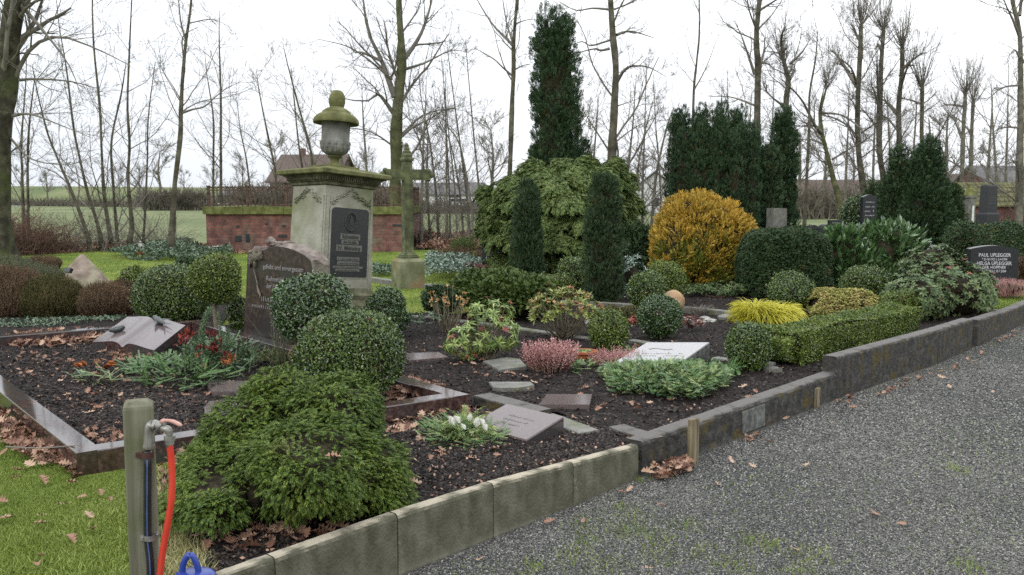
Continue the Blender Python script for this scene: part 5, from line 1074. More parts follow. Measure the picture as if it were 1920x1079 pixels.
ex = nrm(T[2] - T[3]); ey = nrm((T[0] - T[3]) - ((T[0] - T[3]) @ ex) * ex); c = sum(T) / 4; nn = np.cross(ex, ey)
mb = MB()
for k in range(3): glyphbars(mb, c + ey * (.05 - .05 * k) + nn * .0005, ex, ey, .22 - .03 * k, .022, 14, .0015, 50 + k)
mb.build('engraving', M['silver_text'], wt)
wt, T = wedge('light grey granite memorial stone sloping behind the conifer sprays', [(1213, 642), (1331, 642), (1272, 683), (1200, 664)], .235, .32, 'pale_granite', 'plaque_side')
ex = nrm(T[2] - T[3]); ey = nrm((T[0] - T[3]) - ((T[0] - T[3]) @ ex) * ex); c = sum(T) / 4; nn = np.cross(ex, ey); mb = MB()
for k in range(2): glyphbars(mb, c + ey * (-.02 - .055 * k) + nn * .0005, ex, ey, .34, .026, 15, .0015, 60 + k)
for k in range(7): mb.add(*uvsphere(c + ey * (.10 + .02 * math.sin(k)) + ex * (-.08 + .028 * k) + nn * .001, (.016, .012, .003), 8, 5))
mb.build('engraving', M['galv'], wt)
# flat plates and stepping stones
def flat(label, pix, z=.19, m='grey_stone', name='stepping_stone', cat='stone slab', grp=None, h=.05):
    q = [at(u, v, z) for u, v in pix]; c = sum(q) / len(q); mb = MB(); V, F = prism([p[:2] for p in q], z - h, z - .004); mb.add(V, F); q2 = [p + (c - p) * .02 for p in q]; V, F = prism([p[:2] for p in q2], z - .005, z); mb.add(V, F)
    return tag(mb.build(name, M[m], org=(c[0], c[1], z - h)), label, cat, grp)
SG2 = 'flat slabs lying in the mulch'
flat('wet reflecting slab left of the pieris', [(750, 663), (822, 660), (842, 670), (768, 676)], m='plaque_granite', grp=SG2)
flat('irregular grey slab right of the pieris', [(905, 677), (950, 670), (975, 673), (988, 687), (935, 694)], grp=SG2)
flat('narrow grey slab in front of the pink heather', [(916, 716), (995, 716), (1002, 722), (970, 728), (925, 727)], grp=SG2)
flat('square brown slab below the pink heather', [(1025, 739), (1110, 739), (1105, 759), (1009, 759)], z=.20, m='plaque_granite', grp=SG2)
flat('small slab between two box balls beyond the skimmia', [(1095, 600), (1120, 598), (1122, 606), (1098, 608)], grp=SG2)
flat('round pale slab left of the yellow thread cypress', [(1345, 592), (1358, 589), (1372, 589), (1376, 593), (1362, 596), (1348, 595)], grp=SG2)
flat('small slab just right of the front box ball', [(1438, 677), (1455, 680), (1444, 688), (1430, 686)], grp=SG2)
flat('polished brown name plate in front of the fir sprays', [(392, 716), (398, 714), (468, 714), (474, 722), (462, 734), (398, 735), (388, 722)], z=.20, m='plaque_granite', name='name_plate', cat='plate')
flat('polished brown plate half covered by the cypress mound', [(383, 764), (392, 752), (440, 750), (450, 766), (440, 776), (384, 776)], z=.20, m='plaque_granite', name='name_plate', cat='plate')
# balls and rocks
c = at(1265, 588, .15); c[1] += .12; mb = MB(); mb.add(*uvsphere(c + UP * .13, (.142, .142, .142), 28, 18, .012, 3, 6), True); tag(mb.build('sandstone_ball', M['sandball'], org=c), 'round sandstone ball behind the glossy box ball', 'stone ball')
rng = np.random.RandomState(21)
for i, (u, v, r_, l) in enumerate([(1310, 608, .07, 'flat pale rock right of the glossy box ball'), (1330, 606, .08, 'pale rock with a hollow top near the dead grass tuft'), (1290, 603, .05, 'little pale rock next to the red leaved plants'), (1322, 600, .06, 'rearmost pale rock of the small rockery'), (1180, 604, .05, 'pale rock left of the glossy box ball')]):
    c = at(u, v); mb = MB(); mb.add(*uvsphere(c + UP * .02, (r_, r_ * .7, r_ * .35), 12, 8, .22, i + 30, 20), False); tag(mb.build('pale_rock', M['pale_rock'], org=c), l, 'rock', 'pale rocks of the small rockery')

# terracotta dish
c = at(1096, 672, .16); t = thing('terracotta_dish', 'shallow terracotta dish with yellow green moss plants', 'plant dish', c); mb = MB()
mb.add(*lathe([(.085, 0), (.095, .045), (.112, .048), (.112, .068), (.100, .068), (.092, .048), (.0, .046)], c, 28)); mb.build('bowl', M['terracotta'], t)
mb = MB()
for i in range(7): a = i * .9; mb.add(*uvsphere(c + np.array([.05 * math.cos(a), .05 * math.sin(a), .05]), (.032, .032, .022), 8, 6, .3, i, 60), True)
mb.build('moss_plant', M['box_leaf_olive'], t)

# lantern, white blossoms, white vases in the rear bed
def lantern():
    c = at(264, 481); k = c[1] / 1700; t = thing('grave_lantern', 'small red grave lantern with a light roof in the rear bed', 'lantern', c)
    mb = MB(); mb.add(*lathe([(6 * k, 0), (6 * k, 12 * k)], c + UP * .05, 12)); mb.build('glass_body', M['lantern_red'], t)
    mb = MB(); mb.add(*lathe([(4 * k, -1 * k), (8 * k, 12 * k), (7.5 * k, 14 * k), (2 * k, 21 * k), (2.5 * k, 23 * k), (1 * k, 25 * k)], c + UP * .05, 12)); mb.build('roof', M['galv'], t)
    mb = MB(); mb.add(*lathe([(7 * k, -3), (7 * k, 0)], c + UP * .05, 12)); 
lantern()
for i, (u, v, n_, l) in enumerate([(352, 473, 14, 'cluster of white blossoms in the rear bed beside the enclosure'), (404, 473, 16, 'white bowl of blossoms at the foot of the brick enclosure')]):
    c = at(u, v); rng = np.random.RandomState(i); k = c[1] / 1700; mb = MB()
    for j in range(n_): mb.add(*uvsphere(c + np.array([rng.normal(0, 6 * k), rng.normal(0, 4 * k), .08 + rng.uniform(0, 4 * k)]), (3.4 * k, 3.4 * k, 2 * k), 7, 5, .3, j, 30), True)
    tag(mb.build('white_flowers', M['petal'], org=c), l, 'flowers')
c = at(824, 487); t = thing('dove_figure', 'small white bird figure in the silvery ground cover bed', 'figure', c); k = c[1] / 1700
mb = MB(); mb.add(*tube(smooth_path([c + np.array([-3 * k, 0, 14 * k]), c + np.array([-4 * k, 0, 11 * k]), c + np.array([-1 * k, 0, 6 * k]), c + np.array([5 * k, 0, 3 * k]), c + np.array([10 * k, 0, 5 * k])], 12), np.array([1, 2.2, 2.6, 2.4, 3, 3.8, 4, 3.8, 3.2, 2.4, 1.6, .6]) * k, 8), True); mb.build('body', M['white_paint'], t)
mb = MB()
for sg in (-1, 1): a_ = c + np.array([1 * k, sg * 3 * k, 7 * k]); mb.add(np.array([a_, a_ + np.array([6 * k, sg * 1 * k, 1 * k]), a_ + np.array([10 * k, 0, 3 * k]), a_ + np.array([4 * k, 0, 3 * k])]), [[0, 1, 2, 3]])
mb.build('wing', M['white_paint'], t)

# ================================================================ TAP POST
Yp = 2.72; kp = Yp / 1700; px0, px1 = xat(227, 800, Yp), xat(295, 800, Yp); pc = np.array([(px0 + px1) / 2, Yp, 0]); rzp = R_(-20.8); sp = (px1 - px0) / (math.cos(rzp) - math.sin(rzp)); ztp = zat(751, Yp)
tp = thing('tap_post', 'square weathered wooden post carrying a garden tap with a red hose', 'tap post', (pc[0], pc[1], .1))
Rg = []
for (z_, f) in [(0, 1), (.3, 1.0), (.6, 1.0), (ztp - .02, 1.0), (ztp - .012, .96), (ztp, .62)]:
    row = []
    for a, b in ((-1, -.93), (-.93, -1), (.93, -1), (1, -.93), (1, .93), (.93, 1), (-.93, 1), (-1, .93)): q_ = rot2((a * sp / 2 * f, b * sp / 2 * f), -rzp); row.append((pc[0] + q_[0], pc[1] + q_[1], z_))
    Rg.append(row)
mb = MB(); mb.add(*rings(Rg)); mb.build('post', M['post_wood'], tp)
Yt = Yp - sp * .62 - .0
def T_(u, v, dy=0.0): return atd(u, v, Yt + dy)
k = Yt / 1700
mb = MB(); mb.add(*tube(smooth_path([T_(277, 846), T_(277, 1000), T_(283, 1090), T_(284, 1400)], 20), 7.5 * k, 12), True); pp_ = mb.build('supply_pipe', M['pipe_black'], tp)
mb = MB(); mb.add(*tube(smooth_path([T_(276, 858, -.0135), T_(276, 1000, -.0135), T_(282, 1090, -.0135), T_(283, 1400, -.0135)], 20), 1.0 * k, 6), True); mb.build('pipe_stripe', M['pipe_blue'], pp_)
mb = MB()
for v0, v1, r_ in ((815, 835, 9.5), (835, 838, 11), (838, 841, 9)): mb.add(*tube([T_(279, v0), T_(279, v1)], r_ * k, 16))
mb.add(*tube(smooth_path([T_(279, 820), T_(279, 805), T_(284, 796), T_(294, 797), T_(302, 801)], 16), 8.5 * k, 14), True)
mb.add(*tube([T_(289, 797), T_(292, 798)], 10.5 * k, 14)); mb.build('elbow_fitting', M['galv'], tp)
mb = MB(); mb.add(*tube(smooth_path([T_(296, 800), T_(306, 804), T_(315, 806), T_(318, 815), T_(318, 838)], 18), np.array([6.5] * 6 + [7.5] * 6 + [6.5] * 6) * k, 14), True)
mb.add(*tube([T_(318, 817), T_(318, 826)], 10.5 * k, 12)); mb.add(*tube([T_(318, 826), T_(318, 833)], 8.5 * k, 12)); mb.add(*tube([T_(308, 803), T_(309, 790)], 4 * k, 10))
tapb = mb.build('tap', M['galv'], tp)
mb = MB(); mb.add(*tube(smooth_path([T_(301, 792), T_(311, 789), T_(325, 791), T_(341, 799)], 14), np.array([3, 4.5, 5, 4.5, 3.5, 3.2, 3.2, 3.4, 3.6, 3.8, 4, 4, 3.6, 2.5]) * k, 10), True); mb.build('handle', M['tap_red'], tapb)
mb = MB(); mb.add(*tube([T_(277, 848), T_(277, 858)], 11.5 * k, 16)); mb.add(*box(T_(270, 853, .01), (28 * k, .018, 9 * k))); mb.add(*uvsphere(T_(266, 851, -.004), (4 * k, 4 * k, 4 * k), 8, 6)); mb.build('pipe_clamp', M['clamp_brown'], tp)
mb = MB(); a = np.linspace(-.2, math.pi + .2, 9); Pc = [T_(281 + 10.5 * math.cos(x), 1008, 0) + np.array([0, -10.5 * k * math.sin(x), 0]) for x in a]
Rg = [[p + UP * 5 * k, p - UP * 5 * k, p * np.array([1, 1, 1]) - UP * 5 * k + np.array([0, .002, 0]), p + UP * 5 * k + np.array([0, .002, 0])] for p in Pc]; mb.add(*rings(Rg))
for u in (268, 295): mb.add(*box(T_(u, 1009 if u < 280 else 1003, .012), (9 * k, .004, 11 * k))); mb.add(*uvsphere(T_(u, 1009 if u < 280 else 1003, .007), (2.6 * k, 2.6 * k, 2.6 * k), 8, 6))
mb.build('pipe_clamp', M['galv'], tp)
mb = MB(); mb.add(*tube(smooth_path([T_(318, 832), T_(321, 860), T_(323, 900), T_(321, 940), T_(314, 985), T_(306, 1030), T_(299, 1085), T_(285, 1200), T_(280, 1400)], 40), 6.4 * k, 14), True)
mb.build('red_hose', M['hose_red'], tp)
# blue watering can
cx, cy = xat(362, 1060, 2.55), 2.55; zh = zat(1035, cy); t = thing('watering_can', 'blue plastic watering can standing beside the tap post', 'watering can', (cx, cy, .14))
zb_ = zat(1074, cy); Rg = []
for z_, a, b in [(.14, .075, .055), (.16, .08, .06), (.30, .078, .058), (zb_ - .02, .066, .05), (zb_, .055, .042), (zb_ + .004, .045, .034)]: Rg.append([(cx + .005 + a * math.cos(x), cy + b * math.sin(x), z_) for x in np.arange(24) * math.pi / 12])
mb = MB(); mb.add(*rings(Rg), True); mb.build('can_body', M['can_blue'], t)
k = cy / 1700; mb = MB(); mb.add(*tube(smooth_path([atd(341, 1095, cy), atd(343, 1062, cy), atd(350, 1045, cy), atd(357, 1041, cy), atd(364, 1047, cy), atd(371, 1066, cy), atd(376, 1092, cy)], 24), 6.2 * k, 14), True); mb.build('handle', M['can_blue'], t)
mb = MB(); mb.add(*tube(smooth_path([(cx + .07, cy, .2), (cx + .14, cy - .01, .26), (cx + .19, cy - .03, .33)], 12), np.linspace(.017, .010, 12), 12), True); mb.build('spout', M['can_blue'], t)
# ================================================================ PLANTS
def frame_zy(z, y):
    z = nrm(z); y = nrm(y - (y * z).sum(-1, keepdims=True) * z); x = np.cross(y, z); return np.stack([x, y, z], -1)
def frame_yz(y, z):
    y = nrm(y); z = nrm(z - (z * y).sum(-1, keepdims=True) * y); x = np.cross(y, z); return np.stack([x, y, z], -1)
def T_leaf(w=.5, fold=.12, curl=.1):
    return np.array([[0, 0, 0], [w / 2, .45, fold], [0, 1, -curl], [-w / 2, .45, fold]], float), np.array([[0, 1, 2, 3]])
def T_leaf6(w=.32, fold=.08, curl=.25):
    V = [[0, 0, 0], [w * .45, .3, fold], [w * .5, .6, fold - curl * .3], [0, 1, -curl], [-w * .5, .6, fold - curl * .3], [-w * .45, .3, fold], [0, .3, 0], [0, .62, -curl * .35]]
    return np.array(V, float), np.array([[0, 1, 6, 6], [0, 6, 5, 5], [1, 2, 7, 6], [6, 7, 4, 5], [2, 3, 7, 7], [7, 3, 4, 4]])
def fixq(tp):
    V, F = tp; q = [f for f in F.tolist()]; t3 = np.array([list(dict.fromkeys(f)) for f in q if len(set(f)) == 3]).reshape(-1, 3); t4 = np.array([f for f in q if len(set(f)) == 4]).reshape(-1, 4)
    return V, [x for x in (t4, t3) if len(x)]
def T_fan(pairs=6, ll=.42, lw=.15, droop=.2, ang=.75, tip=True):
    V, F = [], []
    def q(b, d, L, w_, zz):
        n_ = np.array([-d[1], d[0]]); k = len(V); m = b + d * L * .5; e = b + d * L; dz = lambda p: -droop * p[1] ** 2
        for p, s in ((b, 0), (m + n_ * w_ / 2, .02), (e, -.04), (m - n_ * w_ / 2, .02)): V.append([p[0], p[1], dz(p) + s + zz])
        F.append([k, k + 1, k + 2, k + 3])
    for i in range(pairs):
        t = (i + .5) / pairs * .85; L = ll * (1 - .45 * t)
        for s in (-1, 1): q(np.array([0, t]), np.array([s * math.sin(ang), math.cos(ang)]), L, lw, .0)
    if tip: q(np.array([0, .72]), np.array([0, 1.0]), .32, lw, 0)
    q(np.array([0, 0]), np.array([0, 1.0]), .8, lw * .5, -.01)
    return np.array(V, float), np.array(F)
def T_fir(n=12, nl=.20, nw=.028, up=.05):
    V, F = [], []
    for i in range(n):
        t = (i + .5) / n
        for s in (-1, 1):
            a = .9 - .35 * t; k = len(V); b = np.array([0, t, 0]); d = np.array([s * math.sin(a), math.cos(a), up * (1 + (i % 2))]); w_ = np.array([math.cos(a) * nw, -s * math.sin(a) * nw, 0]); L = nl * (1 - .35 * t) * (1 if i % 2 else .85)
            V += [b - w_ / 2, b + w_ / 2, b + d * L]; F.append([k, k + 1, k + 2, k + 2])
    k = len(V); V += [np.array([-nw * .5, 0, 0]), np.array([nw * .5, 0, 0]), np.array([nw * .3, 1, 0]), np.array([-nw * .3, 1, 0])]; F.append([k, k + 1, k + 2, k + 3])
    return fixq((np.array(V), np.array(F)))
def T_ros(n=8, L=1.0, w=.26, elev=.25, curl=.35, seed=0):
    r = np.random.RandomState(seed); V, F = [], []; lv, lf = T_leaf6(w, .04, curl); lv = lv.copy()
    for i in range(n):
        a = i * 2.4 + r.uniform(-.2, .2); e = elev + r.uniform(-.25, .35) + .5 * (i / n); s = L * r.uniform(.75, 1.0) * (1 - .25 * i / n)
        y = np.array([math.cos(a) * math.cos(e), math.sin(a) * math.cos(e), math.sin(e)]); z = np.array([-math.cos(a) * math.sin(e), -math.sin(a) * math.sin(e), math.cos(e)]); Rm = frame_yz(y, z)
        k = len(V); V += list((lv * s) @ Rm.T); F += [[x + k for x in f] for f in lf.tolist()]
    return fixq((np.array(V), np.array(F)))
def T_shoot(n=9, L=.45, w=.24, seed=0, curl=.2, a0=.55):
    r = np.random.RandomState(seed); V, F = [], []; lv, lf = T_leaf6(w, .03, curl)
    for i in range(n):
        t = .1 + .85 * i / (n - 1); az = i * 2.4; tl = a0 * (1 - .5 * t) + r.uniform(-.1, .1)
        y = np.array([math.cos(az) * math.sin(tl), math.cos(tl), math.sin(az) * math.sin(tl)]); z = np.cross(np.array([math.sin(az), 0, -math.cos(az)]), y); Rm = frame_yz(y, z)
        k = len(V); V += list((lv * L * r.uniform(.8, 1)) @ Rm.T + np.array([0, t * .75, 0])); F += [[x + k for x in f] for f in lf.tolist()]
    k = len(V); V += [[-.012, 0, 0], [.012, 0, 0], [.006, .9, 0], [-.006, .9, 0]]; F.append([k, k + 1, k + 2, k + 3])
    return fixq((np.array(V), np.array(F)))
def T_spike(n=16, fl=.16, fw=.07, seed=0, t0=.25, tilt=.8):
    r = np.random.RandomState(seed); V, F = [], []; lv, lf = T_leaf(.5, .05, .1)
    for i in range(n):
        t = t0 + (1 - t0) * i / n; az = i * 2.4; y = np.array([math.cos(az) * math.sin(tilt), math.cos(tilt), math.sin(az) * math.sin(tilt)]); z = np.cross(np.array([math.sin(az), 0, -math.cos(az)]), y); Rm = frame_yz(y, z); k = len(V)
        V += list((lv * np.array([fw / fl * 2, 1, 1]) * fl * (1.1 - .5 * t)) @ Rm.T + np.array([0, t, 0])); F.append([k, k + 1, k + 2, k + 3])
    k = len(V); V += [[-.012, 0, 0], [.012, 0, 0], [.004, 1, 0], [-.004, 1, 0]]; F.append([k, k + 1, k + 2, k + 3])
    return np.array(V, float), np.array(F)
def blob(ells, n, rng, depth=.06, lump=.06, lf=9.0, seed=0, zmin=G + .005, zlow=None):
    A = np.array([(e[1][0] * e[1][1] + e[1][1] * e[1][2] + e[1][0] * e[1][2]) for e in ells]); A = A / A.sum(); Ps, Ns = [], []
    for e, a in zip(ells, A):
        c, r = np.array(e[0], float), np.array(e[1], float); p = e[2] if len(e) > 2 else 2.0; m = int(n * a * 1.5) + 8
        d = nrm(rng.normal(size=(m, 3))); 
        # even out over elongated shapes
        st = np.linalg.norm(d / r, axis=1) * r.min(); keep = rng.rand(m) < np.clip(st ** -1 * r.min() / r.max() + st, .0, 1); d = d[keep] if keep.sum() > m * .4 else d
        f = (np.abs(d) ** p).sum(1) ** (-1 / p); q = d * f[:, None]; N = nrm(np.sign(q) * np.abs(q) ** (p - 1) / r)
        P = c + q * r; k = 1 + lump * sn(P, lf, seed, 2); P = c + q * r * k[:, None]; P = P - N * (np.abs(rng.normal(0, 1, len(P))) * depth * r.min())[:, None]
        ok = P[:, 2] > zmin
        for e2 in ells:
            if e2 is e: continue
            p2 = e2[2] if len(e2) > 2 else 2.0; ok &= (np.abs((P - np.array(e2[0])) / np.array(e2[1])) ** p2).sum(1) > .80
        Ps.append(P[ok]); Ns.append(N[ok])
    P, N = np.concatenate(Ps), np.concatenate(Ns); i = rng.permutation(len(P))[:n]; return P[i], N[i]
def core(mb, ells, k=.86, lump=.06, lf=9.0, seed=0, zmin=None):  # smooth dark shell inside a plant, shade put into its colour
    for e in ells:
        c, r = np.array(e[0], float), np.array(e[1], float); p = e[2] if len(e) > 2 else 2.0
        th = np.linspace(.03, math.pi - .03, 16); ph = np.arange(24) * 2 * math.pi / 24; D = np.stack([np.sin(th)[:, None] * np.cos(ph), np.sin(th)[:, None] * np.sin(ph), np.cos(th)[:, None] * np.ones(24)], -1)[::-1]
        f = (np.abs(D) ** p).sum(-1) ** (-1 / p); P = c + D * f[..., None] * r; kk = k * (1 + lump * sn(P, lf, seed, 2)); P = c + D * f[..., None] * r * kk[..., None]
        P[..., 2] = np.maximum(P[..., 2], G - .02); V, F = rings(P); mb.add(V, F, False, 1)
def leafy(mb, P, N, rng, L, tpl, tilt=.7, outw=.5, up=.2, jit=.35):
    n = len(P); z = N + rng.normal(size=(n, 3)) * tilt; y = rng.normal(size=(n, 3)) + N * outw + UP * up
    mb.add(*scat(tpl[0], tpl[1], P, frame_zy(z, y), L * rng.uniform(1 - jit, 1 + jit, n)))
def tufted(mb, C, N, rng, L, tpl, per=5, fn=1.0, fu=.5, spread=.5, rad=.5, zup=True, jit=.3, out0=.35):
    n = len(C); A = nrm(N * fn + UP * fu + rng.normal(size=(n, 3)) * .18); idx = np.repeat(np.arange(n), per); A2 = nrm(A[idx] + rng.normal(size=(n * per, 3)) * spread)
    s = L * rng.uniform(1 - jit, 1 + jit, n * per); P = C[idx] + rng.normal(size=(n * per, 3)) * (L * rad * .3) - A2 * (s * out0)[:, None]
    z = (N[idx] * .6 + UP * (1.0 if zup else 0)) + rng.normal(size=(n * per, 3)) * .45; mb.add(*scat(tpl[0], tpl[1], P, frame_yz(A2, z), s))
LEAF = T_leaf(.62, .12, .1); LEAFN = T_leaf(.36, .1, .15); FAN = T_fan(6); FAN3 = T_fan(4, .5, .2); FANW = T_fan(8, .34, .10, .35, .62); FIR = T_fir(20, .15, .034); FIRD = T_fir(9, .26, .05)
FANN = T_fan(7, .36, .085, .2, .8); FANS = T_fan(4, .42, .12, .2, .8); FANV = T_fan(6, .34, .075, .15, .55)
def clumpy(mb, el, nc, r, per, L, tpl, rng, fu=.5, ax=.5, elong=1.0, lump=.1, lf=9., seed=0, depth=.03, sp=.3, flat=1.0, nmin=-.6, zflat=1.0):
    C, N = blob(el, nc, rng, depth, lump, lf, seed); ok = N[:, 2] > nmin; C, N = C[ok], N[ok]; n = len(C); A = nrm(N + UP * ax + rng.normal(size=N.shape) * .15); rc = r * rng.uniform(.65, 1.3, n); idx = np.repeat(np.arange(n), per)
    D = nrm(rng.normal(size=(n * per, 3)) + A[idx] * .9); loc = D * rc[idx][:, None]; loc += A[idx] * ((D * A[idx]).sum(1) * (elong - 1) * rc[idx])[:, None]
    P = C[idx] - A[idx] * (rc[idx] * .6)[:, None] + loc; g_ = nrm(D * .8 + A[idx] * .6 + UP * fu + rng.normal(size=D.shape) * sp); g_ = nrm(g_ * np.array([1, 1, flat])); s_ = L * rng.uniform(.6, 1.25, n * per); z = UP * zflat + D * .5 + rng.normal(size=D.shape) * .5; ok = P[:, 2] > G
    mb.add(*scat(tpl[0], tpl[1], (P - g_ * (s_ * .4)[:, None])[ok], frame_yz(g_[ok], z[ok]), s_[ok]))
def single(name, label, cat, mb, key, org, group=None):
    return tag(mb.build(name, M[key], org=org), label, cat, group)
def pxball(u, v, rw, rh, Y):   # centre & radii in px at depth Y
    c = atd(u, v, Y); k = Y / FPX; return c, (rw * k, rw * k, rh * k)
def box_ball(label, u, v, rw, rh, Y, key='box_leaf', leaf=.021, dens=.9, seed=0, stem=None, group='clipped box balls among the graves', p=2.15, lump=.065, name='box_ball', cat='box shrub', yo=1.0, base=True):
    c, r = pxball(u, v, rw, rh, Y); c = c.copy(); r = (r[0], r[1] * yo, r[2])
    rng = np.random.RandomState(seed + 300); ells = [(c, r, p)]
    area = 4 * math.pi * ((r[0] * r[1]) ** 1.6 / 3 + 2 * (r[0] * r[2]) ** 1.6 / 3) ** (1 / 1.6); leaf = max(leaf, Y * .0022); n = int(dens * area / (leaf * leaf * .62 * .5) * 1.5); n = min(n, 24000)
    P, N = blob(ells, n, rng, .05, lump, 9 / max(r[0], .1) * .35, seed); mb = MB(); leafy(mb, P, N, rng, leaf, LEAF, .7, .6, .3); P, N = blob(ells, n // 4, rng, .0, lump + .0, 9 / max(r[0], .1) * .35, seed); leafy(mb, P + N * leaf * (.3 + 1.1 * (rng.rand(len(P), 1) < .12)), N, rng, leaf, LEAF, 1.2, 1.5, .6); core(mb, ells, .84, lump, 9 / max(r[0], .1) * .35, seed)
    org = np.array([c[0], c[1], G]); 
    t = thing(name, label, cat, org, group); mb.build('foliage', M[key], t)
    sb = MB()
    if stem: 
        pts = smooth_path([(c[0] + .01, c[1], G - .03), (c[0] - .012, c[1] + .01, (G + c[2]) / 2), (c[0], c[1], c[2])], 10); sb.add(*tube(pts, stem, 8), True)
        for a in range(5): sb.add(*tube([pts[6], pts[6] + np.array([math.cos(a * 1.3) * r[0] * .5, math.sin(a * 1.3) * r[0] * .5, r[2] * .6])], stem * .5, 5))
    else: sb.add(*tube([(c[0], c[1], G - .02), (c[0], c[1], c[2])], r[0] * .12, 6))
    sb.build('stem', M['stem_brown'], t); return t
B = box_ball
B('large clipped box ball in the foreground behind the bushy cypress mound', 656, 664, 93, 80, 6.0, seed=1, p=2.35, leaf=.0195)
B('dark glossy clipped box ball on a stem covering the lower right of the granite headstone', 583, 577, 72, 61, 7.0, 'box_leaf_dark', seed=2, stem=.02, p=2.3, leaf=.023, lump=.06)
B('small lollipop box standard on a thin stem left of the granite headstone', 402, 522, 46, 46, 8.9, 'box_leaf_olive', seed=3, stem=.022, p=2.0)
B('broad clipped box ball behind the stone book', 325, 552, 65, 55, 10.2, seed=4, p=2.5, leaf=.02)
B('small olive box ball peeking out left of the broad one behind the book', 252, 524, 24, 25, 11.6, 'box_leaf_olive', seed=5)
B('dark loose little bush behind the lollipop standard', 354, 494, 20, 12, 14, 'yew_leaf', seed=6, lump=.1)
B('loose dark box bush right of the two front box balls', 724, 590, 40, 43, 8.9, 'box_leaf_dark', seed=7, lump=.10, leaf=.024, dens=.9)
B('small dark bush left of the granite headstone', 444, 585, 18, 30, 9.3, 'box_leaf', seed=8, lump=.1, leaf=.022)
B('bright green box ball beside the terracotta dish', 1141, 621, 35, 37, 8.2, seed=9, lump=.06, leaf=.022, key='box_leaf_olive')
B('dark glossy box ball in front of the sandstone ball', 1237, 594, 39, 38, 8.9, 'box_leaf_dark', seed=10, lump=.04)
B('egg shaped box ball at the left of the rear pair beside the dark column', 1211, 546, 31, 37, 10.8, 'box_leaf', seed=11, p=2.2)
B('olive tinged box ball at the right of the rear pair beside the dark column', 1247, 528, 34, 39, 11.5, 'box_leaf_olive', seed=12, p=2.3)
B('rounded box ball between the two dark columns', 1076, 514, 32, 31, 13, 'box_leaf', seed=13, p=2.4, lump=.06)
B('shiny box ball at the front corner near the light grey memorial', 1404, 652, 40, 44, 7.3, seed=14, p=2.3, lump=.05, leaf=.02)
B('neat box ball directly behind the yellow thread cypress', 1482, 548, 42, 36, 10.8, seed=15)
B('box ball between the mixed heath and the rhododendron', 1622, 534, 44, 33, 11.8, 'box_leaf', seed=16, p=2.3)
B('dark rounded evergreen left of the arched black headstone', 1808, 456, 34, 38, 18, 'yew_leaf', seed=17, lump=.08, leaf=.04)
B('broad dark rounded evergreen behind the arched black headstone', 1881, 460, 42, 41, 17, 'yew_leaf', seed=18, lump=.08, leaf=.04)
B('low flat clipped light green cushion left of the rounded ball between columns', 1035, 532, 34, 14, 12.2, 'box_leaf_olive', seed=19, p=3.5, group=None)
B('small golden green pruned ball behind the low box hedge', 1684, 568, 34, 24, 10.1, 'box_leaf_olive', seed=20, group=None, lump=.09)
B('low mossy brown green cushion beside the egg shaped box ball', 1146, 588, 22, 14, 10.2, 'heather_green', seed=21, group=None, lump=.1)
B('second low mossy cushion touching the egg shaped box ball', 1182, 590, 26, 13, 10.0, 'heather_green', seed=22, group=None, lump=.1)
B('dark variegated shrub left of the tall black headstone', 1604, 397, 22, 28, 23, 'box_leaf_dark', seed=23, group=None, lump=.1, leaf=.05)
# low box hedge along the kerb
h0 = at(1498, 690); h1 = at(1726, 632); dh = nrm((h1 - h0) * np.array([1, 1, 0])); nh = np.array([-dh[1], dh[0], 0]); Lh = np.linalg.norm((h1 - h0)[:2]); rz = math.atan2(dh[1], dh[0])
cent = h0 + dh * Lh / 2 + nh * .17; rng = np.random.RandomState(50); e = [(np.array([0, 0, .14]), (Lh / 2 + .02, .17, .155), 5.0), (np.array([-Lh / 2 + .16, .22, .14]), (.20, .22, .15), 4.0)]
c_, s_ = math.cos(rz), math.sin(rz); Rz = np.array([[c_, -s_, 0], [s_, c_, 0], [0, 0, 1]])
ee = [(a + np.array([0, 0, G]), b, p) for a, b, p in e]; P, N = blob(ee, 26000, rng, .05, .03, 6, 3); 
u_ = rng.rand(16000, 2); Q = np.stack([(u_[:, 0] - .5) * Lh, np.full(16000, -.17), G + .02 + u_[:, 1] * .26], 1); Qn = np.tile([0, -1.0, 0], (16000, 1)); Qt = np.stack([(u_[:, 0] - .5) * Lh, (u_[:, 1] - .5) * .33, np.full(16000, G + .29)], 1); Tn = np.tile([0, 0, 1.0], (16000, 1))
P = np.concatenate([P, Q, Qt]); N = np.concatenate([N, Qn, Tn]); P = P + N * (.018 * sn(P, 9, 4, 2))[:, None]
P = P @ Rz.T + cent * np.array([1, 1, 0]); N = N @ Rz.T; mb = MB(); leafy(mb, P, N, rng, .019, LEAF, .6, .7, .4)
m2 = MB(); core(m2, ee, .93, .02, 6, 3)
for V in m2.v: V[:] = V @ Rz.T + cent * np.array([1, 1, 0])
mb.v += m2.v; 
for f, sm, mi in m2.f: mb.f.append((f + mb.n, sm, mi))
t = thing('box_hedge', 'low clipped box hedge running along the tall dark stone kerb', 'hedge', cent * np.array([1, 1, 0]) + UP * G); mb.build('foliage', M['box_leaf_olive'], t)
# clipped yew block
rng = np.random.RandomState(51); c, r = pxball(1468, 497, 84, 68, 12.7); ell = [(c, (r[0], .5, r[2]), 3.4)]; P, N = blob(ell, 14000, rng, .06, .05, 5, 9); mb = MB(); tufted(mb, P[:13000], N[:13000], rng, .052, FANS, 3, 1, .4, .7); core(mb, ell, .9, .05, 5, 9)
t = thing('yew_block', 'dark clipped yew block between golden thuja and cherry laurel', 'yew hedge', np.array([c[0], c[1], G])); mb.build('foliage', M['yew_leaf'], t)
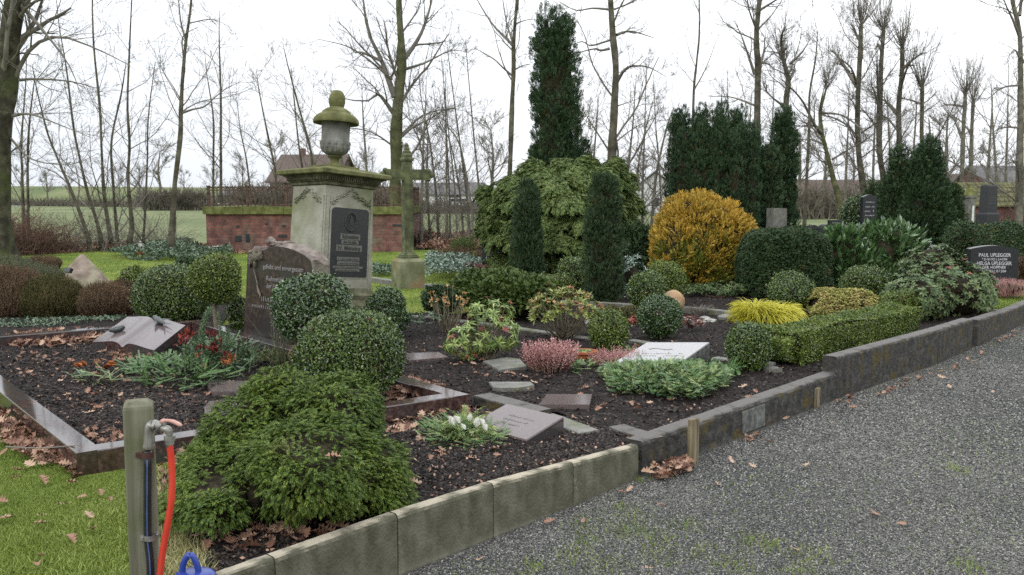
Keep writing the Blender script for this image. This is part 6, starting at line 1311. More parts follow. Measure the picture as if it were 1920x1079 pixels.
# foreground cypress mound
rng = np.random.RandomState(52)
def pe(u, v, Y, ru, rv, ry): k = Y / FPX; c = atd(u, v, Y); return (c, (ru * k, ry, rv * k), 2.0)
el = [pe(548, 895, 3.95, 190, 92, .44), pe(500, 800, 4.25, 92, 80, .30), pe(642, 800, 4.15, 74, 90, .28), pe(415, 885, 4.0, 84, 62, .30), pe(682, 895, 3.95, 80, 82, .32), pe(580, 875, 3.75, 120, 80, .34), pe(430, 925, 3.75, 92, 50, .30), pe(525, 750, 4.3, 62, 58, .22), pe(580, 770, 4.4, 60, 46, .22), pe(588, 790, 4.15, 62, 62, .25), pe(350, 930, 3.9, 30, 36, .2), pe(735, 930, 3.9, 34, 44, .2)]
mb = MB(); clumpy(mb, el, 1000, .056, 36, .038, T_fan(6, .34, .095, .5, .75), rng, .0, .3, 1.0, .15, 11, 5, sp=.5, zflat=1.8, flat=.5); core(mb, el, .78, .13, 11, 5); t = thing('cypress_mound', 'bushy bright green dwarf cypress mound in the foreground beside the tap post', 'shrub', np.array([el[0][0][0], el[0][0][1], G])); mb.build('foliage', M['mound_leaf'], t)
# carpet yew mid left and its neighbour
rng = np.random.RandomState(53); el = [pe(945, 552, 10.6, 92, 42, .5), pe(900, 548, 10.8, 50, 38, .4), pe(985, 558, 10.4, 55, 36, .4)]
mb = MB(); clumpy(mb, el, 650, .07, 18, .075, T_fan(5, .38, .15, .35, .85), rng, .2, .4, 1.1, .1, 7, 6, sp=.4); core(mb, el, .80, .1, 7, 6); t = thing('spreading_yew', 'dark green spreading yew mound behind the pieris and skimmia', 'shrub', np.array([el[0][0][0], el[0][0][1], G])); mb.build('foliage', M['yew_olive'], t)
rng = np.random.RandomState(54); el = [pe(825, 562, 10.2, 30, 24, .2)]; P, N = blob(el, 320, rng, .05, .1, 9, 7); mb = MB(); tufted(mb, P, N, rng, .06, FAN, 5, .8, .5, .7, .9); core(mb, el, .86, .1, 9, 7); t = thing('dwarf_yew', 'small dark dwarf conifer behind the orange tipped azalea', 'shrub', np.array([el[0][0][0], el[0][0][1], G])); mb.build('foliage', M['yew_leaf'], t)
# golden thuja
rng = np.random.RandomState(55); el = [pe(1314, 462, 13.9, 82, 88, .60), pe(1264, 472, 13.7, 36, 66, .38), pe(1368, 466, 13.8, 36, 66, .38), pe(1296, 402, 13.9, 46, 30, .4), pe(1342, 412, 13.9, 42, 34, .4), pe(1268, 424, 13.9, 26, 30, .3), pe(1386, 440, 13.8, 20, 30, .3)]
mb = MB(); clumpy(mb, el, 430, .12, 30, .10, FANV, rng, .5, .5, 1.3, .10, 5, 8, zflat=0); core(mb, el, .74, .10, 5, 8); m2 = MB(); clumpy(m2, [(e_[0] - UP * .20, (e_[1][0] * 1.0, e_[1][1] * 1.0, e_[1][2] * .76), 2.0) for e_ in el[:3]], 330, .12, 26, .10, FANV, rng, .5, .4, 1.3, .10, 5, 8, zflat=0); t = thing('golden_thuja', 'rounded golden orange thuja standing in the middle of the graves', 'shrub', np.array([el[0][0][0], el[0][0][1], G])); mb.build('foliage', M['golden_leaf'], t); m2.build('green_foliage', M['thuja_green'], t)
mb = MB(); mb.add(*tube([(el[0][0][0], el[0][0][1], G - .05), (el[0][0][0], el[0][0][1], 1.0)], .06, 8)); mb.build('stem', M['stem_brown'], t)
# yellow thread cypress
def strands(mb, c, n, rng, L, w, rise, key=None, fl=1.0, yo=1.0):
    a = rng.uniform(0, 6.283, n); e = rng.uniform(.25, 1.45, n); sp = rng.uniform(.55, 1, n) * L; C = []; d = np.stack([np.cos(a) * np.cos(e), np.sin(a) * np.cos(e) * yo, np.sin(e) * rise], 1); p = np.tile(c, (n, 1)) + np.stack([np.cos(a), np.sin(a) * yo, np.zeros(n)], 1) * (rng.uniform(0, .6, n) * L)[:, None]
    for j in range(6): C.append(p.copy()); p = p + d * (sp / 5)[:, None]; d = nrm(d + np.stack([np.cos(a) * .12, np.sin(a) * .12 * yo, np.full(n, -.42 * fl)], 1))
    P = np.stack(C, 1); mb.add(*tubes(P, np.full(n, w)[:, None] * np.linspace(1, .35, 6), 3))
rng = np.random.RandomState(56); k = 9.3 / FPX; c = at(1440, 610); c[1] += .12; mb = MB(); strands(mb, c + UP * .03, 1500, rng, .33, .0042, 1.15, yo=.8); strands(mb, c + UP * .12 + np.array([-.12, 0, 0]), 700, rng, .24, .0038, 1.2); strands(mb, c + UP * .10 + np.array([.16, 0, 0]), 700, rng, .24, .0038, 1.1); core(mb, [(c + UP * .04, (.34, .26, .17), 2.0)], .8); t = thing('thread_cypress', 'bright yellow thread leaved cypress cushion', 'shrub', c); mb.build('foliage', M['thread_leaf'], t)
# columns
def column_tree(label, u, vt, vb, wpx, Y, key, seed, n, L, name='columnar_yew', group=None, tips=((0, 0, 1.0),), per=5, top=.5, cat='conifer', fu=1.6, w0=1.0, tpl=None, gbase=True):
    rng = np.random.RandomState(seed); k = Y / FPX; cx = xat(u, 370, Y); z1 = zat(vt, Y); hw = wpx * k / 2; el = []; z0 = G if gbase else max(G, zat(vb, Y))
    for (du, dv, s_) in tips:
        x = cx + du * k; zt2 = z1 - dv * k; H = zt2 - z0
        for f0, f1, wf in ((0.0, .45, 1.0), (.2, .68, .97), (.42, .84, .86), (.60, .95, .70), (.78, 1.0, .38)):
            zc_ = z0 + H * (f0 + f1) / 2; w_ = hw * s_ * (1 - (1 - top) * max(0, (f0 + f1) / 2) ** 1.3) * (.6 if f0 > .7 else 1); el.append((np.array([x, Y + rng.uniform(-.1, .1) * hw, zc_]), (w_, w_ * .95, H * (f1 - f0) / 2 * 1.02), 2.2))
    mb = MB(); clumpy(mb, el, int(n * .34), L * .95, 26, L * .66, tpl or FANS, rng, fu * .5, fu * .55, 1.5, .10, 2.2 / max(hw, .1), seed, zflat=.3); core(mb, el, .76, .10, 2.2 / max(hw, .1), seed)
    t = thing(name, label, cat, np.array([cx, Y, G]), group); mb.build('foliage', M[key], t); mb = MB(); mb.add(*tube([(cx, Y, 0), (cx, Y, z0 + .4)], hw * .15, 8)); mb.build('trunk', M['bark_dark'], t); return t
column_tree('towering narrow columnar conifer above the spreading light green conifer', 1037, 24, 400, 84, 17.5, 'dark_conifer', 60, 4200, .17, 'columnar_conifer', tips=((-14, 0, .62), (10, 4, .66), (22, 16, .55), (-2, 40, .95)), per=5, top=.45)
column_tree('short pointed dark conifer left of the thick knotty trunk', 1090, 268, 400, 34, 18.2, 'dark_conifer', 61, 300, .16, 'columnar_conifer', per=5)
column_tree('narrow dark column in front of the spreading conifer on its left side', 989, 344, 530, 52, 13.6, 'column_leaf', 62, 1300, .10, per=6, top=.35, w0=1)
column_tree('narrow dark column in front of the spreading conifer on its right side', 1130, 330, 575, 60, 11.8, 'column_leaf', 63, 1900, .085, per=6, top=.55, tips=((-6, 0, .8), (10, 4, .72)))
column_tree('slender dark yew right of the broad yew clump', 1466, 214, 420, 38, 24.5, 'dark_conifer', 64, 900, .2, per=5, top=.65)
column_tree('low dark yew between the broad clump and the slender yew', 1440, 285, 430, 48, 24, 'column_leaf', 65, 700, .2, per=5, top=.55)
column_tree('left one of the two cone shaped conifers behind the laurel', 1684, 272, 445, 92, 22.5, 'column_leaf', 66, 1500, .2, 'cone_conifer', per=6, top=-.25, fu=1.0, cat='conifer')
column_tree('right one of the two cone shaped conifers behind the laurel', 1738, 262, 445, 104, 22, 'dark_conifer', 67, 1900, .2, 'cone_conifer', per=6, top=-.15, fu=1.0, tips=((0, 0, 1), (-14, 22, .8)))
column_tree('small pointed conifer at the foot of the right cone conifer', 1785, 350, 440, 44, 22.5, 'yew_leaf', 68, 500, .17, 'cone_conifer', per=5, top=.1, fu=1)
column_tree('little dark conifer left of the paired cone conifers', 1638, 345, 440, 40, 24, 'yew_leaf', 69, 400, .17, 'cone_conifer', per=5, top=.3, fu=1)
# broad yew clump
rng = np.random.RandomState(70); Y = 24; k = Y / FPX; el = []
for (u, vt, w_, dy) in [(1266, 216, 28, 0), (1284, 204, 28, .3), (1301, 212, 22, -.2), (1318, 198, 24, .2), (1336, 208, 20, -.3), (1352, 194, 24, .1), (1373, 210, 26, -.1), (1391, 200, 24, .3), (1410, 226, 20, 0), (1276, 246, 40, -.4), (1294, 262, 24, -.7), (1311, 238, 38, -.6), (1328, 258, 22, -.8), (1345, 232, 40, -.5), (1363, 256, 22, -.8), (1382, 240, 40, -.5), (1398, 262, 22, -.6), (1412, 252, 26, -.2)]:
    zt2 = zat(vt, Y); c = np.array([xat(u, 370, Y), Y + dy, 0]); H = zt2 - G; drop = 60 * k if u < 1275 else 0
    el.append((c + UP * (G + H * .46), (w_ * .47 * k, w_ * .47 * k, H * .47), 2.2)); el.append((c + UP * (G + H * .82), (w_ * .26 * k, w_ * .26 * k, H * .185), 2.0))
mb = MB(); clumpy(mb, el, 3300, .10, 16, .10, FANS, rng, 1.0, 1.6, 2.0, .06, 4, 6, zflat=.2); core(mb, el, .78, .06, 4, 6); t = thing('yew_clump', 'broad dark yew clump of many upright stems behind the golden thuja', 'yew', np.array([xat(1340, 370, Y), Y, G])); mb.build('foliage', M['dark_conifer'], t)
mb = MB()
for i in range(7): x = xat(1290 + i * 17, 370, Y); mb.add(*tube([(x, Y - .1, .0), (x + .1, Y, 1.6)], .06, 6))
mb.build('trunk', M['bark_dark'], t)
# spreading light green conifer with drooping tiers
rng = np.random.RandomState(71); Y = 15.8; k = Y / FPX; cx = xat(1045, 370, Y); mb = MB(); el = []
pads = [(1040, 318, 62, 15, 0), (1110, 312, 52, 14, .1), (985, 335, 60, 16, -.2), (940, 352, 44, 18, -.2), (1150, 335, 42, 18, -.1), (1070, 345, 70, 18, -.7), (1000, 365, 60, 20, -.9), (935, 385, 42, 24, -.5), (1165, 372, 36, 24, -.4), (1110, 368, 58, 20, -.9), (1055, 395, 62, 22, -1.1), (975, 410, 52, 26, -1.0), (925, 425, 34, 30, -.5), (1170, 415, 34, 26, -.5), (1095, 425, 52, 26, -1.1), (1030, 450, 60, 26, -1.1), (950, 465, 44, 30, -.9), (1180, 450, 34, 26, -.6), (1120, 468, 46, 26, -.9), (1190, 480, 36, 24, -.4), (1060, 490, 60, 24, -.9)]
for (u, v, ru, rv, dy) in pads: c = atd(u + (u - 1050) * -.06, v + rv * .2 + 6, Y + dy * .75 + .3); el.append((c, (ru * k * .92, ru * k * .7, rv * k * .55), 2.0))
ctr = np.array([cx, Y + .5, 0.]); PP, AA, SS, ZZ = [], [], [], []
plates = [(1010, 322, 60, 0), (1085, 308, 58, .1), (1132, 312, 34, -.1), (968, 335, 44, -.2), (1040, 335, 66, -.5), (1120, 338, 56, -.4), (1156, 345, 28, -.1), (942, 362, 26, -.2), (985, 362, 56, -.7), (1065, 366, 66, -.9), (1138, 372, 40, -.6), (944, 398, 28, -.4), (1000, 400, 50, -.9), (1090, 404, 62, -1.0), (1162, 402, 28, -.5), (934, 434, 24, -.4), (970, 438, 46, -.9), (1050, 440, 60, -1.1), (1130, 440, 50, -.9), (1170, 440, 26, -.5), (948, 476, 28, -.6), (1010, 476, 50, -1.0), (1090, 480, 56, -1.0), (1158, 476, 32, -.6), (916, 352, 18, .1), (922, 388, 16, 0), (1170, 326, 18, .1), (1186, 372, 16, -.1), (1002, 303, 24, .2), (1098, 296, 24, .1), (1150, 298, 16, .1), (912, 418, 15, -.1), (1182, 422, 14, -.2), (1052, 300, 18, .2)]
for (u, v, ru, dy) in plates:
    c = atd(u, v, Y + dy); n9 = int(ru * 13); a = rng.uniform(0, 6.283, n9); q = np.sqrt(rng.rand(n9)); rr_ = ru * k * .88 * (1 + .30 * np.sin(a * 5 + u) + .16 * np.sin(a * 11 + v)); o_ = np.stack([np.cos(a) * q * rr_, np.sin(a) * q * rr_ * .8, np.zeros(n9)], 1); o_[:, 2] = -.20 * q ** 2.6 + rng.normal(0, .018, n9) + .03 * np.sin(a * 3 + u)
    P = c + o_; out = P - ctr; out[:, 2] = 0; out = nrm(out); loc = nrm(o_ * np.array([1, 1, 0]) + 1e-6); A = nrm(out * .55 + loc * .75 * q[:, None] + rng.normal(size=(n9, 3)) * .16 - UP * (.08 + .85 * q ** 3)[:, None]); PP.append(P); AA.append(A); SS.append(.15 * rng.uniform(.6, 1.2, n9)); ZZ.append(UP * 1.2 + loc * (q ** 2)[:, None] + rng.normal(size=(n9, 3)) * .2)
P, A, s_, z = np.concatenate(PP), np.concatenate(AA), np.concatenate(SS), np.concatenate(ZZ)
mb.add(*scat(FANN[0], FANN[1], P, frame_yz(A, z), s_)); A2 = nrm(A + rng.normal(size=A.shape) * .35 - UP * .25); mb.add(*scat(FANN[0], FANN[1], P + A * (s_ * .55)[:, None], frame_yz(A2, z + rng.normal(size=A.shape) * .2), s_ * .7)); A2 = nrm(A + rng.normal(size=A.shape) * .5 - UP * .1); mb.add(*scat(FANN[0], FANN[1], P - UP * .01, frame_yz(A2, z), s_ * .8))
t = thing('spreading_conifer', 'wide light green conifer with drooping tiers in the centre', 'conifer', np.array([cx, Y, G])); mb.build('foliage', M['weeping_leaf'], t)
mb = MB(); mb.add(*tube([(cx, Y + .3, 0), (cx, Y + .3, 1.9)], .12, 8)); 
mb.build('trunk', M['bark_dark'], t); mb = MB(); el = [pe(1045, 425, 16.1, 108, 98, .8)]; core(mb, el, .97, .1, 3, 4); P, N = blob(el, 1500, rng, .02, .1, 3, 4); tufted(mb, P, N, rng, .17, FANN, 7, .8, -.3, .5); mb.build('inner_foliage', M['yew_leaf'], t)  # dark shell and darker leaf colour paint shade between the tiers
# lower dark arm of juniper on its right
rng = np.random.RandomState(72); el = [pe(1186, 466, 15, 34, 28, .45), pe(1170, 492, 14.6, 50, 26, .4)]; P, N = blob(el, 900, rng, .1, .15, 4, 7); mb = MB(); tufted(mb, P, N, rng, .15, FANN, 10, .9, -.1, .45, 1.4); core(mb, el, .75, .1, 4, 7); t = thing('juniper', 'dark feathery juniper drooping between the right column and the golden thuja', 'shrub', np.array([el[0][0][0], 15, G])); mb.build('foliage', M['yew_leaf'], t)
# cherry laurel
def shoots(label, name, key, el, n, L, tpls, seed, fu=1.2, fn=.6, group=None, cat='shrub', stems=0, sk='stem_brown', cr=.6, spread=.25, dep=.12, lump=.12):
    rng = np.random.RandomState(seed); P, N = blob(el, n, rng, dep, lump, 5, seed); A = nrm(N * fn + UP * fu + rng.normal(size=N.shape) * spread); s_ = L * rng.uniform(.7, 1.25, len(P)); mb = MB(); w_ = rng.randint(0, len(tpls), len(P))
    for i, tp in enumerate(tpls):
        m_ = w_ == i; mb.add(*scat(tp[0], tp[1], (P - A * s_[:, None] * .5)[m_], frame_yz(A[m_], rng.normal(size=(m_.sum(), 3))), s_[m_]))
    b = np.array([el[0][0][0], el[0][0][1], G]); t = thing(name, label, cat, b, group); mb.build('foliage', M[key], t)
    if cr: mb = MB(); core(mb, el, cr, .1, 5, seed); mb.build('inner_shade', M['shade_core'], t)  # solid dark shell painting the shade behind the leaves
    if stems:
        mb = MB(); i = rng.permutation(len(P))[:stems]; E = P[i] - A[i] * .02; bb = b + np.stack([rng.normal(0, .04, len(i)), rng.normal(0, .04, len(i)), np.full(len(i), -.03)], 1); mid = bb * .45 + E * .55 - UP * .06 + rng.normal(size=E.shape) * .02
        C = np.stack([bb, bb * .6 + mid * .4 + UP * .05, mid, (mid + E) / 2, E], 1); mb.add(*tubes(C, np.full(len(i), .007)[:, None] * np.linspace(1, .5, 5), 5), True); mb.build('stems', M[sk], t)
    return t
SH = [T_shoot(9, .55, .30, s_, .25, .75) for s_ in range(3)]
shoots('glossy cherry laurel with long upright leaves behind the neat box balls', 'cherry_laurel', 'laurel_leaf', [pe(1625, 510, 13.5, 92, 62, .6), pe(1580, 490, 13.4, 48, 62, .4), pe(1660, 480, 13.4, 58, 62, .4)], 1000, .25, SH, 80, .65, .9, cr=.8, spread=.5, lump=.2)
def rosettes(label, name, key, el, n, L, seed, fn=1.0, fu=.4, group=None, stems=0, cr=.0, key2=None, f2=.0, w=.3, curl=.35, nl=8, key3=None, f3=0., cat='shrub', elev=.25, sk='stem_brown', dep=.08, lump=.15, lowcut=None):
    rng = np.random.RandomState(seed); P, N = blob(el, n, rng, dep, lump, 7, seed); 
    if lowcut: ok = P[:, 2] > lowcut; P, N = P[ok], N[ok]
    A = nrm(N * fn + UP * fu + rng.normal(size=N.shape) * .25); s_ = L * rng.uniform(.75, 1.25, len(P)); w_ = rng.rand(len(P)); b = np.array([el[0][0][0], el[0][0][1], G]); t = thing(name, label, cat, b, group)
    tp = [T_ros(nl, 1, w, elev, curl, q) for q in range(3)]; which = rng.randint(0, 3, len(P)); topf = (P[:, 2] - P[:, 2].min()) / np.ptp(P[:, 2])
    mb = MB()
    for nm, kk, m_ in (('foliage', key, w_ >= f2 + f3), ('coloured_shoots', key2, w_ < f2), ('flower_buds', key3, (w_ >= f2) & (w_ < f2 + f3))):
        if kk is None or not m_.any(): continue
        mi_ = {'foliage': 0, 'coloured_shoots': 1, 'flower_buds': 2}[nm]
        for i in range(3):
            mm = m_ & (which == i)
            if not mm.any(): continue
            sc = s_[mm] * (1 if nm == 'foliage' else .6); off_ = 0 if nm == 'foliage' else .03; z = A[mm] if nm == 'foliage' else nrm(A[mm] + UP * .8)
            mb.add(*scat(tp[i][0], tp[i][1], P[mm] + z * off_, frame_zy(z, rng.normal(size=(mm.sum(), 3))), sc), False, mi_)
    mb.build('foliage', [M[key], M[key2 or key], M[key3 or key]], t)
    if cr: mb = MB(); core(mb, el, cr, .1, 7, seed); mb.build('inner_shade', M['shade_core'], t)  # dark shell as painted shade inside the shrub, no real twigs
    if stems:
        mb = MB(); i = rng.permutation(len(P))[:stems]; E = P[i]; m3 = len(i); bb = b + np.stack([rng.normal(0, .03, m3), rng.normal(0, .03, m3), np.full(m3, -.03)], 1); mid = bb * .5 + E * .5 - UP * .03 + rng.normal(size=E.shape) * .02
        C = np.stack([bb, (bb + mid) / 2, mid, (mid + E) / 2, E], 1); mb.add(*tubes(C, np.full(m3, .0065)[:, None] * np.linspace(1, .45, 5), 5), True); mb.build('stems', M[sk], t)
    return t
rosettes('pieris with whitish edged green leaves and red shoots in the middle grave', 'pieris', 'pieris_leaf', [pe(905, 625, 7.7, 44, 40, .16), pe(872, 640, 7.6, 40, 30, .16), pe(912, 585, 7.8, 42, 20, .15), pe(945, 628, 7.7, 28, 26, .12)], 165, .066, 90, stems=46, key2='pieris_red', f2=.12, key3='red_leaf', f3=.05, w=.26, curl=.7, lowcut=.2, nl=9)
rosettes('skimmia with pinkish bud clusters on bare lower stems', 'skimmia', 'skimmia_leaf', [pe(1058, 575, 8.9, 68, 30, .26), pe(1040, 590, 8.8, 48, 34, .22), pe(1085, 585, 8.8, 44, 28, .2)], 330, .078, 91, fn=.8, fu=.9, stems=60, key2='orange_tip', f2=.22, key3='pieris_red', f3=.16, w=.28, curl=.3, elev=.7, lowcut=.36)
rosettes('sparse azalea with orange tipped twigs behind the pieris', 'azalea', 'orange_tip', [pe(838, 560, 9.3, 38, 22, .18)], 34, .045, 92, fu=1.2, stems=34, w=.3, elev=.9, nl=6, lowcut=.33)
rosettes('large rhododendron with pale green leaves spilling towards the dark kerb', 'rhododendron', 'rhodo_leaf', [pe(1765, 545, 10.8, 92, 62, .5), pe(1715, 560, 10.3, 62, 48, .4), pe(1810, 545, 11.4, 52, 46, .4), pe(1745, 500, 11.2, 50, 34, .4)], 1500, .068, 93, cr=.78, w=.36, curl=.3, nl=8, key2='pieris_red', f2=.03)
rosettes('bluish silvery leaved shrub right of the right dark column', 'silver_shrub', 'silver_leaf', [pe(1182, 520, 12.3, 28, 34, .2)], 110, .085, 94, cr=.6, w=.28, curl=.3, nl=7)
rosettes('low mixed heath of yellow green and rusty shoots by the low box hedge', 'winter_heath', 'mix_heath', [pe(1575, 578, 10.4, 68, 28, .35), pe(1548, 570, 10.5, 34, 24, .3), pe(1605, 574, 10.3, 34, 24, .3)], 3400, .042, 95, cr=.8, w=.35, curl=.2, nl=6, elev=.7, fu=.8)
rosettes('little evergreen seedlings right of the loose dark box bush', 'small_perennial', 'ivy_leaf', [pe(795, 596, 9.1, 30, 10, .12)], 30, .05, 96, w=.35, nl=6)
rosettes('red leaved bergenia clump by the rockery', 'bergenia', 'bergenia', [pe(1298, 602, 9.4, 22, 8, .12)], 26, .055, 97, w=.5, nl=6)
rosettes('small red leaved plant left of the glossy box ball', 'bergenia', 'pieris_red', [pe(1190, 600, 9.5, 14, 6, .1)], 16, .045, 98, w=.5, nl=6)
rosettes('dull green perennial tuft behind the sandstone ball', 'small_perennial', 'rhodo_leaf', [pe(1355, 542, 12.6, 40, 14, .3)], 120, .06, 99, w=.3, nl=7)
# heather
SPK = [T_spike(18, .13, .05, s_) for s_ in range(2)]; SPG = [T_spike(12, .2, .05, s_, .1, .6) for s_ in range(2)]
def heather(label, u, v, ru, rv, Y, key, n, L, seed, tpl=None, group=None, name='heather', ry=.25, fu=1.5, cr=.7, d=.3):
    el = [pe(u, v, Y, ru, rv, ry)]; return shoots(label, name, key, el, n, L, tpl or SPG, seed, fu, .8, group, 'heather', cr=cr, spread=.28, dep=.2, lump=.24)
def pink(label, u, v, ru, Y, H, n, seed):
    rng = np.random.RandomState(seed); c = at(u, v); k = c[1] / FPX; a = rng.uniform(0, 6.283, n); r_ = np.sqrt(rng.rand(n)) * ru * k; b = c + np.stack([np.cos(a) * r_, np.sin(a) * r_ * .6, np.zeros(n)], 1)
    A = nrm(np.stack([np.cos(a) * r_ / (ru * k) * .55, np.sin(a) * r_ / (ru * k) * .45, np.ones(n)], 1) + rng.normal(size=(n, 3)) * .10); mb = MB(); mb.add(*scat(SPK[0][0], SPK[0][1], b, frame_yz(A, rng.normal(size=(n, 3))), H * rng.uniform(.6, 1.05, n)))
    t = thing('pink_heather', label, 'heather', c, 'pink winter heathers'); mb.build('flower_spikes', M['heather_pink'], t); mb = MB(); n2 = n // 2; mb.add(*scat(SPG[0][0], SPG[0][1], b[:n2], frame_yz(A[:n2], rng.normal(size=(n2, 3))), H * .5)); mb.build('foliage', M['heather_green'], t)
pink('larger pink heather clump left of the terracotta dish', 1032, 698, 33, 7, .27, 300, 110)
pink('smaller pink heather clump right of the terracotta dish', 1157, 690, 38, 7, .17, 260, 111)
HG = 'brown heather bushes around the boulder'
for i, (u, v, ru, rv, Y, key, l) in enumerate([(95, 572, 66, 38, 10.9, 'heather_green', 'greenish brown heather in front of the boulder on the left'), (200, 574, 62, 37, 10.8, 'heather_brown', 'rusty heather bush left of the broad box ball'), (10, 566, 62, 42, 10.8, 'heather_brown', 'rusty heather bush at the left picture edge'), (-60, 560, 60, 44, 10.8, 'heather_green', 'heather bush just outside on the left'), (45, 520, 80, 24, 12.6, 'heather_grey', 'grey green heather behind the front row on the left'), (25, 505, 44, 18, 13.8, 'heather_grey', 'rearmost grey green heather at the left edge'), (75, 500, 34, 14, 14.2, 'heather_brown', 'small brown heather touching the boulder on its left'), (235, 548, 42, 30, 11.5, 'heather_brown', 'reddish heather behind the rusty bush right of the boulder')]):
    heather(l, u, v, ru, rv, Y, key, 4600 if i < 4 else 2600, .15, 120 + i, group=HG, ry=.4, fu=1.7, cr=.74)
heather('pinkish heather at the foot of the arched black headstone', 1890, 540, 34, 12, 12.6, 'heather_pink', 900, .09, 131, ry=.25)
heather('brown spiky perennials right of the arched black headstone', 1918, 505, 18, 24, 14, 'heather_brown', 500, .2, 132, ry=.2)
heather('dry brown tuft in the silvery ground cover bed', 852, 478, 40, 10, 18.5, 'heather_brown', 700, .16, 133, ry=.3)
heather('green spiky tuft in the silvery ground cover bed', 868, 466, 20, 14, 19, 'yew_olive', 260, .3, 134, ry=.25)
# dead grass tufts
def grass_tuft(label, u, v, H, n, key, seed, sp=.35, w=.003, name='grass_tuft', group=None):
    rng = np.random.RandomState(seed); c = at(u, v); a = rng.uniform(0, 6.283, n); d = nrm(np.stack([np.cos(a) * sp, np.sin(a) * sp, np.ones(n)], 1) + rng.normal(size=(n, 3)) * .08); b = c + rng.normal(size=(n, 3)) * np.array([.03, .03, 0]); C = [b]; L = H * rng.uniform(.5, 1.05, n)
    for j in range(5): d = nrm(d + np.stack([np.cos(a) * .1, np.sin(a) * .1, -np.full(n, .06 * j)], 1)); C.append(C[-1] + d * L[:, None] / 5)
    mb = MB(); mb.add(*tubes(np.stack(C, 1), np.full(n, w)[:, None] * np.linspace(1, .3, 6), 3)); return tag(mb.build(name, M[key], org=c), label, 'grass tuft', group)
grass_tuft('thin greenish upright stalks before the granite headstone', 520, 694, .66, 34, 'heather_grey', 140, .09, .003)
grass_tuft('grey dead grass tuft near the sandstone ball', 1310, 592, .22, 160, 'twig', 141, .7, .003)
grass_tuft('brown dead stems behind the sandstone ball', 1345, 560, .14, 140, 'twig_red', 142, 1.3, .004)
grass_tuft('brown bramble tuft right of the iron cross shaft', 782, 462, .9, 120, 'twig_red', 143, .5, .008)
# conifer sprays laid on the graves
def sprays(label, pts, n, L, keys, seed, name='fir_sprays', cat='grave spray', group=None, zt=.0, tpl=None, rad=True, elev=.35, layers=.10, top=None):
    rng = np.random.RandomState(seed); poly = [at(*p)[:2] for p in pts]; P2 = rand_in_poly(poly, n, rng); c = P2.mean(0); t = thing(name, label, cat, (c[0], c[1], G), group); P = np.append(P2, G + .015 + rng.rand(n, 1) * layers, 1); ext = np.linalg.norm(P2 - c, axis=1).max()
    P[:, 2] += layers * .8 * (1 - np.linalg.norm(P2 - c, axis=1) / ext) 
    d = np.append(P2 - c, np.zeros((n, 1)), 1) / ext + rng.normal(size=(n, 3)) * .45; d[:, 2] = np.abs(d[:, 2]) * elev * .8 + rng.uniform(-.05, elev, n); d = nrm(d); k = rng.randint(0, len(keys), n)
    for i, kk in enumerate(keys):
        m_ = k == i; mb = MB(); tp = tpl or FIR; mb.add(*scat(tp[0], tp[1], P[m_] - d[m_] * L * .4, frame_yz(d[m_], UP + rng.normal(size=(m_.sum(), 3)) * .35), L * rng.uniform(.6, 1.2, m_.sum()))); mb.build('sprays', M[kk], t)
    return t, c
sprays('thick mat of green conifer sprays before the light grey memorial', [(1125, 712), (1180, 702), (1260, 704), (1340, 702), (1372, 712), (1360, 735), (1310, 758), (1230, 752), (1150, 745)], 2600, .085, ['fir_leaf', 'fir_leaf', 'fir_light', 'fir_blue'], 150, tpl=T_fan(6, .34, .07, .1, .6), elev=.5, layers=.09)
sprays('short fir twig poking out beside the front box ball', [(1350, 700), (1390, 695), (1395, 705), (1360, 712)], 40, .16, ['fir_leaf'], 151, elev=.4, layers=.04)
sprays('green fir branches spread before the stone book', [(220, 712), (250, 690), (330, 680), (400, 700), (440, 722), (400, 738), (330, 745), (270, 735)], 520, .15, ['fir_leaf', 'fir_leaf', 'fir_blue'], 152, elev=.3, layers=.08)
sprays('bluish fir twigs under the dried orange ornament', [(130, 715), (160, 705), (215, 712), (240, 728), (200, 735), (150, 728)], 60, .14, ['fir_blue', 'fir_light'], 153, elev=.25, layers=.04)
sprays('grey green fir sprays around the red winter bouquet', [(335, 690), (380, 655), (440, 660), (485, 690), (480, 712), (420, 718), (360, 712)], 260, .15, ['fir_blue', 'fir_blue', 'ivy_leaf'], 154, elev=.6, layers=.12)
sprays('dark twig litter before the granite headstone', [(470, 680), (520, 672), (575, 690), (560, 708), (500, 712)], 160, .12, ['yew_olive', 'heather_green'], 155, elev=.5, layers=.07)
sprays('small moss green sprays below the terracotta dish', [(1065, 690), (1110, 682), (1125, 700), (1080, 710)], 90, .09, ['fir_light', 'fir_leaf'], 156, elev=.3, layers=.03)
sprays('fir twigs around the light grey memorial stone', [(1170, 664), (1230, 672), (1275, 690), (1230, 696), (1180, 685)], 110, .11, ['fir_leaf', 'fir_blue'], 157, elev=.5, layers=.05)
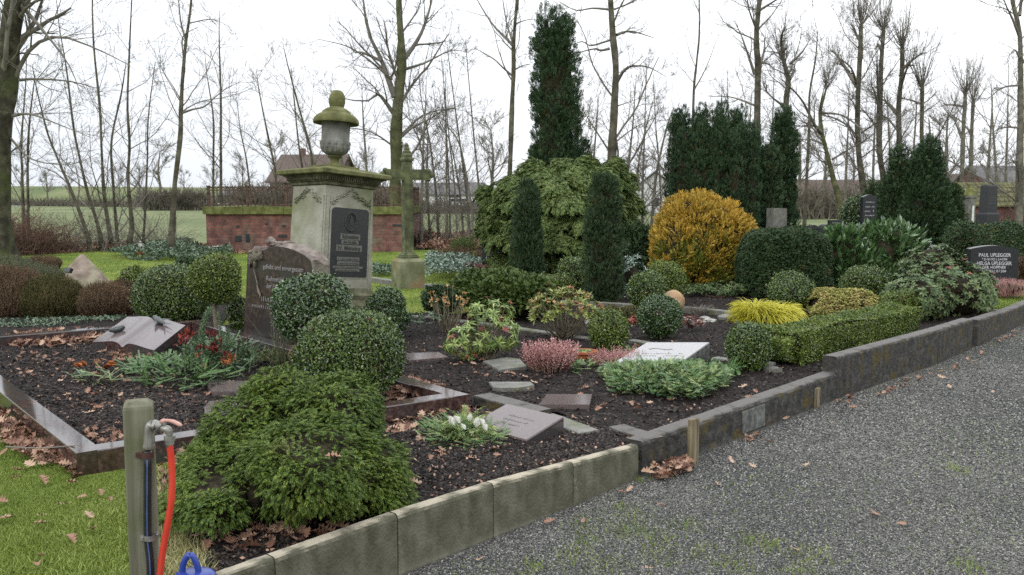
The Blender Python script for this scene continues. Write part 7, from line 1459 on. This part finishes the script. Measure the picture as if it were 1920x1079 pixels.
# winter bouquet
c = at(398, 700); t = thing('winter_bouquet', 'winter bouquet of fir shoots with red and bronze leaves left of the headstone', 'bouquet', c); k = c[1] / FPX; rng = np.random.RandomState(160)
mb = MB()
for (u0, v0, u1, v1, w_) in [(392, 690, 378, 618, 7), (378, 620, 394, 580, 6), (412, 690, 410, 590, 5), (385, 695, 366, 634, 9), (420, 690, 426, 620, 6), (400, 690, 438, 640, 7), (430, 700, 460, 655, 8), (395, 680, 404, 640, 10), (365, 690, 352, 650, 8), (445, 700, 472, 672, 8)]:
    a, b = atd(u0, v0, c[1] - .05), atd(u1, v1, c[1] + rng.uniform(-.12, .12)); P = smooth_path([a, (a + b) / 2 + np.array([rng.uniform(-.02, .02), 0, 0]), b], 24); n = len(P); per = 12; idx = np.repeat(np.arange(n), per); T = nrm(b - a); A = nrm(rng.normal(size=(n * per, 3)) + T * .8); L = w_ * k * 1.7; mb.add(*scat(LEAFN[0] * np.array([.35, 1, 1]), LEAFN[1], P[idx], frame_yz(A, rng.normal(size=(n * per, 3))), L * rng.uniform(.7, 1.1, n * per))); mb.add(*tube(P, .004, 5))
mb.build('fir_shoots', M['fir_blue'], t); mb = MB()
for (u, v, r_, n) in [(352, 630, 12, 26), (345, 645, 10, 20), (398, 628, 9, 22), (400, 655, 12, 26), (375, 655, 9, 16), (425, 668, 10, 18), (412, 640, 7, 12)]:
    p = atd(u, v, c[1] - .1); A = nrm(rng.normal(size=(n, 3)) + UP * 1.6); mb.add(*scat(LEAFN[0], LEAFN[1], p + rng.normal(size=(n, 3)) * r_ * k * .35, frame_yz(A, rng.normal(size=(n, 3))), r_ * k * 1.4 * rng.uniform(.6, 1, n)))
mb.build('red_leaves', M['red_leaf'], t); mb = MB()
for (u, v, r_, n) in [(432, 672, 11, 16), (422, 680, 8, 10), (368, 668, 6, 8)]:
    p = atd(u, v, c[1] - .15); A = nrm(rng.normal(size=(n, 3)) + UP * .5); mb.add(*scat(LEAF[0], LEAF[1], np.tile(p, (n, 1)), frame_yz(A, rng.normal(size=(n, 3))), r_ * k * 1.2))
mb.build('orange_leaves', M['orange_dry'], t)
def cone(p, R, name='pine_cone', parent=None, key='cone', ax=(0, 0, 1), ln=1.5):
    mb = MB(); rng = np.random.RandomState(int(p[0] * 1000) % 1000); n = 60; i = np.arange(n); tt = i / n; a = i * 2.4; r_ = R * np.sin(np.pi * (.12 + .8 * tt)) * .75; ax = nrm(np.array(ax, float)); q1 = nrm(np.cross(ax, [.3, .9, .1])); q2 = np.cross(ax, q1); rad = q1 * np.cos(a)[:, None] + q2 * np.sin(a)[:, None]
    P = np.array(p) + ax * ((tt - .5) * R * 2 * ln * .6)[:, None] + rad * (r_ * .4)[:, None]; mb.add(*scat(*T_leaf(.8, .1, -.1), P, frame_yz(rad + ax * .7, ax + rad * -.3), r_ * .9)); mb.add(*uvsphere(p, (R * .45, R * .45, R * .6), 8, 6)); return mb
for i, (u, v, r_, l) in enumerate([(182, 688, .042, 'round pine cone in the middle of the dried orange ornament'), (392, 668, .03, 'pine cone in the lower winter bouquet'), (405, 678, .028, 'second pine cone in the lower winter bouquet'), (385, 705, .03, 'reddish cone on the fir branches'), (1192, 657, .035, 'large pine cone by the light grey memorial')]):
    p = at(u, v + 6) + UP * (.05 if i in (0, 4) else .09); single('pine_cone', l, 'pine cone', cone(p, r_, ax=(rng.uniform(-.4, .4), -.3, 1)), 'cone', np.array([p[0], p[1], G]), 'pine cones on the graves')
c = at(165, 698); mb = MB(); k = c[1] / FPX
for (u, v, a0) in [(150, 694, 2.8), (200, 694, .2), (158, 690, 2.6), (205, 690, .5)]:
    p = at(u, v) + UP * .03; A = nrm(np.stack([np.cos(a0 + rng.normal(0, .25, 14)), np.sin(a0 + rng.normal(0, .25, 14)) * .4, rng.uniform(0, .5, 14)], 1)); mb.add(*scat(LEAF[0], LEAF[1], p - A * .03, frame_yz(A, UP + rng.normal(size=(14, 3)) * .5), .09 * rng.uniform(.6, 1.1, 14)))
single('dried_ornament', 'dried orange leaf ornament around a pine cone', 'ornament', mb, 'orange_dry', c)
# wreath with white wooden roses in the front bed
t, c2 = sprays('round green spray arrangement with white blossoms in the front bed', [(775, 825), (800, 805), (850, 795), (920, 800), (950, 820), (945, 845), (890, 855), (820, 850)], 520, .085, ['fir_leaf', 'fir_light', 'fir_leaf'], 161, name='candle_wreath', tpl=FIR, elev=.28, layers=.05)
rng = np.random.RandomState(162); A = nrm(rng.normal(size=(130, 3)) * np.array([1, 1, .4]) + UP * .15); mb = MB(); pc3 = at(870, 822) + UP * .03; mb.add(*scat(T_fan(7, .3, .08, .5, .6)[0], T_fan(7, .3, .08, .5, .6)[1], pc3 + A * .06, frame_yz(A, UP + rng.normal(size=(130, 3)) * .4), .13 * rng.uniform(.7, 1.2, 130))); mb.build('light_sprays', M['fir_light'], t)
for i, (u, v, s_) in enumerate([(852, 792, 1.1), (862, 788, .9), (880, 784, .8), (893, 796, 1.1), (908, 792, .8), (912, 802, .9), (872, 800, .7)]):
    p = atd(u, v + 6, c2[1] - .12); n = 7; a = np.arange(n) * 2.4; tl = .12 + .22 * (np.arange(n) / n); tl_ax = nrm(np.array([rng.uniform(-.5, .5), -.3, 1])); A = nrm(np.stack([np.cos(a) * np.sin(tl), np.sin(a) * np.sin(tl), np.cos(tl)], 1) + (tl_ax - UP)); mb = MB(); mb.add(*scat(*fixq(T_leaf6(.62, .12, -.15)), p + np.stack([np.cos(a), np.sin(a), 0 * a], 1) * .006, frame_yz(A, -np.stack([np.cos(a), np.sin(a), np.zeros(n)], 1) + UP * .2), .058 * s_)); mb.build('white_blossom', M['petal'], t)
# ---------------------------------------------------------------- ground cover & litter (uncountable)
def cover(name, key, pts, n, L, hgt, seed, tpl=None, lump=1.0, z=G):
    rng = np.random.RandomState(seed); poly = [at(*p)[:2] for p in pts]; P2 = rand_in_poly(poly, n, rng); P = np.append(P2, np.zeros((n, 1)), 1); P[:, 2] = z + hgt * (.5 + .5 * sn(P, 3.0 * lump, seed)).clip(.05, 1) * rng.uniform(.6, 1, n); mb = MB(); N = np.tile(UP, (n, 1)); tp = tpl or LEAF; leafy(mb, P, N, rng, L, tp, .55, 0, .2); return tag(mb.build(name, M[key]), kind='stuff')
cover('ground_cover', 'ivy_leaf', [(205, 484), (260, 470), (330, 464), (400, 466), (440, 476), (400, 486), (300, 490)], 9000, .07, .28, 170)
cover('ground_cover', 'silver_leaf', [(795, 528), (800, 500), (850, 488), (900, 492), (915, 515), (880, 530)], 6500, .06, .30, 171)
cover('ground_cover', 'bergenia', [(868, 528), (880, 498), (925, 492), (945, 510), (915, 530)], 3500, .06, .32, 172)
cover('ground_cover', 'ivy_leaf', [(690, 520), (700, 505), (740, 500), (740, 518)], 1500, .05, .2, 173)
cover('leaf_litter', 'dead_leaf', [(785, 468), (790, 444), (905, 440), (1000, 444), (905, 470)], 16000, .09, .22, 174)
cover('leaf_litter', 'dead_leaf', [(-40, 478), (0, 468), (140, 460), (400, 461), (410, 470), (300, 468), (200, 470), (120, 474)], 9000, .08, .12, 175)
cover('leaf_litter', 'dead_leaf', [(380, 474), (390, 462), (560, 466), (560, 480)], 2200, .07, .06, 176)
cover('ground_cover', 'ivy_leaf', [(230, 605), (120, 612), (0, 618), (-40, 622), (-40, 606), (100, 598), (240, 592)], 1500, .03, .05, 177)
cover('ground_cover', 'rhodo_leaf', [(1280, 560), (1300, 535), (1390, 535), (1395, 560)], 2600, .05, .12, 178)
cover('ground_cover', 'mix_heath', [(1405, 640), (1490, 625), (1480, 645), (1440, 650)], 700, .035, .05, 179)
cover('ground_cover', 'yew_leaf', [(1480, 440), (1900, 432), (1905, 470), (1480, 470)], 9000, .10, .35, 180)
cover('ground_cover', 'rhodo_leaf', [(1380, 460), (1560, 440), (1700, 445), (1700, 475), (1400, 480)], 5000, .09, .4, 181)
# moss & grass
def T_blade(): return np.array([[-.06, 0, 0], [.06, 0, 0], [.03, .55, .12], [-.03, .55, .12], [0, 1, .4]], float), [np.array([[0, 1, 2, 3]]), np.array([[3, 2, 4]])]
def grass(name, key, poly, n, h0, h1, seed, z=.135, near=None, patch=0, wf=1.0):
    rng = np.random.RandomState(seed); P2 = rand_in_poly(poly, n, rng); P = np.append(P2, np.full((n, 1), z), 1)
    if near: ok = rng.rand(n) < np.clip((near / np.linalg.norm(P2, axis=1)) ** 1.6, .05, 1); P = P[ok]
    if patch: P = P[sn(P * np.array([1, 1, 0]), patch, seed) + rng.normal(0, .25, len(P)) > .1]
    m = len(P); d = nrm(np.stack([rng.normal(0, .7, m), rng.normal(0, .7, m), np.ones(m)], 1)); V, F = T_blade(); s_ = rng.uniform(h0, h1, m); S = np.stack([s_ * wf, s_, s_], 1); mb = MB(); mb.add(*scat(V, F, P, frame_yz(d, rng.normal(size=(m, 3))), S)); return tag(mb.build(name, M[key]), kind='stuff')
front = [at(-80, 790)[:2], gp(-.02, 1.6)[:2], gp(-.02, -.02)[:2], gp(.55, -.03)[:2], at(300, 905)[:2], at(335, 1000)[:2], at(370, 1110)[:2], at(-300, 1400)[:2], at(-500, 1000)[:2]]
grass('grass', 'grass_blade', front, 260000, .008, .022, 190, wf=1.5)
grass('grass', 'grass_blade', front, 60000, .02, .045, 191, patch=4)
grass('grass', 'grass_dry', [at(310, 880)[:2], at(345, 960)[:2], at(400, 1060)[:2], at(360, 1200)[:2], at(260, 1200)[:2], at(290, 950)[:2]], 7000, .03, .075, 192)
mid = [at(-60, 560)[:2], at(-60, 484)[:2], at(200, 472)[:2], at(560, 470)[:2], at(1000, 468)[:2], at(940, 545)[:2], at(860, 590)[:2], at(560, 590)[:2], at(400, 560)[:2]]
grass('grass', 'grass_blade', mid, 150000, .02, .045, 193, near=12, wf=1.6)
grass('grass', 'grass_blade', [at(1790, 590)[:2], at(1850, 545)[:2], at(2000, 530)[:2], at(2000, 570)[:2], at(1890, 586)[:2]], 16000, .02, .05, 194, wf=1.4)
grass('grass', 'grass_blade', [q + np.array([.03, -.03]) for q in gpoly], 60000, .010, .028, 195, z=.0, near=3.2, patch=2.1, wf=1.2)
gpat = [(1110, 985, 30), (1190, 985, 26), (1182, 1002, 22), (1290, 988, 18), (1180, 958, 22), (1408, 1018, 24), (1442, 1020, 20), (1520, 1040, 26), (1230, 1042, 26), (1790, 880, 16), (1818, 1062, 22), (1500, 1072, 24), (1095, 1015, 26), (1310, 1035, 20), (1200, 900, 10), (1130, 1062, 30), (1060, 1045, 22), (1375, 1060, 22), (1000, 1065, 20), (1240, 1010, 20)]
rg = np.random.RandomState(777); Pg = []
for u, v, r_ in gpat: c = at(u, v, 0); k = c[1] / FPX; n = r_ * 7; Pg.append(c + np.stack([rg.normal(0, r_ * k * .9, n), rg.normal(0, r_ * k * 1.3, n), np.zeros(n)], 1))
Pg = np.concatenate(Pg); m = len(Pg); V, F = T_blade(); mb = MB(); mb.add(*scat(V, F, Pg, frame_yz(nrm(rg.normal(size=(m, 3)) * .6 + UP), rg.normal(size=(m, 3))), rg.uniform(.012, .032, m))); tag(mb.build('grass', M['grass_blade']), kind='stuff')
# individual fallen leaves
def T_oak(seed, lob=5):
    r = np.random.RandomState(seed); out = [(0, -.12)]
    for s in (1, -1):
        pts = []
        for i in range(lob): t = (i + .5) / lob; w_ = .34 * math.sin(math.pi * (.15 + .75 * t)) + .05; pts += [(s * w_ * .38, t - .09), (s * w_ * r.uniform(.85, 1.15), t + r.uniform(-.02, .03))]
        out += pts if s > 0 else []
        if s > 0: out.append((0, 1.05)); keep = None
        else: out += pts[::-1]
    V = np.array([[x, y, 0.0] for x, y in out]); cu, cv = r.uniform(.6, 2.6), r.uniform(-.6, .9); V[:, 2] = cu * V[:, 0] ** 2 + cv * (V[:, 1] - .5) ** 2 * .6 + r.normal(0, .035, len(V))
    mid = np.array([[0, t, cv * (t - .5) ** 2 * .6] for t in (0.05, .3, .55, .8)]); n = len(V); V = np.concatenate([V, mid]); F = []
    for i in range(n): a, b = i, (i + 1) % n; j = n + int(np.argmin([abs((V[a, 1] + V[b, 1]) / 2 - m_[1]) for m_ in mid])); F.append([a, b, j])
    for i in range(3): F += []
    # close the gaps between neighbouring fans
    jn = [n + int(np.argmin([abs((V[a, 1] + V[(a + 1) % n, 1]) / 2 - m_[1]) for m_ in mid])) for a in range(n)]
    for i in range(n):
        a, b = jn[i - 1], jn[i]
        if a != b: F.append([i, b, a])
    V[:, 1] -= .5; return V, np.array(F)
OAK = [T_oak(s_, 4 + s_ % 2) for s_ in range(6)]
protos_l = []
for i in range(6):
    me_o = MB(); me_o.add(*OAK[i]); o = me_o.build('fallen_leaf', M['dead_leaf' if i % 3 else 'dead_leaf_pale']); protos_l.append(o)
nleaf = [0]
def leafat(x, y, z, s, rng, label, group):
    i = rng.randint(0, 6); o = protos_l[i]
    if nleaf[0] < 6 and 'used' not in o: o = protos_l[nleaf[0]]; nleaf[0] += 1
    else: o = o.copy(); COL.objects.link(o)
    o.location = (x, y, z); o.rotation_euler = (rng.uniform(-.45, .45), rng.uniform(-.45, .45), rng.uniform(0, 6.28)); o.scale = (s * rng.uniform(.8, 1.25), s, s); tag(o, label, 'leaf', group)
    o['used'] = 1
rng = np.random.RandomState(400)
zones = [([(330, 960), (450, 985), (620, 985), (740, 950), (820, 850), (900, 870), (700, 960), (400, 1060)], 26, G + .03, .065, 'dry brown leaf on the dark soil of the front bed', 'fallen leaves in the front bed'),
         ([(700, 790), (780, 770), (900, 770), (1100, 830), (1040, 860), (900, 880), (760, 860)], 30, G + .03, .06, 'dry brown leaf on the dark soil of the front bed', 'fallen leaves in the front bed'),
         ([(20, 640), (240, 640), (400, 760), (300, 800), (200, 820), (60, 730)], 60, G + .04, .055, 'dry brown leaf on the mulch inside the granite frame', 'fallen leaves inside the granite frame'),
         ([(800, 640), (1000, 700), (1400, 770), (1450, 700), (1300, 780), (1190, 800), (1000, 740), (780, 680)], 44, G + .03, .055, 'dry leaf on the mulch of the middle grave', 'fallen leaves on the middle grave'),
         ([(0, 800), (120, 870), (230, 960), (200, 1079), (0, 1079)], 26, G + .02, .06, 'dry leaf lying on the mossy lawn', 'fallen leaves on the front lawn')]
for pts, n, z, s_, l, g_ in zones:
    P2 = rand_in_poly([at(*p)[:2] for p in pts], n, rng)
    for p in P2: leafat(p[0], p[1], z, s_ * rng.uniform(.7, 1.3), rng, l, g_)
P2 = []
for (u, v) in [(1180, 925), (1345, 915), (1240, 955), (1370, 870), (1475, 790), (1440, 835), (1510, 880), (1410, 880), (1165, 930), (1490, 1040), (1640, 970), (1030, 985), (1095, 985), (900, 1058), (1215, 1075), (1600, 770), (1620, 765), (1650, 745), (1670, 735), (1700, 715), (1725, 715), (1745, 705), (1765, 712), (1830, 690), (1840, 665), (1850, 645), (1880, 640), (1900, 625), (1670, 710), (1700, 700), (1560, 800), (1690, 990), (1780, 730), (1860, 740), (1905, 740)]: P2.append(at(u, v, 0)[:2])
for p in P2: leafat(p[0], p[1], .022, .055 * rng.uniform(.7, 1.2), rng, 'dry reddish brown leaf lying on the grey gravel path', 'fallen leaves on the gravel path')
for (u, v, s_, Y, l) in [(625, 856, .055, 3.42, 'pale leaf caught on the right half of the bushy cypress mound'), (690, 600, .05, 5.66, 'orange leaf caught on top of the large front box ball')]:
    p = atd(u, v, Y); leafat(p[0], p[1], p[2], s_, rng, l, None)
p = at(712, 1074, 0); leafat(p[0], p[1], .03, .075, rng, 'large brown leaf leaning against the concrete kerb at the bottom', None)
def heap(name, pts, n, s_, h, seed, zb=G + .015, key='dead_leaf'):
    r = np.random.RandomState(seed); P2 = rand_in_poly([at(*p, zb - .015)[:2] for p in pts], n, r); P = np.append(P2, zb + r.rand(n, 1) * h, 1); w_ = r.randint(0, 6, n); mb = MB()
    for i in range(6): m_ = w_ == i; mb.add(*scat(OAK[i][0], OAK[i][1], P[m_], tilt_rot(m_.sum(), r, .55), s_ * r.uniform(.6, 1.2, m_.sum())))
    return tag(mb.build(name, M[key]), kind='stuff')
heap('leaf_litter', [(0, 650), (40, 632), (235, 628), (250, 640), (150, 652), (60, 662)], 420, .075, .07, 1)
heap('leaf_litter', [(180, 655), (240, 662), (330, 672), (300, 690), (220, 685)], 90, .06, .03, 2)
heap('leaf_litter', [(20, 655), (300, 700), (420, 740), (380, 800), (250, 830), (190, 835), (0, 700)], 330, .038, .02, 3)
heap('leaf_litter', [(715, 745), (760, 712), (835, 738), (790, 750), (730, 760)], 170, .06, .05, 4, G + .03)
heap('leaf_litter', [(-20, 800), (0, 775), (60, 830), (140, 880), (150, 905), (90, 885), (20, 850)], 190, .075, .05, 5, .15)
heap('leaf_litter', [(1212, 902), (1225, 890), (1290, 872), (1300, 888), (1255, 905)], 90, .055, .05, 6, .015)
heap('leaf_litter', [(150, 820), (190, 805), (240, 830), (215, 850), (185, 842)], 50, .05, .03, 7)
heap('leaf_litter', [(1405, 645), (1480, 640), (1480, 660), (1450, 668)], 80, .05, .03, 8)
heap('leaf_litter', [(345, 975), (600, 1000), (700, 960), (640, 1010), (420, 1050)], 46, .07, .025, 9)
heap('leaf_litter', [(690, 790), (770, 765), (910, 770), (880, 790), (740, 820)], 70, .065, .03, 10)
for i_, pts_ in enumerate([[(1640, 752), (1660, 735), (1735, 708), (1720, 722)], [(1390, 830), (1430, 812), (1450, 806), (1410, 834)], [(1565, 758), (1600, 744), (1615, 746), (1585, 764)], [(1760, 700), (1830, 672), (1840, 676), (1775, 708)], [(1860, 648), (1915, 622), (1920, 628), (1870, 654)]]): heap('leaf_litter', pts_, 16, .042, .02, 30 + i_, .012)
heap('leaf_litter', [(300, 850), (345, 820), (350, 900), (340, 960), (300, 920)], 60, .06, .03, 11)
# twig on the granite frame
p0, p1 = gp(.05, .12, .27), gp(-.15, .05, .27); p0 = at(140, 836, .268); p1 = at(10, 838, .22)
mb = MB(); mb.add(*tube(smooth_path([p0, (p0 + p1) / 2 - UP * .01, p1], 10), .0035, 6)); tag(mb.build('twig', M['twig'], org=p0), 'thin dark twig lying across the granite frame corner', 'twig')
#add_haze(0.0008)
